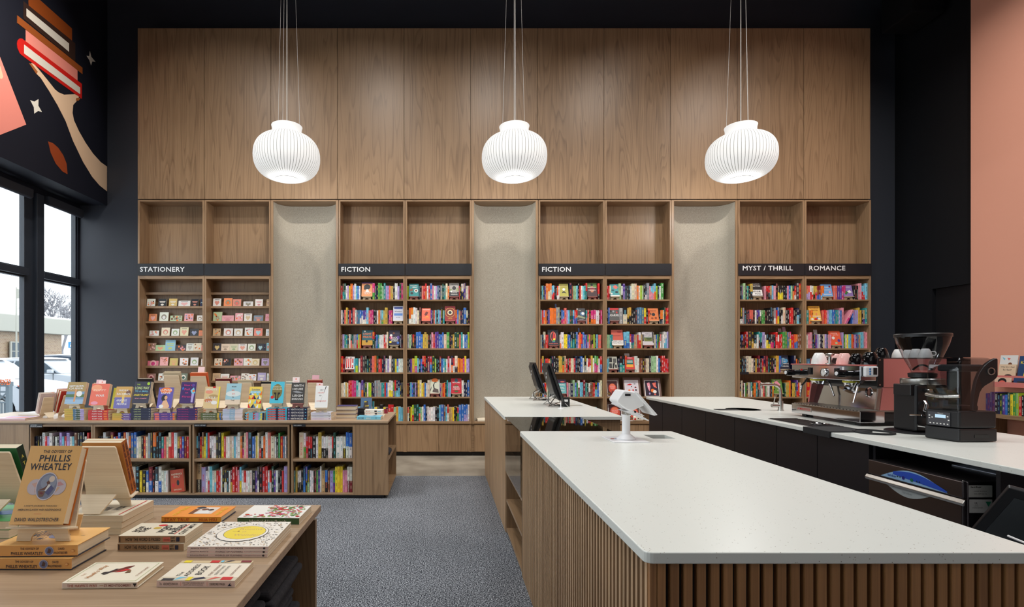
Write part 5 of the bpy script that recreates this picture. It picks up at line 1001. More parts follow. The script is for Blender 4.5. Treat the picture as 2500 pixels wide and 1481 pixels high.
for px_, py_, w_, h_, c_, l_ in ((1357, 741, 4, 9, rgb(120, 150, 210), 'small blue slip above the orange spines, second shelf behind the monitors'), (1413.5, 800, 3.5, 9, rgb(130, 160, 220), 'small blue slip above the third shelf behind the monitors'),
        (1531, 862, 12, 7, rgb(226, 226, 232), 'white slip with a dark mark above the red faced-out book'), (1905, 801, 8, 10, rgb(206, 176, 196), 'lilac slip over the third MYST / THRILL shelf, the lower of two'), (1915, 797, 8, 11, rgb(206, 172, 200), 'lilac slip over the third MYST / THRILL shelf, the higher of two'), (1991.5, 804, 9, 8, rgb(200, 206, 220), 'pale grey slip above the third ROMANCE shelf')):
    slip(px_, py_, w_, h_, YF+.12, c_, l_, 1)
# leaning orange book in the island
cover_book(T(IX(429), IY+.045, zbs+.001) @ RY(-7) @ RX(-6), .135, .225, .028, rgb(186, 64, 28), 'orange red hardcover turned cover out, leaning on the lower island shelf', [('t', 'KAEPERNICK', .5, .8, .8, .08, C('e')), ('t', 'EFFECT', .5, .68, .5, .08, C('e')), ('e', .55, .42, .1, .2, C('k')), ('t', 'DAVE ZIRIN', .5, .12, .55, .06, C('e')), ('r', .1, .25, .3, .4, C('r'))], 'books shelved in the island bookshelf', True)
# folded things in the end bay
tg = MB(); tg.prism([(IX(930), 0), (IX(946), 0), (IX(946), .03), (IX(938), .045), (IX(930), .04)], 5.5, 5.75, 'y', M=T(0, 0, z1s+.001)); tag(tg.build('folded_bag', CLOTH, bevel=.008, seg=3), 'folded dark cloth bag on the shelf at the end of the island', 'bag')
# ================================================================== BOOKS ON THE FRONT TABLE
TZ0 = TZ+.0006
AMB = rgb(240, 186, 112); AMD = rgb(230, 168, 94); NVY = rgb(22, 26, 48)
# --- two ODYSSEY hardcovers and the standing one
def medal(x, y, sc_=1):   # oval portrait drawn as print
    return [('e', x-.22*sc_, y-.01, .15*sc_, .15*sc_, rgb(196, 186, 196)), ('e', x-.22*sc_, y-.01, .14*sc_, .14*sc_, rgb(206, 190, 196)), ('e', x+.22*sc_, y-.01, .15*sc_, .15*sc_, rgb(196, 186, 196)), ('e', x+.22*sc_, y-.01, .14*sc_, .14*sc_, rgb(206, 190, 196)),
      ('p', [(x-.30*sc_, y+.03), (x-.2*sc_, y+.05), (x-.16*sc_, y+.01), (x-.22*sc_, y-.02)], rgb(214, 170, 156)), ('p', [(x-.22*sc_, y-.03), (x-.16*sc_, y-.04), (x-.2*sc_, y-.09)], rgb(214, 170, 156)),
      ('p', [(x+.15*sc_, y+.03), (x+.24*sc_, y+.06), (x+.32*sc_, y+.02), (x+.22*sc_, y+.0)], rgb(206, 150, 150)), ('p', [(x+.16*sc_, y-.01), (x+.26*sc_, y-.01), (x+.2*sc_, y-.08)], rgb(216, 176, 140)),
      ('e', x, y, .205*sc_, .262*sc_, rgb(216, 206, 216)), ('e', x, y, .19*sc_, .245*sc_, rgb(126, 130, 152)), ('e', x+.02*sc_, y+.05*sc_, .15*sc_, .14*sc_, rgb(146, 152, 172)),
      ('p', [(x-.02*sc_, y+.05), (x+.02*sc_, y+.075), (x+.05*sc_, y+.07), (x+.05*sc_, y+.03), (x+.02*sc_, y+.02), (x-.04*sc_, y-.02), (x-.12*sc_, y-.045), (x-.12*sc_, y-.055), (x-.02*sc_, y-.05), (x+.03*sc_, y-.01)], rgb(106, 62, 42)),
      ('e', x+.07*sc_, y+.09, .055*sc_, .06*sc_, rgb(226, 206, 190)), ('p', [(x+.04*sc_, y+.02), (x+.09*sc_, y+.01), (x+.15*sc_, y-.03), (x+.08*sc_, y-.12), (x-.0*sc_, y-.08), (x+.03*sc_, y-.04)], rgb(84, 84, 130)), ('p', [(x+.03*sc_, y+.025), (x+.08*sc_, y+.015), (x+.01*sc_, y-.06), (x-.02*sc_, y-.06)], wt),
      ('p', [(x-.14*sc_, y-.06), (x+.0*sc_, y-.06), (x-.02*sc_, y-.13), (x-.1*sc_, y-.14)], rgb(120, 84, 64)), ('p', [(x-.09*sc_, y-.075), (x-.02*sc_, y-.085), (x-.05*sc_, y-.105), (x-.1*sc_, y-.095)], rgb(116, 30, 40))]
ODY = [('t', 'THE ODYSSEY OF', .56, .925, .56, .036, NVY), ('t', 'PHILLIS', .54, .835, .60, .088, NVY), ('t', 'WHEATLEY', .50, .725, .80, .088, NVY)]+medal(.52, .475)+[
  ('t', "A POET'S JOURNEYS THROUGH", .5, .225, .62, .024, NVY), ('t', 'AMERICAN SLAVERY AND INDEPENDENCE', .5, .18, .82, .024, NVY), ('r', .42, .128, .56, .131, C('r')), ('t', 'DAVID WALDSTREICHER', .5, .06, .83, .044, NVY)]
SP = [('t', 'THE ODYSSEY OF', .43, .70, .22, .2, NVY), ('t', 'PHILLIS WHEATLEY', .40, .30, .38, .26, NVY), ('e', .665, .5, .055, .055, rgb(196, 190, 206)), ('e', .665, .5, .048, .048, rgb(110, 120, 160)), ('p', [(.64, .35), (.66, .75), (.69, .6), (.68, .3)], rgb(90, 60, 50)), ('t', 'DAVID', .81, .68, .075, .2, NVY), ('t', 'WALDSTREICHER', .80, .34, .17, .2, NVY), ('e', .945, .5, .02, .016, rgb(214, 110, 80)), ('e', .945, .5, .017, .013, AMB)]
for i in range(2):
    lying(T(-1.327+.004*(i-.5)+(.006 if i else 0), 1.556+(.004 if i else 0), TZ0+i*.0352) @ RZ(1.5 if i else -.3), .242, .162, .0345, AMB, 'amber biography hardcover lying in front, %s of two' % ('top' if i else 'bottom'), 'amber hardcovers at the table corner', True, AMD, sart=SP, back=NVY,
          arts=[('t', 'WHEATLEY', .3, .55, .3, .5, NVY), ('e', .56, .5, .12, .1, rgb(120, 120, 150)), ('t', 'DAVID WALDSTREICHER', .85, .5, .05, .02, NVY)] if i else ())
zo = TZ0+.0708
Me = T(-1.200, 1.595, zo)
easel(Me, .185, .22, PLY, 'plywood easel standing on the amber hardcovers at the front', 'large plywood easels on the front table', tilt=21)
cover_book(Me @ T(0, .002, .0425) @ RX(-21) @ T(.002, -.0365, .0035), .157, .233, .034, AMB, 'amber biography hardcover with three oval pictures propped upright', ODY, 'books on the front table', True, PAGE, back=rgb(200, 110, 30))
# --- HOW THE WORD stack of three with page edges toward the camera, easel seen from behind
HWC = rgb(226, 214, 190); HWA = [('t', 'HOW', .3, .5, .12, .4, C('k')), ('t', 'WORD', .52, .6, .2, .25, C('k')), ('e', .4, .25, .06, .05, C('r')), ('r', .08, .05, .1, .95, C('r')), ('t', 'PASSED', .75, .5, .2, .3, C('k'))]
for i in range(3):
    lying(T(-1.127, 2.070, TZ0+i*.0226) @ RZ(179+i), .215, .205, .022, HWC, 'paperback with its page edges facing the front, %s of the three under the tall easel' % ['bottom', 'middle', 'top'][i], 'paperback stack with pages forward', arts=HWA if i == 2 else ())
zh = TZ0+.0684
Mh = T(-1.237, 1.985, zh) @ RZ(180)
easel(Mh, .172, .222, PLY, 'plywood easel seen from behind on the paperback stack', 'large plywood easels on the front table', tilt=18)
for j in range(2):
    cover_book(Mh @ T(0, .002, .0425) @ RX(-18) @ T(-.004, -.018-.0172*j, .0005), .142, .212, .017, rgb(214, 150, 80), 'brown spined HOW THE WORD IS PASSED paperback held by the easel, %s' % ('inner' if j == 0 else 'outer'), (), 'books on the front table', spine=rgb(176, 96, 40))
    sm = MB(); Ms = Mh @ T(0, .002, .0425) @ RX(-18) @ T(-.004-.0713, -.018-.0172*j, .0005)
    M2 = Ms @ Matrix(((0, 0, -1, 0), (0, 1, 0, 0.0), (1, 0, 0, 0), (0, 0, 0, 1)))
    # text running down the spine: local x -> -z, y -> thickness
    M3 = Ms @ Matrix(((0, 0, -1, -.0004), (0, 1, 0, 0), (-1, 0, 0, .212), (0, 0, 0, 1)))
    sm.text('HOW THE WORD IS PASSED', M3, .085, .0085, .145, .010, NVY, True, .0003); sm.text('CLINT SMITH', M3, .187, .0085, .03, .008, NVY, True, .0003)
    o = sm.build('lettering', PRINT); bk = [o_ for o_ in COL.objects if o_.name.startswith('book')][-1]
    bk = LABELS['brown spined HOW THE WORD IS PASSED paperback held by the easel, %s' % ('inner' if j == 0 else 'outer')][0]; o.parent = bk; o.matrix_parent_inverse = Matrix.Identity(4); o.matrix_local = bk.matrix_basis.inverted()
# --- green ATHENS book cut by the frame
for i in range(2):
    lying(T(-1.49, 2.03, TZ0+i*.030) @ RZ(180), .22, .205, .0295, rgb(60, 140, 70), 'green topped book at the left edge, %s of two' % ('top' if i else 'bottom'), 'green books at the left edge', arts=[('e', .4, .5, .2, .12, C('b')), ('e', .7, .4, .1, .1, C('G'))] if i else ())
Ma = T(-1.592, 1.955, TZ0+.0605) @ RZ(180)
easel(Ma, .172, .215, PLY, 'plywood easel seen from behind at the left edge of the table', 'large plywood easels on the front table', tilt=18)
ab = cover_book(Ma @ T(0, .002, .0425) @ RX(-18) @ T(-.004, -.0325, .0005), .142, .205, .032, rgb(30, 110, 60), 'green book lettered ATHENS on its dark spine, held at the left edge', (), 'books on the front table', spine=rgb(20, 44, 30))
sm = MB(); M3 = (Ma @ T(0, .002, .0425) @ RX(-18) @ T(-.004-.0713, -.0325, .0005)) @ Matrix(((0, 0, -1, -.0004), (0, 1, 0, 0), (-1, 0, 0, .205), (0, 0, 0, 1)))
for q, ch in enumerate('ATHENS'): sm.text(ch, M3 @ T(.04+q*.027, .016, 0) @ RZ(90), 0, 0, .012, .013, rgb(214, 200, 90), True, .0003)
o = sm.build('lettering', PRINT); o.parent = ab; o.matrix_parent_inverse = I4; o.matrix_local = ab.matrix_basis.inverted()
# --- flat books
def rot_art(ls):   # art for covers whose text runs along +y rotated (spine forward): text drawn rotated 90 deg
    return ls
def vtext(mb, M, L_, D_, lines):
    """lines of cover text read from the right: (text, x frac across spine length, y frac, length, height, colour, bold)"""
    for t, fx, fy, ln, hh, c, bo in lines: mb.text(t, M @ T(fx*L_, fy*D_, 0) @ RZ(90), 0, 0, ln*D_, hh*L_, c, bo, .0012)
def flat(x, y, z, rz, L_, D_, Tk, c, lab, grp='books lying on the front table', hard=False, spine=None, arts=(), sart=(), vt=(), back=None):
    r = lying(T(x, y, z) @ RZ(rz), L_, D_, Tk, c, lab, grp, hard, spine, arts=arts, sart=sart, back=back)
    if vt:
        mb = MB(); vtext(mb, T(0, 0, Tk), L_, D_, vt); mb.build('title_lettering', PRINT, r)
    return r
HSP = [('t', 'HOW THE WORD IS PASSED', .37, .5, .52, .5, C('k')), ('r', .67, .2, .78, .8, C('s')), ('r', .68, .3, .77, .36, C('B')), ('r', .68, .5, .77, .56, C('B')), ('t', 'CLINT', .82, .72, .06, .3, C('k')), ('t', 'SMITH', .82, .3, .06, .3, C('k')), ('r', .87, .2, .92, .8, C('n')), ('r', .015, .15, .03, .85, C('K'))]
for i in range(2):
    flat(-1.047+.001*i, 1.710+.003*i, TZ0+i*.0238, .4 if i else -.4, .213, .133, .0232, HWC, 'tan spined HOW THE WORD IS PASSED paperback lying flat, %s of two' % ('top' if i else 'bottom'), 'flat HOW THE WORD paperbacks', spine=rgb(176, 144, 112), sart=HSP,
      arts=[('e', .42, .8, .07, .045, C('r')), ('e', .4, .58, .06, .05, C('Y')), ('r', .80, .1, .815, .9, C('s'))] if i else (), vt=[('HOW', .14, .5, .42, .10, C('k'), True), ('THE', .25, .42, .35, .10, C('k'), True), ('WORD', .38+.16, .5, .55, .11, C('k'), True), ('IS', .60+.05, .5, .18, .09, C('k'), True), ('PASSED', .75, .5, .72, .10, C('k'), True), ('CLINT SMITH', .90, .5, .8, .08, C('k'), True)] if i else ())
RWS = lambda t: [('q', 'Johanna Basford', .15, .5, .22, .45, C('K')), ('q', t, .52, .5, .34, .45, C('k')), ('q', 'A Coloring Book & Floral Adventure', .82, .5, .22, .3, C('K')), ('e', .95, .5, .015, .012, C('K'))]
vine = []
rq = random.Random(3)
for q in range(430):
    fx, fy = rq.uniform(.02, .98), rq.uniform(.02, .98)
    if (fx-.5)**2/.085+(fy-.5)**2/.1 < 1: continue
    vine.append(('e', fx, fy, rq.uniform(.004, .016), rq.uniform(.003, .01), C(rq.choice('kKaTk'))) if q % 3 else ('p', [(fx, fy), (fx+rq.uniform(-.05, .05), fy+rq.uniform(-.05, .05)), (fx+rq.uniform(-.05, .05), fy+.01)], C(rq.choice('aTKe'))))
for i in range(3):
    flat(-.8+.001*i, 1.658, TZ0+i*.0108, -.6+.3*i, .252, .25, .0104, rgb(238, 230, 218), 'square white colouring book with drawn flowers, %s of three' % ['bottom', 'middle', 'top'][i], 'square colouring books', spine=rgb(232, 206, 200), sart=RWS('ROOMS OF WONDER' if i == 2 else 'WORLD OF FLOWERS'),
      arts=(vine+[('e', .5, .5, .33, .33, C('K')), ('e', .5, .5, .323, .323, rgb(240, 232, 220)), ('e', .52, .52, .27, .27, C('K')), ('e', .52, .52, .264, .264, rgb(240, 214, 70)), ('q', 'Rooms', .56, .66, .3, .07, C('T')), ('q', 'of', .5, .55, .05, .04, C('T')), ('q', 'Wonder', .58, .42, .34, .07, C('T')), ('q', 'Johanna Basford', .42, .73, .2, .022, C('B')), ('r', .34, .56, .42, .565, C('B')), ('e', .42, .565, .015, .015, C('B'))]) if i == 2 else ())
flat(-.776, 1.440, TZ0, -.5, .212, .141, .0172, rgb(238, 226, 206), 'cream THE ADDRESS BOOK paperback lying nearest the table corner', spine=rgb(232, 204, 196),
   sart=[('q', 'The', .05, .5, .03, .4, C('K')), ('q', 'ADDRESS BOOK', .18, .5, .19, .4, C('k')), ('r', .305, .2, .308, .8, C('s')), ('q', 'WHAT STREET ADDRESSES REVEAL ABOUT', .47, .66, .28, .2, C('k')), ('q', 'IDENTITY, RACE, WEALTH, AND POWER', .47, .34, .25, .2, C('k')), ('r', .645, .2, .648, .8, C('s')), ('q', 'DEIRDRE MASK', .78, .5, .2, .4, C('k')), ('p', [(.91, .2), (.95, .8), (.94, .5), (.96, .2)], C('n'))],
   arts=[('r', 0, 0, 1, .17, rgb(214, 200, 176)), ('r', 0, .87, 1, 1, rgb(214, 190, 150)), ('r', .05, .0, .2, .1, C('K')), ('p', [(.2, 0), (.34, .17), (.24, .17)], C('c')), ('r', .36, 0, .42, .17, C('y')), ('p', [(.42, 0), (.6, .1), (.55, .17), (.45, .1)], C('n')), ('r', .80, .02, .94, .17, C('r')), ('p', [(.62, 0), (.78, .15), (.7, .17)], C('s')), ('r', .05, .88, .15, 1, C('y')), ('r', .42, .88, .54, 1, C('r')), ('p', [(.6, .88), (.75, 1), (.68, 1)], C('n')), ('r', .84, .9, .98, 1, C('R')), ('r', .56, .9, .6, 1, C('c'))],
   vt=[('The', .20, .3, .2, .05, C('k'), False), ('ADDRESS', .30, .5, .6, .065, C('k'), False), ('BOOK', .44, .5, .45, .085, C('k'), False), ('STREET ADDRESSES', .60, .5, .55, .035, C('B'), False), ('IDENTITY RACE', .67, .5, .45, .035, C('K'), False), ('WEALTH POWER', .74, .5, .45, .035, C('K'), False), ('DEIRDRE MASK', .88, .5, .5, .03, C('B'), False)])
flat(-1.024, 1.428, TZ0, 1.2, .200, .143, .0165, rgb(238, 228, 206), "cream THE HAWK'S WAY hardcover with a red hawk lying at the front", hard=True, spine=rgb(236, 218, 206),
   sart=[('t', "THE HAWK'S WAY", .27, .5, .40, .45, rgb(176, 96, 80)), ('r', .5, .45, .55, .55, C('T')), ('t', 'SY MONTGOMERY', .74, .5, .36, .4, rgb(150, 90, 80)), ('p', [(.94, .8), (.97, .2), (.99, .8)], C('k'))],
   arts=[('r', .04, .05, .96, .06, rgb(190, 200, 150)), ('r', .04, .94, .96, .95, rgb(190, 200, 150)), ('r', .04, .05, .047, .95, rgb(190, 200, 150)), ('r', .953, .05, .96, .95, rgb(190, 200, 150)),
     ('p', [(.40, .42), (.5, .5), (.62, .62), (.66, .8), (.58, .76), (.5, .62), (.42, .52)], rgb(110, 40, 30)), ('p', [(.5, .45), (.62, .52), (.68, .60), (.6, .62)], C('r')), ('p', [(.40, .38), (.44, .50), (.36, .48), (.34, .40)], C('k')), ('p', [(.66, .42), (.73, .44), (.7, .56), (.66, .54)], rgb(120, 84, 50)), ('p', [(.38, .34), (.42, .36), (.5, .64), (.46, .62)], C('K'))],
   vt=[("THE", .13, .35, .12, .03, rgb(180, 120, 70), False), ("Hawk's Way", .25, .5, .62, .09, rgb(186, 120, 60), True), ('SY MONTGOMERY', .88, .5, .45, .035, rgb(150, 90, 60), False)])
flat(-1.062, 2.003, TZ0, -.6, .226, .142, .0225, rgb(240, 150, 62), 'orange STAY TRUE hardcover at the back of the table', hard=True, spine=rgb(236, 168, 52), back=C('n'),
   sart=[('t', 'STAY TRUE', .26, .5, .42, .5, rgb(200, 70, 30)), ('t', 'HUA HSU', .78, .5, .3, .5, rgb(200, 70, 30))],
   arts=[('r', .37, .25, .76, .88, rgb(226, 210, 196)), ('p', [(.45, .3), (.7, .3), (.66, .55), (.52, .6)], C('w')), ('e', .55, .65, .06, .06, C('B')), ('e', .66, .62, .05, .05, C('k')), ('r', .37, .25, .45, .7, rgb(120, 70, 40)), ('e', .44, .82, .08, .06, C('K'))],
   vt=[('STAY TRUE', .18, .5, .8, .07, rgb(236, 206, 60), True), ('HUA HSU', .88, .5, .7, .07, rgb(236, 206, 60), True)])
leaf = []
for q in range(260):
    fx, fy = rq.random()*.9+.05, rq.random()*.9+.05
    if fx < .35 and fy > .25: continue
    leaf.append(('e', fx, fy, rq.uniform(.015, .04), rq.uniform(.012, .03), rq.choice([rgb(90, 130, 60), rgb(130, 160, 80), rgb(60, 96, 48), C('s'), C('r'), C('w'), rgb(150, 180, 110), C('m')])))
flat(-.769, 1.985, TZ0, -1.5, .232, .168, .024, rgb(236, 232, 224), 'white book covered in painted leaves and berries, at the far table corner', spine=rgb(60, 100, 60), arts=leaf+[('t', 'Herbal', .45, .8, .3, .08, C('s'))], sart=[('q', 'Herbal Handbook', .5, .5, .6, .4, wt)])
# folded shirts under the table
for i, (y0, hh) in enumerate(((1.55, .3), (1.55, .25), (1.9, .33))):
    pass
cm = MB(); rq = random.Random(9)
for i in range(11):
    z = .324+i*.030; o_ = rq.uniform(-.012, .012)
    if z > .66: break
    c_ = B((-.86+o_, 1.30+o_, z), (-.575+o_*1.5, 1.72-o_, z+.029)); k = c_.build('folded_shirt', CLOTH, bevel=.013, seg=3); tag(k, 'folded dark grey shirt in the pile under the front table, %s from the bottom' % ORD[i], 'shirt', 'folded shirts under the table')
for i in range(10):
    z = .324+i*.030; o_ = rq.uniform(-.014, .014)
    c_ = B((-.86+o_, 1.76-o_, z), (-.575+o_*1.5, 2.10+o_, z+.029)); k = c_.build('folded_shirt', CLOTH, bevel=.013, seg=3); tag(k, 'folded dark grey shirt in the far pile under the front table, %s from the bottom' % ORD[i], 'shirt', 'folded shirts under the table')
# ================================================================== THINGS ON THE COUNTERS
ZC0 = ZC+.0005
# ---- payment stand
pos = thing('payment_stand', (1.04, 3.05, ZC0), 'white payment terminal with slanted screen on a round-footed stand and square plate', 'payment terminal')
B((.94, 2.94, ZC0), (1.142, 3.166, ZC0+.004)).build('base_plate', WHITEP, pos, bevel=.0015, seg=1)
ic = MB(); ic.art(T(.96, 3.05, ZC0+.004), .05, .05, [('r', 0, 0, .4, .4, C('s')), ('r', .5, .1, 1, .3, C('b')), ('r', .1, .5, .7, .7, C('K'))]); ic.build('plate_sticker', PRINT, pos)
MB().lathe([(.0001, 0), (.052, 0), (.053, .006), (.035, .022), (.024, .03), (.0225, .05), (.0225, .135), (.027, .136), (.027, .142), (.0001, .143)], T(1.045, 3.05, ZC0+.0042), 32).build('pole', WHITEP, pos, smooth=True)
hm = MB(); hm.cyl((1.045, 3.02, 1.085), (1.045, 3.08, 1.085), .013); hm.box((1.03, 3.03, 1.075), (1.06, 3.07, 1.12)); hm.build('swivel_joint', STEEL, pos, bevel=.003)
def hp(px, py, Y=2.98): return (PX(px, Y), PZ(py, Y))
body = [hp(1508, 983), hp(1507, 977), hp(1522, 955), hp(1526, 953), hp(1549, 956), hp(1556, 958), hp(1572, 979), hp(1572, 990), hp(1543, 1003), hp(1530, 999)]
MB().prism(body, 2.98, 3.13, 'y').build('terminal_body', WHITEP, pos, bevel=.006, seg=3)
scr = [hp(1549, 956), hp(1556, 957), hp(1604, 1012), hp(1596, 1014)]
MB().prism(scr, 2.97, 3.15, 'y').build('screen', WHITEP, pos, bevel=.002, seg=2)
MB().prism([hp(1511, 990), hp(1538, 1003), hp(1575, 1016), hp(1574, 1014), hp(1545, 1001), hp(1514, 986)], 2.99, 3.12, 'y').build('card_reader_tray', WHITEP, pos)
MB().prism([hp(1525, 1004), hp(1586, 1028), hp(1588, 1026), hp(1545, 1003)], 3.0, 3.11, 'y').build('lower_tray', WHITEP, pos)
wm = MB(); x0, z0 = hp(1515, 964); wm.box((PX(1526, 2.98), 2.976, PZ(966, 2.98)), (PX(1539, 2.98), 2.982, PZ(961, 2.98))); wm.build('printer_slot', BLKPL, pos)
MB().cyl((1.075, 2.985, 1.097), (1.075, 3.0, 1.097), .006).build('pivot_screw', BLKPL, pos)
# ---- tilted monitors
def monitor(yn, yf, xt, xb, zt, zb_, lab):
    e = thing('monitor', (xb, (yn+yf)/2, ZC0), lab, 'monitor', 'tilted monitors on the checkout counter')
    dx, dz = xb-xt, zb_-zt; l = math.hypot(dx, dz); nx, nz = -dz/l, dx/l   # normal towards +x
    def pr(t, d): return (xt+dx*t+nx*d, zt+dz*t+nz*d)
    MB().prism([pr(0, 0), pr(1, 0), pr(1, .012), pr(0, .012)], yn, yf, 'y').build('screen', BLKPL, e, bevel=.003)
    MB().prism([pr(.02, -.001), pr(.1, -.028), pr(.72, -.04), pr(.95, -.022), pr(.98, -.001)], yn+.1, yf-.04, 'y').build('rear_housing', BLKPL, e, bevel=.006)
    g = MB(); cx_, cz_ = pr(.24, -.036)
    for q in (0, .03): 
        Mg = T(cx_-.004, yn+.16+q*0, cz_-q*1.2) @ RY(-90)
        g.lathe([(.010, 0), (.013, .001), (.013, .003), (.010, .003)], Mg, 16)
    g.build('emblem', WHITEL, e)
    st = MB(); hy = (yn+yf)/2
    j = pr(.86, -.01)
    for sy in (-1, 1):
        st.tube([(j[0], hy+.02*sy, j[1]), (xb-.13, hy+.13*sy, ZC0+.006)], .0045); st.tube([(j[0], hy+.02*sy, j[1]), (xb+.06, hy+.14*sy, ZC0+.006)], .0045)
        st.tube([(xb-.13, hy+.13*sy, ZC0+.006), (xb+.02, hy-.02*sy, ZC0+.035), (xb+.06, hy-.14*sy, ZC0+.006)], .004)
    st.build('wire_stand', STEEL, e)
    cb = MB(); p = []
    for q in range(9):
        t = q/8; p.append((xb-.03-.09*math.sin(t*3.1), hy-.10+.05*t, 1.06-.12*t+.012*math.sin(t*6)))
    cb.tube(p, .0035, 6); cb.build('cable', BLKPL, e)
    cb = MB(); p = [(xb-.05-.07*math.sin(q/8*3.1)*1.1, hy-.06+.02*q/8, 1.04-.1*q/8) for q in range(9)]; cb.tube(p, .0025, 6); cb.build('cable', WHITEP, e)
    B((xb-.01, hy-.06, ZC0), (xb+.05, hy+.06, ZC0+.012)).build('foot_block', BLKPL, e, bevel=.003)
    return e
monitor(5.0, 5.42, 1.004, 1.127, 1.346, .985, 'black monitor with its ribbed back to the aisle, the nearer of the two')
monitor(5.75, 6.12, .982, 1.106, 1.347, 1.000, 'black monitor with white emblem on its back, the farther of the two')
pt = thing('card_reader', (1.17, 5.12, ZC0), 'small black card reader with a label behind the near monitor foot', 'card reader')
B((1.14, 5.10, ZC0), (1.21, 5.17, ZC0+.09)).build('body', BLKPL, pt, bevel=.006); B((1.142, 5.097, ZC0+.05), (1.19, 5.0985, ZC0+.07)).build('label_strip', WHITEL, pt)
ca = thing('cable_anchor', (1.08, 4.95, ZC0), 'round white cable foot on the counter before the near monitor', 'cable holder')
MB().lathe([(.0001, 0), (.028, 0), (.026, .004), (.005, .006), (.004, .06), (.0001, .062)], T(1.085, 4.93, ZC0), 20).build('body', WHITEP, ca, smooth=True)
# ---- bar: grommet, faucet, rinser, mat
gm = thing('counter_grille', (2.55, 4.9, ZC0), 'flat black slotted plate beside the round sink', 'drain plate')
x, y = onz(1776, 1000, ZC); mb = MB(); mb.box((x-.10, y-.05, ZC0), (x+.10, y+.05, ZC0+.004)); mb.build('plate', BLKRUB, gm, bevel=.001)
fa = thing('faucet', (3.0, 4.74, ZC0), 'brushed steel tap bending over the round sink', 'faucet')
MB().lathe([(.0001, 0), (.026, 0), (.026, .006), (.021, .008), (.021, .085), (.0001, .086)], T(3.0, 4.74, ZC0), 24).build('base', STEEL, fa, smooth=True)
sp = MB(); pts = [(3.0, 4.74, 1.01), (3.0, 4.74, 1.10)]+[(3.0-.06*(1-math.cos(a)), 4.74, 1.10+.06*math.sin(a)) for a in [math.pi/2*i/6 for i in range(1, 7)]]+[(2.82, 4.74, 1.163)]
sp.tube(pts, .0125, 14); sp.cyl((2.83, 4.74, 1.163), (2.83, 4.74, 1.128), .011); sp.build('spout', STEEL, fa, smooth=True)
sp = MB(); sp.cyl((3.0, 4.74, .975), (2.92, 4.74, .975), .015, seg=16); sp.cyl((2.935, 4.74, .98), (2.925, 4.70, 1.05), .004); sp.build('lever', STEEL, fa, smooth=True)
ri = thing('glass_rinser', (2.66, 3.95, ZC0), 'dark perforated rinser grate let into the bar top before the espresso machine', 'rinser')
g = MB(); A_ = [onz(1880, 1023, ZC), onz(1925, 1020, ZC), onz(2045, 1039, ZC), onz(1995, 1037, ZC)]
rx0, rx1, ry0, ry1 = 2.50, 2.72, 3.60, 4.10
B((rx0, ry0, ZC0), (rx1, ry1, ZC0+.003)).build('tray', DSTEEL, ri)
for q in range(16): g.box((rx0+.008, ry0+.01+q*.031, ZC0+.003), (rx1-.008, ry0+.028+q*.031, ZC0+.006))
g.build('grate', BLKPL, ri)
MB().lathe([(.05, .006), (.054, .010), (.046, .012), (.043, .008)], T(2.62, 3.72, ZC0), 24).build('spray_ring', CHROME, ri)
mt = thing('tamping_mat', (2.5, 3.5, ZC0), 'thick black rubber mat folded over the edge of the bar', 'mat')
mb = MB(); mb.box((2.434, 3.35, ZC0), (2.70, 3.60-.005, ZC0+.007)); mb.box((2.425, 3.35, .895), (2.434, 3.595, ZC0+.007)); mb.build('mat', BLKRUB, mt, bevel=.002)
def ring(px, py, r, lab, r2=None, lip=True):
    x, y = onz(px, py, ZC); e = thing('rubber_ring', (x, y, ZC0), lab, 'ring')
    MB().lathe([(r, 0), (r, .011), (r-.014, .011), (r-.014, .004), (r-.014, 0)], T(x, y, ZC0), 40).build('rim', BLKRUB, e, smooth=True)
    return e, x, y
ring(2133, 1056.5, .108, 'open black rubber ring lying on the bar front edge')
# ---- espresso machine
em = thing('espresso_machine', (3.15, 4.0, ZC0), 'two-group chrome espresso machine with pink side and cups on top', 'espresso machine')
y0, y1 = 3.645, 4.36
def eb(name, lo, hi, m, bev=.003, **k): return B(lo, hi).build(name, m, em, bevel=bev, **k)
dt = MB().box((2.85, y0, .955), (3.02, y1, 1.030)); dt.build('drip_tray', CHROME, em, bevel=.003)
dg = MB(); 
for q in range(22): dg.box((2.86, y0+.012+q*.0318, 1.030), (3.30, y0+.034+q*.0318, 1.036))
dg.build('drip_grate', STEEL, em)
eb('tray_well', (2.856, y0+.006, 1.020), (3.4, y1-.006, 1.029), BLKPL, 0)
eb('base_box', (3.021, y0+.012, .962), (3.44, y1-.012, 1.019), BLKPL)
for yy in (y0+.06, y1-.1):
    for xx in (2.9, 3.36): eb('foot', (xx, yy, ZC0), (xx+.06, yy+.05, .956), BLKPL)
bs = MB(); bs.prism([(3.02, 1.037), (3.07, 1.24), (3.4, 1.24), (3.4, 1.037)], y0+.02, y1-.01, 'y'); bs.build('splash_back', CHROME, em)
eb('upper_body', (2.852, y0, 1.242), (3.0, y1, 1.344), CHROME)
eb('top_tray', (2.845, y0-.002, 1.345), (3.005, y1+.004, 1.352), PINKM, .001)
eb('rear_body', (3.006, y0+.012, 1.20), (3.44, y1-.012, 1.392), BLKPL)
eb('cup_rail', (3.0, y0, 1.393), (3.44, y1, 1.399), DSTEEL, .001)
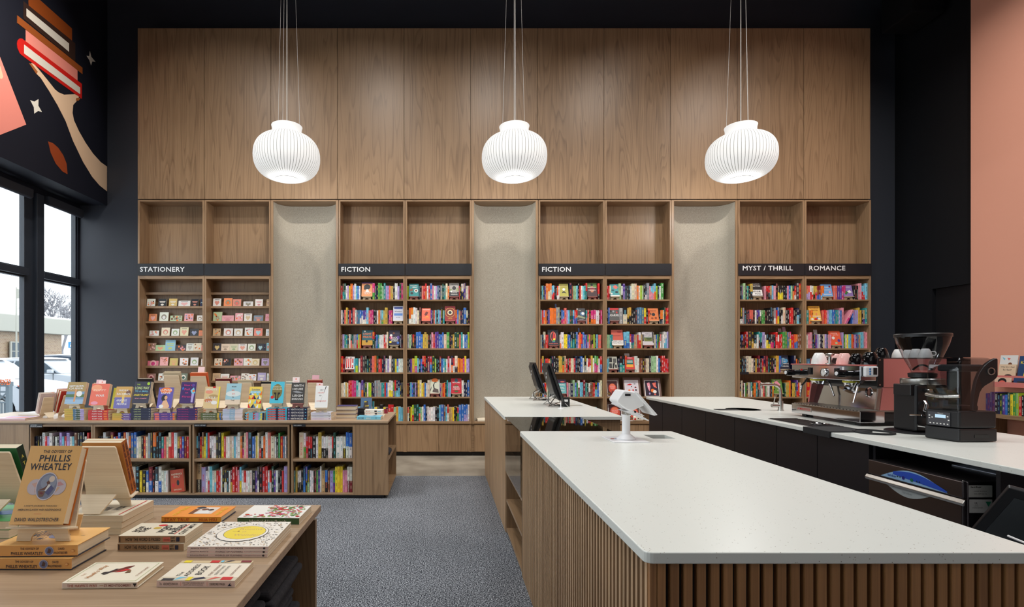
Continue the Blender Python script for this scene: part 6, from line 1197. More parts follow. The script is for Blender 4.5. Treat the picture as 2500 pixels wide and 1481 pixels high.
# pink side
sdp = MB(); sdp.prism([(3.008, 1.392), (3.44, 1.392), (3.44, 1.04), (2.985, 1.04), (3.008, 1.2)], y0-.004, y0+.011, 'y'); sdp.build('side_panel', PINKM, em, bevel=.001)
sdp = MB(); sdp.prism([(3.008, 1.392), (3.44, 1.392), (3.44, 1.04), (2.985, 1.04), (3.008, 1.2)], y1-.011, y1+.004, 'y'); sdp.build('side_panel', PINKM, em, bevel=.001)
eb('seam_strip', (3.008, y0-.0055, 1.197), (3.44, y0-.0042, 1.199), DSTEEL, 0)
fr_ = MB(); fr_.box((2.965, y0-.006, 1.198), (3.007, y0-.001, 1.400)); fr_.build('side_bracket', BLKPL, em, bevel=.001)
for zz in (1.385, 1.215): MB().cyl((2.98, y0-.009, zz), (2.98, y0-.006, zz), .005).build('bolt', CHROME, em)
cg = MB(); cg.prism([(2.975, 1.19), (2.995, 1.19), (2.98, 1.045), (2.955, 1.045)], y0-.003, y0+.01, 'y'); cg.build('side_trim', STEEL, em)
# badge
bd = B((2.8485, 4.125, .978), (2.85, 4.30, 1.012)).build('badge', STEEL, em)
tb = MB(); tb.text('LA MARZOCCO', Matrix(((0, 0, -1, 2.848), (-1, 0, 0, 4.30), (0, 1, 0, .978), (0, 0, 0, 1))), .0875, .017, .15, .018, C('r'), True, .0003); o = tb.build('lettering', PRINT); o.parent = bd; o.location = tuple(-Vector(em['base']))
for yy, zz, nm in ((4.30, 1.282, 'steam_knob'), (3.745, 1.290, 'steam_knob')):
    k = MB(); k.lathe([(.0001, 0), (.02, 0), (.02, .02), (.024, .022), (.026, .06), (.024, .085), (.0001, .087)], T(2.852, yy, zz) @ RY(-90), 20); k.build(nm, CERB, em, smooth=True)
    MB().cyl((2.764, yy, zz), (2.760, yy, zz), .014, seg=16).build('knob_cap', WHITEP, em)
MB().cyl((2.8515, 4.24, 1.305), (2.846, 4.24, 1.305), .008, seg=4).build('power_switch', plain('red_switch', rgb(210, 30, 30), .3), em)
gx = MB(); gx.lathe([(.028, 0), (.031, .004), (.031, .012), (.026, .014)], T(2.852, 3.985, 1.293) @ RY(-90), 28); gx.build('gauge_bezel', CHROME, em, smooth=True)
gx = MB(); gx.disc(.027, .010, T(2.852, 3.985, 1.293) @ RY(-90), col=C('w')); gx.face([(0, -.002, .0105), (.02, .001, .0105), (0, .002, .0105)], C('k'), M=T(2.852, 3.985, 1.293) @ RY(-90)); gx.build('gauge_face', PRINT, em)
for yy in (4.14, 3.86): eb('paddle_switch', (2.84, yy-.015, 1.27), (2.852, yy+.015, 1.325), BLKPL, .003)
eb('warning_label', (2.8505, 3.79, 1.30), (2.852, 3.81, 1.335), WHITEL, 0)
for yy in (4.17, 3.83):
    MB().lathe([(.0001, 0), (.04, 0), (.043, .02), (.05, .03), (.05, .045), (.0001, .046)], T(2.93, yy, 1.196), 28).build('group_head', CHROME, em, smooth=True)
    MB().lathe([(.043, 0), (.045, .002), (.045, .012), (.043, .014)], T(2.93, yy, 1.222), 28, sx=1.15, sy=1.15).build('group_collar', plain('yellow_label', rgb(210, 205, 60), .5) if 'yellow_label' not in MATS else MATS['yellow_label'], em)
def wand(p, nm='steam_wand'):
    w1 = MB(); w1.tube(p[:3], .007, 10); w1.build('wand_joint', BLKPL, em)
    w1 = MB(); w1.cyl(p[2], p[3], .0085, .006, 12); w1.build(nm, CHROME, em, smooth=True)
def mp(px, py, Y): return (PX(px, Y), Y, PZ(py, Y))
wand([mp(1972, 922, 4.3), mp(1965, 932, 4.3), mp(1957, 941, 4.3), mp(1953, 969, 4.28)])
wand([mp(2020, 928, 3.95), mp(2024, 932, 3.95), mp(2026, 937, 3.95), mp(2036, 966, 3.9)])
wand([mp(2110, 927, 3.66), mp(2100, 936, 3.62), mp(2094, 944, 3.62), mp(2083, 983, 3.6)])
pf = MB(); pf.lathe([(.028, 0), (.034, .002), (.034, .012), (.028, .014)], T(*mp(2119, 957, 3.62)) @ RX(90) @ RY(20), 26); pf.build('portafilter_rim', CHROME, em, smooth=True)
MB().disc(.028, .006, T(*mp(2119, 957, 3.62)) @ RX(90) @ RY(20), 24).build('portafilter_basket', DSTEEL, em)
spo = MB(); spo.tube([mp(2092, 934, 3.75), mp(2085, 946, 3.74), mp(2082, 952, 3.73)], .008, 10); spo.build('spout', CHROME, em, smooth=True)
tm_ = thing('timer', mp(2117, 907, 3.63), 'white digital timer with blue buttons stuck to the espresso machine', 'timer')
B((2.862, 3.612, 1.270), (2.952, 3.640, 1.342)).build('body', WHITEP, tm_, bevel=.010, seg=4)
B((2.915, 3.6105, 1.285), (2.94, 3.6118, 1.333)).build('screen', BLKPL, tm_)
for zz in (1.29, 1.307, 1.324): MB().cyl((2.893, 3.612, zz), (2.893, 3.609, zz), .006, seg=12).build('button', plain('blue_button', rgb(70, 130, 190), .4) if 'blue_button' not in MATS else MATS['blue_button'], tm_)
# tamper and cups
tp = thing('tamper', (2.87, 3.95, 1.3525), 'polished metal tamper standing among the cups on the espresso machine', 'tamper')
MB().lathe([(.0001, 0), (.029, 0), (.029, .006), (.012, .012), (.0105, .045), (.011, .055), (.027, .066), (.029, .074), (.024, .082), (.0001, .084)], T(PX(2026, 3.9), 3.9, 1.3525), 28).build('body', STEEL, tp, smooth=True)
CUPP = [(.0001, .078), (.022, .078), (.026, .076), (.030, .070), (.041, .045), (.047, .020), (.049, 0), (.047, 0), (.044, .02), (.0001, .07)]
def cup(px, Y, zb_, m, lab, s=1.0, hand=0, grp='cups on the espresso machine'):
    X = PX(px, Y); e = thing('cup', (X, Y, zb_), lab, 'cup', grp)
    MB().lathe([(r*s, z*s) for r, z in CUPP], T(X, Y, zb_+.0005), 28).build('body', m, e, smooth=True)
    h = MB(); a0 = R(hand); pr = [(.047, .02), (.066, .022), (.072, .038), (.062, .054), (.040, .052)]
    h.tube([(X+r*s*math.cos(a0), Y+r*s*math.sin(a0), zb_+z*s) for r, z in pr], .0045*s, 8); h.build('handle', m, e, smooth=True)
zt1, zt2 = 1.3525, 1.3995
cup(2000, 4.10, zt1, CERW, 'white upturned cup at the left of the pink tray', 1.1, -30)
cup(2038, 4.16, zt1, CERP, 'pale pink upturned cup just right of the tamper', 1.0, -30)
cup(2061, 3.96, zt1, CERP, 'pink upturned cup beside the black ones', 1.05, -40)
cup(2091, 3.86, zt1, CERB, 'black upturned cup next to the pink one', 1.0, 200)
cup(2124, 3.73, zt1, CERB, 'large black upturned cup in the middle of the row', 1.12, 200)
cup(2152, 4.0, zt2-.02+.02, CERB, 'low black upturned cup at the back of the row', .95, 120)
for q, (px, Y, l) in enumerate(((2193, 4.0, 'leftmost of the rear white cups'), (2216, 3.9, 'second white cup, partly behind the first'), (2236, 3.8, 'third white cup, seen through the grinder hopper'), (2259, 3.7, 'rightmost white cup, seen through the grinder hopper'))):
    cup(px, Y, zt2, CERW, 'white upturned cup on the machine, '+l, .82 if q != 1 else .75, -60, 'white cups on the espresso machine')
# ---- grinder
gr = thing('coffee_grinder', (3.02, 3.36, ZC0), 'black coffee grinder with a large clear hopper beside the espresso machine', 'coffee grinder')
gxc, gyc = 3.03, 3.37
B((gxc-.115, gyc-.085, ZC0+.012), (gxc+.09, gyc+.085, 1.232)).build('body', BLKPL, gr, bevel=.012, seg=3)
MB().lathe([(.0001, 0), (.15, 0), (.152, .006), (.145, .010), (.0001, .010)], T(gxc-.05, gyc, ZC0), 40).build('base_tray', BLKPL, gr, smooth=True)
MB().lathe([(.0001, 0), (.108, 0), (.110, .004), (.110, .034), (.106, .038), (.0001, .038)], T(gxc, gyc, 1.233), 36).build('collar', STEEL, gr, smooth=True)
MB().lathe([(.055, 0), (.07, .006), (.072, .03), (.058, .034)], T(gxc, gyc, 1.272), 30).build('neck_ring', BLKPL, gr, smooth=True)
MB().lathe([(.055, 0), (.058, .02), (.095, .10), (.128, .19), (.138, .235), (.136, .235), (.126, .19), (.093, .10), (.056, .02)], T(gxc, gyc, 1.300), 40).build('hopper', CLEAR, gr, smooth=True)
MB().lathe([(.138, 0), (.141, 0), (.142, .018), (.138, .022), (.0001, .022)], T(gxc, gyc, 1.530), 40).build('hopper_lid', BLKPL, gr, smooth=True)
ha = MB(); ha.tube([(gxc-.06+.12*i/8, gyc, 1.325+.03*math.sin(math.pi*i/8)) for i in range(9)], .006); ha.build('hopper_gate', BLKPL, gr)
B((gxc-.135, gyc-.07, 1.165), (gxc-.10, gyc+.06, 1.235)).build('control_head', BLKPL, gr, bevel=.005)
dsp = MB(); dsp.art(T(gxc-.13, gyc-.0709, 1.17) @ RX(90), .08, .06, [('r', .1, .15, .55, .85, C('k')), ('e', .25, .6, .03, .03, C('g')), ('p', [(.35, .65), (.5, .65), (.45, .5), (.4, .5)], wt), ('r', .38, .25, .48, .4, wt)]); dsp.build('display', PRINT, gr)
kn = MB(); kn.cyl((gxc-.06, gyc-.088, 1.2), (gxc-.06, gyc-.125, 1.2), .012); kn.build('adjust_knob', CHROME, gr, smooth=True)
ch = MB(); ch.tube([(gxc-.07, gyc-.09, 1.13), (gxc-.075, gyc-.11, 1.11), (gxc-.085, gyc-.115, 1.08), (gxc-.07, gyc-.1, 1.06)], .012, 12); ch.build('chute', CHROME, gr, smooth=True)
fk = MB(); fk.tube([(gxc-.13, gyc-.06, 1.045), (gxc-.12, gyc-.13, 1.05), (gxc-.03, gyc-.14, 1.05), (gxc-.0, gyc-.09, 1.045)], .005, 8); fk.tube([(gxc-.06, gyc-.09, 1.04), (gxc-.06, gyc-.12, 1.02), (gxc-.05, gyc-.12, .99)], .009, 8); fk.tube([(gxc-.12, gyc-.1, .985), (gxc-.05, gyc-.13, .975), (gxc+.01, gyc-.1, .985)], .008, 8); fk.build('portafilter_fork', CHROME, gr, smooth=True)
# ---- blender
bl = thing('blender', (2.96, 3.05, ZC0), 'black countertop blender inside a clear sound cover at the bar edge', 'blender')
P = [(2.829, 3.133), (2.863, 2.955), (3.086, 2.966), (3.055, 3.15)]
def inset(k): 
    cx_ = sum(p[0] for p in P)/4; cy_ = sum(p[1] for p in P)/4; return [(cx_+(x-cx_)*k, cy_+(y-cy_)*k) for x, y in P]
MB().prism(inset(1.0), ZC0+.002, 1.005, 'z').build('base', BLKPL, bl, bevel=.008, seg=3)
MB().prism(inset(.985), 1.007, 1.103, 'z').build('motor_housing', BLKPL, bl, bevel=.010, seg=3)
B((2.95, 2.9575, .955), (3.03, 2.9605, .972)).build('air_vent', CERB, bl)
# control panel on the aisle side
vx = Vector((P[1][0]-P[0][0], P[1][1]-P[0][1], 0)); L_ = vx.length; vx.normalize(); nrm = Vector((vx.y, -vx.x, 0))
Mp = Matrix(((vx.x, 0, nrm.x, P[0][0]), (vx.y, 0, nrm.y, P[0][1]), (0, 1, 0, 1.012), (0, 0, 0, 1)))
if (Mp @ Vector((0, 0, 1))).x > P[0][0]: Mp = Matrix(((vx.x, 0, -nrm.x, P[0][0]), (vx.y, 0, -nrm.y, P[0][1]), (0, 1, 0, 1.012), (0, 0, 0, 1)))
cp = MB().box((.02, 0.0, -.002), (L_-.045, .078, .0035), M=Mp); cp.build('control_panel', plain('grey_control_panel', rgb(70, 70, 76), .35), bl, bevel=.001, seg=1)
MB().box((.06, .045, .0036), (.115, .064, .0042), M=Mp).build('display', LCD, bl)
bt = MB()
for u_, v_ in [(.03, .055), (.045, .045), (.03, .04), (.125, .055), (.13, .035)]+[(.035+.018*i, .012) for i in range(6)]: bt.face([(u_-.004, v_-.003, .0041), (u_+.004, v_-.003, .0041), (u_+.004, v_+.003, .0041), (u_-.004, v_+.003, .0041)], wt, M=Mp)
bt.text('Vitamix', Mp, .088, .071, .03, .006, wt, False, .0041)
bt.build('buttons', PRINT, bl)
def loft(rings, close=True):
    mb = MB(); n = len(rings[0])
    for r in rings: mb.v += r
    for j in range(len(rings)-1):
        for k in range(n): k2 = (k+1) % n; mb._f((j*n+k, j*n+k2, (j+1)*n+k2, (j+1)*n+k))
    mb._f(tuple(range((len(rings)-1)*n, len(rings)*n))); return mb
rs = [[(x, y, z) for x, y in inset(k)] for k, z in ((.97, 1.104), (.97, 1.2), (.95, 1.32), (.92, 1.372), (.85, 1.396), (.6, 1.403))]
loft(rs).build('sound_cover', COVERG, bl, bevel=.012, seg=3, smooth=True)
js = [[(x, y, z) for x, y in inset(k)] for k, z in ((.42, 1.115), (.50, 1.2), (.58, 1.32))]
loft(js).build('jar', CLEAR, bl, bevel=.006)
MB().prism(inset(.66), 1.322, 1.362, 'z').build('jar_lid', BLKRUB, bl, bevel=.012, seg=3)
MB().prism(inset(.5), 1.104, 1.13, 'z').build('jar_seat', BLKPL, bl, bevel=.005)
# curved black arm at the right
arm = [(2.973, 1.104), (2.973, 1.143), (2.987, 1.205), (3.000, 1.228), (3.016, 1.244), (3.055, 1.267), (3.078, 1.285), (3.087, 1.30), (3.087, 1.392), (3.080, 1.398), (3.06, 1.390), (3.03, 1.37), (3.01, 1.352), (2.985, 1.315), (2.968, 1.273), (2.958, 1.225), (2.952, 1.182), (2.948, 1.104)]
MB().prism(arm, 2.965, 2.985, 'y').build('cover_arm', BLKPL, bl, bevel=.003)
MB().lathe([(.016, 0), (.021, .001), (.021, .005), (.016, .006)], T(3.045, 2.964, 1.325) @ RX(90), 24).build('arm_pivot', STEEL, bl, smooth=True)
hn = MB(); q0 = Vector((P[0][0]+.012, P[0][1]-.01, 0)); q1 = Vector((P[1][0]+.012, P[1][1]+.004, 0)); hv = []
for i in range(9):
    t = i/8; c_ = q0.lerp(q1, t)+Vector((-.016*math.sin(math.pi*t)-.008, 0, 0)); hv.append((c_.x, c_.y, 1.187-.006*math.sin(math.pi*t)))
for a_, b__ in zip(hv, hv[1:]): hn.cyl(a_, b__, .011, seg=10)
hn.build('handle', STEEL, bl, smooth=True)
# ---- undercounter dishwasher
dw = thing('dishwasher', (2.8, 2.78, 0), 'steel undercounter dishwasher with blue control strip below the bar top', 'dishwasher')
DX, D0, D1, DT = 2.415, 2.475, 3.03, .824
B((DX+.02, D0, .08), (2.95, D1, DT)).build('body', DSTEEL, dw, bevel=.004)
B((DX, D0+.004, .12), (DX+.0195, D1-.004, .735)).build('door', DSTEEL, dw, bevel=.004)
B((DX, D0+.002, .745), (DX+.0195, D1-.002, DT)).build('control_fascia', DSTEEL, dw, bevel=.004)
hd = MB(); hd.prism([(DX-.012, .725), (DX+.0, .742), (DX+.0, .715), (DX-.008, .712)], D0-.01, D1+.01, 'y'); hd.build('door_handle', STEEL, dw, bevel=.002)
Md = Matrix(((0, 0, -1, DX-.0005), (-1, 0, 0, D1), (0, 1, 0, 0), (0, 0, 0, 1)))    # x along the front from its far end, y up
LD = D1-D0
def lens(x0, x1, y0, y1, hgt, c, mb, z): mb.face([(x0+(x1-x0)*i/16, y0+(y1-y0)*i/16+hgt*math.sin(math.pi*i/16), z) for i in range(17)], c, M=Md)
mb = MB(); lens(.09, .48, .752, .750, .062, rgb(150, 190, 226), mb, .0006); mb.face([(.17+.31*i/12, .778-.02*i/12+.036*math.sin(math.pi*(.12+.88*i/12)), .0012) for i in range(13)]+[(.47-.30*i/8, .752+.024*(i/8), .0012) for i in range(9)], rgb(40, 80, 190), M=Md)
mb.text('lamber', Md, .165, .768, .055, .014, rgb(30, 70, 150), True, .0018)
for (u_, r_, c_) in ((.235, .009, rgb(40, 40, 130)), (.285, .009, rgb(20, 110, 80)), (.2, .004, rgb(20, 60, 60)), (.215, .004, rgb(20, 60, 60)), (.315, .004, rgb(20, 60, 60)), (.33, .004, rgb(20, 60, 60))): mb.face([(u_+r_*math.cos(a*.5236), .770+r_*math.sin(a*.5236), .0022) for a in range(12)], c_, M=Md)
mb.build('control_strip', PRINT, dw)
mb = MB(); mb.face([(.13+.26*i/16, .712-.040*math.sin(math.pi*i/16), .0006) for i in range(17)], rgb(176, 184, 186), M=Md); mb.text('lamber', Md, .26, .695, .06, .012, rgb(130, 136, 138), False, .0012)
mb.build('door_plaque', PRINT, dw)
for yy in (D0+.02, D1-.03): MB().lathe([(.0001, 0), (.014, 0), (.016, .008), (.010, .014), (.0001, .015)], T(DX+.02, yy, DT-.006), 16).build('corner_cap', CLEAR, dw, smooth=True)
Mq = T(DX+.02, D0-.0006, 0) @ RX(90)
mb = MB(); mb.face([(.005, .752, 0), (.115, .752, 0), (.115, .808, 0), (.005, .808, 0)], rgb(186, 184, 178), M=Mq); mb.face([(.008, .68, 0), (.115, .68, 0), (.115, .742, 0), (.008, .742, 0)], rgb(196, 194, 190), M=Mq)
mb.text('lamber', Mq, .04, .80, .05, .009, C('k'), True, .0004); mb.text('MADE IN ITALY', Mq, .06, .78, .06, .004, C('k'), False, .0004); mb.text('220-240V 60 Hz', Mq, .06, .768, .06, .004, C('k'), False, .0004)
mb.text('UL', Mq, .04, .725, .014, .010, C('k'), True, .0004); mb.text('LISTED', Mq, .04, .712, .02, .004, C('k'), False, .0004); mb.text('COMMERCIAL DISHWASHER', Mq, .045, .703, .05, .004, C('k'), False, .0004)
mb.face([(.083, .732, .0004), (.110, .732, .0004), (.0965, .708, .0004)], rgb(40, 150, 110), M=Mq)
mb.build('rating_plates', PRINT, dw)
pp = thing('paper_sheet', (2.7, 2.75, DT+.002), 'folded white paper lying on top of the dishwasher', 'paper')
mb = MB(rgb(214, 220, 230)); mb.box((2.72, 2.62, DT+.001), (2.80, 2.85, DT+.005)); mb.build('sheet', PRINT, pp)
# ---- tilted screen in the aisle
ts = thing('tilted_screen', (1.9, 1.8, .5), 'dark touch screen tilted up behind the counter at the right edge', 'screen')
Pa, Pb = Vector((PX(2463, 1.9), 1.9, PZ(1191, 1.9))), Vector((PX(2372, 2.08), 2.08, PZ(1296, 2.08)))
ex = Vector((1, -.6, -.3)); ey = (Pa-Pb).normalized(); ex = (ex-ey*ex.dot(ey)).normalized(); nz = ex.cross(ey)
Mt = Matrix(((ex.x, ey.x, nz.x, Pb.x), (ex.y, ey.y, nz.y, Pb.y), (ex.z, ey.z, nz.z, Pb.z), (0, 0, 0, 1)))
hgt = (Pa-Pb).length
MB().box((0, -.05, -.02), (.34, hgt, 0), M=Mt).build('casing', BLKPL, ts, bevel=.004)
MB().box((.03, -.03, .0005), (.31, hgt-.04, .001), M=Mt).build('screen', plain('dark_glass_screen', rgb(54, 60, 62), .12, spec=.8), ts)
MB().box((.15, .05, -.2), (.22, .12, -.021), M=Mt).build('stand', BLKPL, ts)
sy = thing('stylus', (2.0, 1.6, .8), 'white pen lying on the ledge under the tilted screen', 'pen'); 
a_, b__ = Vector((PX(2462, 1.62), 1.62, PZ(1308, 1.62))), Vector((PX(2520, 1.5), 1.5, PZ(1332, 1.5)))
MB().cyl(a_, b__, .0035, seg=8).build('body', WHITEP, sy)
# ================================================================== PINK WALL LEDGES
def ledge(z, y0_, y1_, lab, d=.085):
    e = thing('picture_ledge', (XP-.05, (y0_+y1_)/2, z), lab, 'shelf', 'pink picture ledges')
    B((XP-d, y0_, z-.018), (XP-.001, y1_, z)).build('ledge_board', PINKM, e); B((XP-d-.012, y0_, z-.018), (XP-d-.0005, y1_, z+.038)).build('front_lip', PINKM, e, bevel=.001)
    return e
yl1 = XP*.985*F/(2434-1083)
ledge(PZ(924, 6.1), 4.6, yl1, 'upper pink ledge of picture books at the right edge'); ledge(PZ(940, 6.1), 4.6, yl1, 'lower pink ledge of picture books at the right edge', .13)
def pbook(yc, z, w_, h, c, arts, lab, x=XP-.045, tilt=8):
    M_ = T(x, yc, z) @ RZ(-90) @ RX(-tilt)
    return cover_book(M_, w_, h, .010, c, lab, arts, 'picture books on the pink wall', True)
zl = PZ(924, 6.1)+.001
pbook(6.115, zl+.07, .19, .20, rgb(228, 228, 226), [('p', [(.1, .9), (.3, .8), (.25, .7)], C('c')), ('p', [(.4, .85), (.6, .82), (.5, .7)], C('s')), ('e', .6, .45, .12, .14, C('B'))], 'white picture book with bunting, behind the cream one', XP-.028)
pbook(6.10, zl, .185, .165, rgb(226, 200, 170), [('t', 'Why Do I Feel', .5, .8, .8, .1, C('k')), ('t', 'So Sad?', .5, .62, .5, .1, C('k')), ('e', .6, .15, .25, .14, C('k')), ('e', .62, .08, .18, .1, C('s'))], 'cream picture book asking Why Do I Feel So Sad', XP-.058)
pbook(5.885, zl, .2, .26, rgb(40, 72, 116), [('t', 'KATHE', .5, .72, .8, .12, C('y')), ('e', .55, .5, .12, .14, C('B')), ('p', [(.35, .4), (.75, .4), (.8, .1), (.3, .1)], C('y')), ('p', [(.4, .45), (.7, .45), (.65, .3), (.42, .3)], C('r'))], 'navy picture book with a girl in a yellow skirt', XP-.058)
z2 = PZ(940, 6.1)+.001
pbook(6.09, z2-.0, .19, .09, rgb(222, 190, 166), [('e', .5, .5, .25, .2, C('k')), ('e', .5, .3, .2, .15, C('s'))], 'cream picture book on the lower pink ledge', XP-.118)
pbook(5.87, z2, .2, .09, rgb(40, 66, 110), [('r', .2, .3, .8, .6, C('K'))], 'navy picture book on the lower pink ledge', XP-.118)
lo = thing('low_wall_shelf', (XP-.15, 5.4, 0), 'low oak shelf of picture books under the pink ledges', 'shelf')
zls = PZ(1009, 6.05)
B((XP-.28, 4.4, zls-.045), (XP-.001, yl1, zls)).build('shelf', WY, lo, bevel=.002); B((XP-.28, 4.4, 0), (XP-.001, yl1, zls-.25)).build('body', WZ, lo)
B((XP-.27, yl1-.02, zls-.25), (XP-.001, yl1, zls-.046)).build('side_panel', WZ, lo)
q = yl1-.02; cs = 'vvvvknGvbGyglrk'; i = 0
while q > 5.55 and i < 15:
    t = rnd.uniform(.018, .034); c_ = jit(PALL[cs[i]])
    single_book(t, rnd.uniform(.21, .25), .19, c_, None, True, T(XP-.25, q, zls+.0006) @ RZ(-90), '%s hardcover on the low shelf by the pink wall, %s from the doorway' % (CN[cs[i]], ORD[i]), 'hardcovers under the pink ledges'); q -= t+.001; i += 1
# ================================================================== OUTSIDE
GZ = -.25
struct('exterior_ground', B((-60, -20, GZ-.1), (-5.9, 80, GZ)), plain('slushy_asphalt', rgb(140, 146, 154), .8, bump=(1.5, .4)))
struct('exterior_sidewalk', B((-9.5, -20, GZ), (-5.75, 60, GZ+.1)), SNOW)
def carbody(x_front, y, lab, m, L_=4.4, H=1.64, grp='parked cars', text=False):
    """car parked nose toward +x, side to the shop; y = near side"""
    e = thing('car', (x_front-L_/2, y+.9, GZ), lab, 'car', grp)
    def q(u, v): return (x_front-u*L_, GZ+v*H)          # u from the nose backwards
    low = [q(0, .22), q(0, .42), q(.02, .52), q(.10, .585), q(.27, .635), q(.30, .64), q(1.0, .66), q(1, .25), q(.97, .16)]
    def arch(c, r=.085):
        return [q(c+r*math.cos(a), .13+r*L_/H*.98*math.sin(a)) for a in [math.pi-math.pi*i/10 for i in range(11)]]
    bottom = list(reversed([q(.03, .14)]+[q(.185-.088*math.cos(math.pi*i/10), .14+.092*L_/H*math.sin(math.pi*i/10)) for i in range(11)]+[q(.80-.088*math.cos(math.pi*i/10), .14+.092*L_/H*math.sin(math.pi*i/10)) for i in range(11)]+[q(.97, .14)]))
    MB().prism([q(0, .22), q(0, .42), q(.015, .52), q(.09, .58), q(.27, .64), q(.99, .66), q(1, .25)]+bottom, y, y+1.8).build('body', m, e, bevel=.05, seg=3)
    MB().prism([q(.27, .64), q(.40, .90), q(.46, .965), q(.60, .995), q(.85, .97), q(.93, .93), q(.99, .66)], y+.12, y+1.68).build('cabin', m, e, bevel=.04, seg=2)
    for pts in ([q(.315, .665), q(.405, .87), q(.44, .915), q(.50, .925), q(.50, .665)], [q(.515, .665), q(.515, .925), q(.66, .93), q(.70, .665)], [q(.72, .67), q(.68, .925), q(.82, .90), q(.88, .70)]): MB().prism(pts, y+.105, y+.13).build('side_window', CARGL, e)
    MB().prism([q(.285, .655), q(.41, .895), q(.415, .895), q(.30, .655)], y+.2, y+1.6).build('windshield', CARGL, e)
    MB().prism([q(.43, .97), q(.60, 1.0), q(.85, .975), q(.85, .995), q(.60, 1.02), q(.45, .99)], y+.2, y+1.6).build('roof_snow', SNOW, e, bevel=.015)
    for c in (.185, .80):
        cx_, cz_ = q(c, .205); MB().cyl((cx_, y+.02, cz_), (cx_, y+.24, cz_), .335, seg=28).build('wheel', TYRE, e); MB().cyl((cx_, y+.005, cz_), (cx_, y+.02, cz_), .21, seg=10).build('hub_cap', STEEL, e)
    MB().prism([q(.0, .44), q(.0, .49), q(.07, .56), q(.09, .53), q(.03, .45)], y-.006, y+.02).build('headlight', CARGL, e)
    MB().prism([q(.065, .555), q(.085, .57), q(.01, .44), q(.0, .45)], y-.012, y-.006).build('turn_signal', plain('orange_signal', rgb(214, 90, 50), .4) if 'orange_signal' not in MATS else MATS['orange_signal'], e)
    mx_, mz_ = q(.34, .69); B((mx_-.06, y-.16, mz_-.06), (mx_+.12, y+.0, mz_+.08)).build('wing_mirror', m, e, bevel=.03, seg=3)
    MB().prism([q(.32, .45), q(.325, .45), q(.325, .64), q(.32, .64)], y-.002, y+.01).build('door_gap', TYRE, e); MB().prism([q(.52, .30), q(.525, .30), q(.525, .64), q(.52, .64)], y-.002, y+.01).build('door_gap', TYRE, e)
    if text:
        tm = MB(); x_, z_ = q(.345, .42); tm.text('COMPASS', T(x_, y-.004, z_) @ RX(90), 0, 0, .56, .065, (.02, .02, .03), True, .002); tm.build('model_lettering', PRINT, e)
    return e
carbody(-13.25, 20.0, 'white car with dark windows parked side on beyond the window', CARWH, text=True)
carbody(-15.6, 25.5, 'dark grey car with snowy roof parked behind the white one', CARDK, L_=4.8, H=1.78)
carbody(-10.85, 14.0, 'white car whose nose and headlight show low in the left window', CARWH)
bd = thing('low_building', (-29, 30, GZ), 'low building with white fascia and tan brick corner across the lot', 'building')
m, nt, b = newmat('tan_brick'); L = nt.links.new; tc = N(nt, 'ShaderNodeTexCoord'); sp_ = N(nt, 'ShaderNodeSeparateXYZ'); cb_ = N(nt, 'ShaderNodeCombineXYZ'); L(tc.outputs['Object'], sp_.inputs[0]); ad = N(nt, 'ShaderNodeMath', operation='ADD'); L(sp_.outputs[0], ad.inputs[0]); L(sp_.outputs[1], ad.inputs[1]); L(ad.outputs[0], cb_.inputs[0]); L(sp_.outputs[2], cb_.inputs[1])
br = N(nt, 'ShaderNodeTexBrick'); br.inputs['Color1'].default_value = (*rgb(138, 108, 82), 1); br.inputs['Color2'].default_value = (*rgb(156, 130, 100), 1); br.inputs['Mortar'].default_value = (*rgb(166, 156, 142), 1); br.inputs['Scale'].default_value = 3.2; L(cb_.outputs[0], br.inputs['Vector']); L(br.outputs[0], b.inputs['Base Color']); BRK = m
B((-36, 12, GZ), (-25.1, 35.0, 2.9)).build('wall', BRK, bd); B((-25.1, 12, GZ), (-25.0, 29.2, 2.9)).build('white_cladding', WHW, bd); 
B((-36.5, 11.5, 2.9), (-24.6, 35.7, 3.87)).build('fascia', WHW, bd, bevel=.03); B((-36.4, 11.6, 3.87), (-24.7, 35.6, 3.98)).build('roof_snow', SNOW, bd, bevel=.04)
for y_, w_ in ((24.2, 1.9), (27.6, 1.1), (31.6, 1.7), (20.5, 1.9)):
    f = B((-25.0, y_-w_/2-.1, .7), (-24.93, y_+w_/2+.1, 2.35)).build('window', WHW, bd)
    for iz in range(3):
        for iy in range(2):
            p_ = B((-24.93, y_-w_/2+iy*w_/2+.04, .78+iz*.52), (-24.91, y_-w_/2+(iy+1)*w_/2-.04, .78+iz*.52+.46)).build('pane', CARGL, None); p_.location = tuple(-Vector(bd['base'])); p_.parent = f
# trees
def tree(x, y, h, seed, lab):
    e = thing('bare_tree', (x, y, GZ), lab, 'tree', 'snowy trees beyond the low building'); rr = random.Random(seed); mb = MB(); nn = [0]
    tw = MB()
    def br_(p, d, l, r, dep):
        q_ = p+d*l
        (mb if dep > 3 else tw).cyl(p, q_, r, r*.7, 5 if dep > 3 else 3); nn[0] += 1
        if dep == 0 or nn[0] > 5200: return
        for _ in range(3 if dep > 1 else 4):
            v = (d+Vector((rr.uniform(-1, 1), rr.uniform(-1, 1), rr.uniform(-.35, .7)))*.72).normalized(); br_(q_, v, l*rr.uniform(.62, .82), r*.66, dep-1)
    br_(Vector((x, y, GZ)), Vector((0, 0, 1)), h*.24, .2, 6)
    mb.build('trunk', BARK, e); tw.build('twigs', BARK, e)['kind'] = 'stuff'
tree(-33, 45.5, 9.5, 3, 'bare snowy tree behind the brick corner of the low building'); tree(-39, 42, 9.0, 8, 'bare snowy tree behind the white fascia')
tree(-43, 60, 10, 5, 'distant bare tree between the two nearer ones')
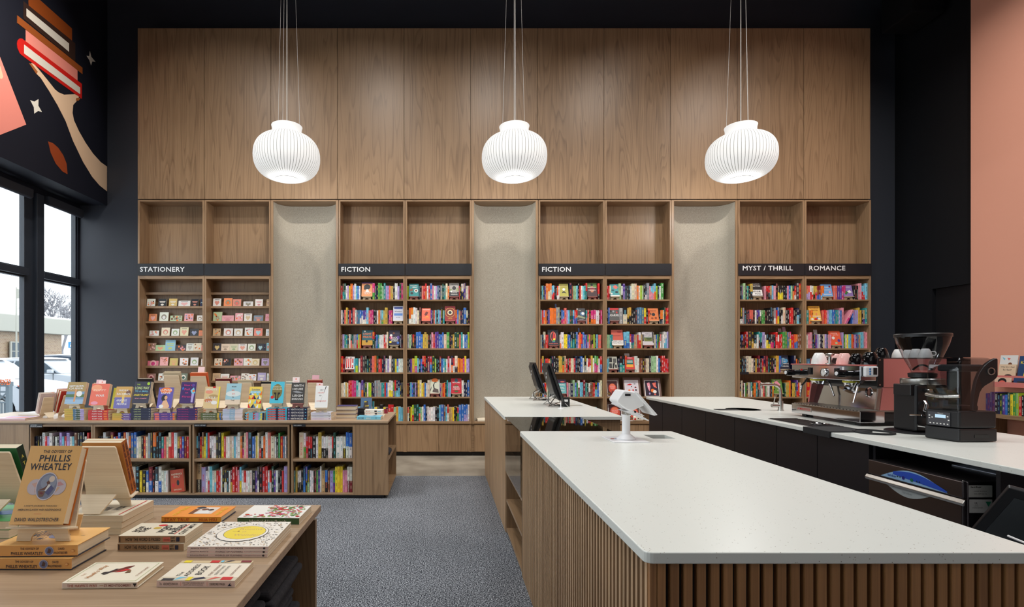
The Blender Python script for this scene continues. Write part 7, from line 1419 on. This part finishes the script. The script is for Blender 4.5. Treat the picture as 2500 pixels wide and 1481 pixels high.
fp = thing('flag_pole', (-22, 27.5, GZ), 'thin white flag pole before the low building', 'pole'); xf = PX(40, 27.5); MB().cyl((xf, 27.5, GZ), (xf, 27.5, PZ(700, 27.5)), .05, .03).build('pole', WHW, fp); MB().prism([(xf, PZ(703, 27.5)), (xf+1.1, PZ(725, 27.5)), (xf+.6, PZ(728, 27.5)), (xf, PZ(728, 27.5))], 27.49, 27.51).build('flag', WHW, fp)
hs = thing('parking_sign', (-19, 27, GZ), 'small blue accessible parking sign on a post outside', 'sign'); xs_ = PX(173, 28); MB().cyl((xs_, 28.03, GZ), (xs_, 28.03, 2.1), .035).build('post', STEEL, hs)
B((xs_-.13, 27.98, PZ(849, 28)), (xs_+.13, 28.0, PZ(834, 28))).build('sign_plate', plain('sign_blue', rgb(60, 140, 200), .4), hs); sm = MB(); M_ = T(xs_, 27.975, PZ(842, 28)) @ RX(90); sm.face([(-.04, -.09, 0), (.05, -.09, 0), (.02, .0, 0), (0, .05, 0), (-.02, 0, 0)], wt, M=M_); sm.face([(.01+.02*math.cos(a), .09+.02*math.sin(a), 0) for a in [i*.8 for i in range(8)]], wt, M=M_); sm.build('symbol', PRINT, hs)
rl = thing('steel_railing', (-7.6, 9, GZ), 'grey steel railing with snow and orange berries outside the left window', 'railing')
RXc = -7.7
def rp(px, py): Y = 9.3; return (PX(px, Y), Y, PZ(py, Y))
GRY = plain('grey_railing_paint', rgb(84, 96, 104), .6)
ra, rb_ = PX(-40, 9.3), PX(24, 9.3)
B((ra, 9.27, PZ(943, 9.3)), (rb_, 9.38, PZ(932, 9.3))).build('top_rail', GRY, rl); B((ra, 9.29, PZ(958, 9.3)), (rb_, 9.34, PZ(954, 9.3))).build('rail', GRY, rl); B((ra, 9.29, PZ(984, 9.3)), (rb_, 9.34, PZ(980, 9.3))).build('rail', GRY, rl)
for px in (20, -10, -38): B((PX(px, 9.3)-.03, 9.28, GZ+.1), (PX(px, 9.3)+.03, 9.36, PZ(943, 9.3))).build('post', GRY, rl)
cr = MB(); cr.cyl(rp(-8, 980), rp(18, 957), .012, seg=6); cr.cyl(rp(-8, 957), rp(18, 980), .012, seg=6); cr.build('cross_brace', GRY, rl)
for k in range(3): B((PX(2+k*7, 9.3)-.008, 9.31, PZ(1030, 9.3)), (PX(2+k*7, 9.3)+.008, 9.33, PZ(984, 9.3))).build('baluster', GRY, rl)
sn = MB(); rr = random.Random(4)
for k in range(10): sn.lathe([(.0001, .0), (.09, .02), (.08, .07), (.0001, .10)], T(PX(-38+k*6.6, 9.32), 9.32, PZ(932, 9.3)+rr.uniform(0, .03)), 10)
tag(sn.build('snow_cap', SNOW, smooth=True), 'lumps of snow resting on the outdoor railing', 'snow', kind='stuff')
bm2 = MB(); 
for k in range(60): bm2.lathe([(.0001, -.012), (.012, 0), (.0001, .012)], T(PX(rr.uniform(-10, 24), 9.25), 9.25+rr.uniform(-.04, .04), PZ(rr.uniform(926, 938), 9.25)), 6)
tag(bm2.build('berries', plain('orange_berries', rgb(200, 100, 50), .5)), 'dried orange berries poking through the railing snow', 'berries', kind='stuff')
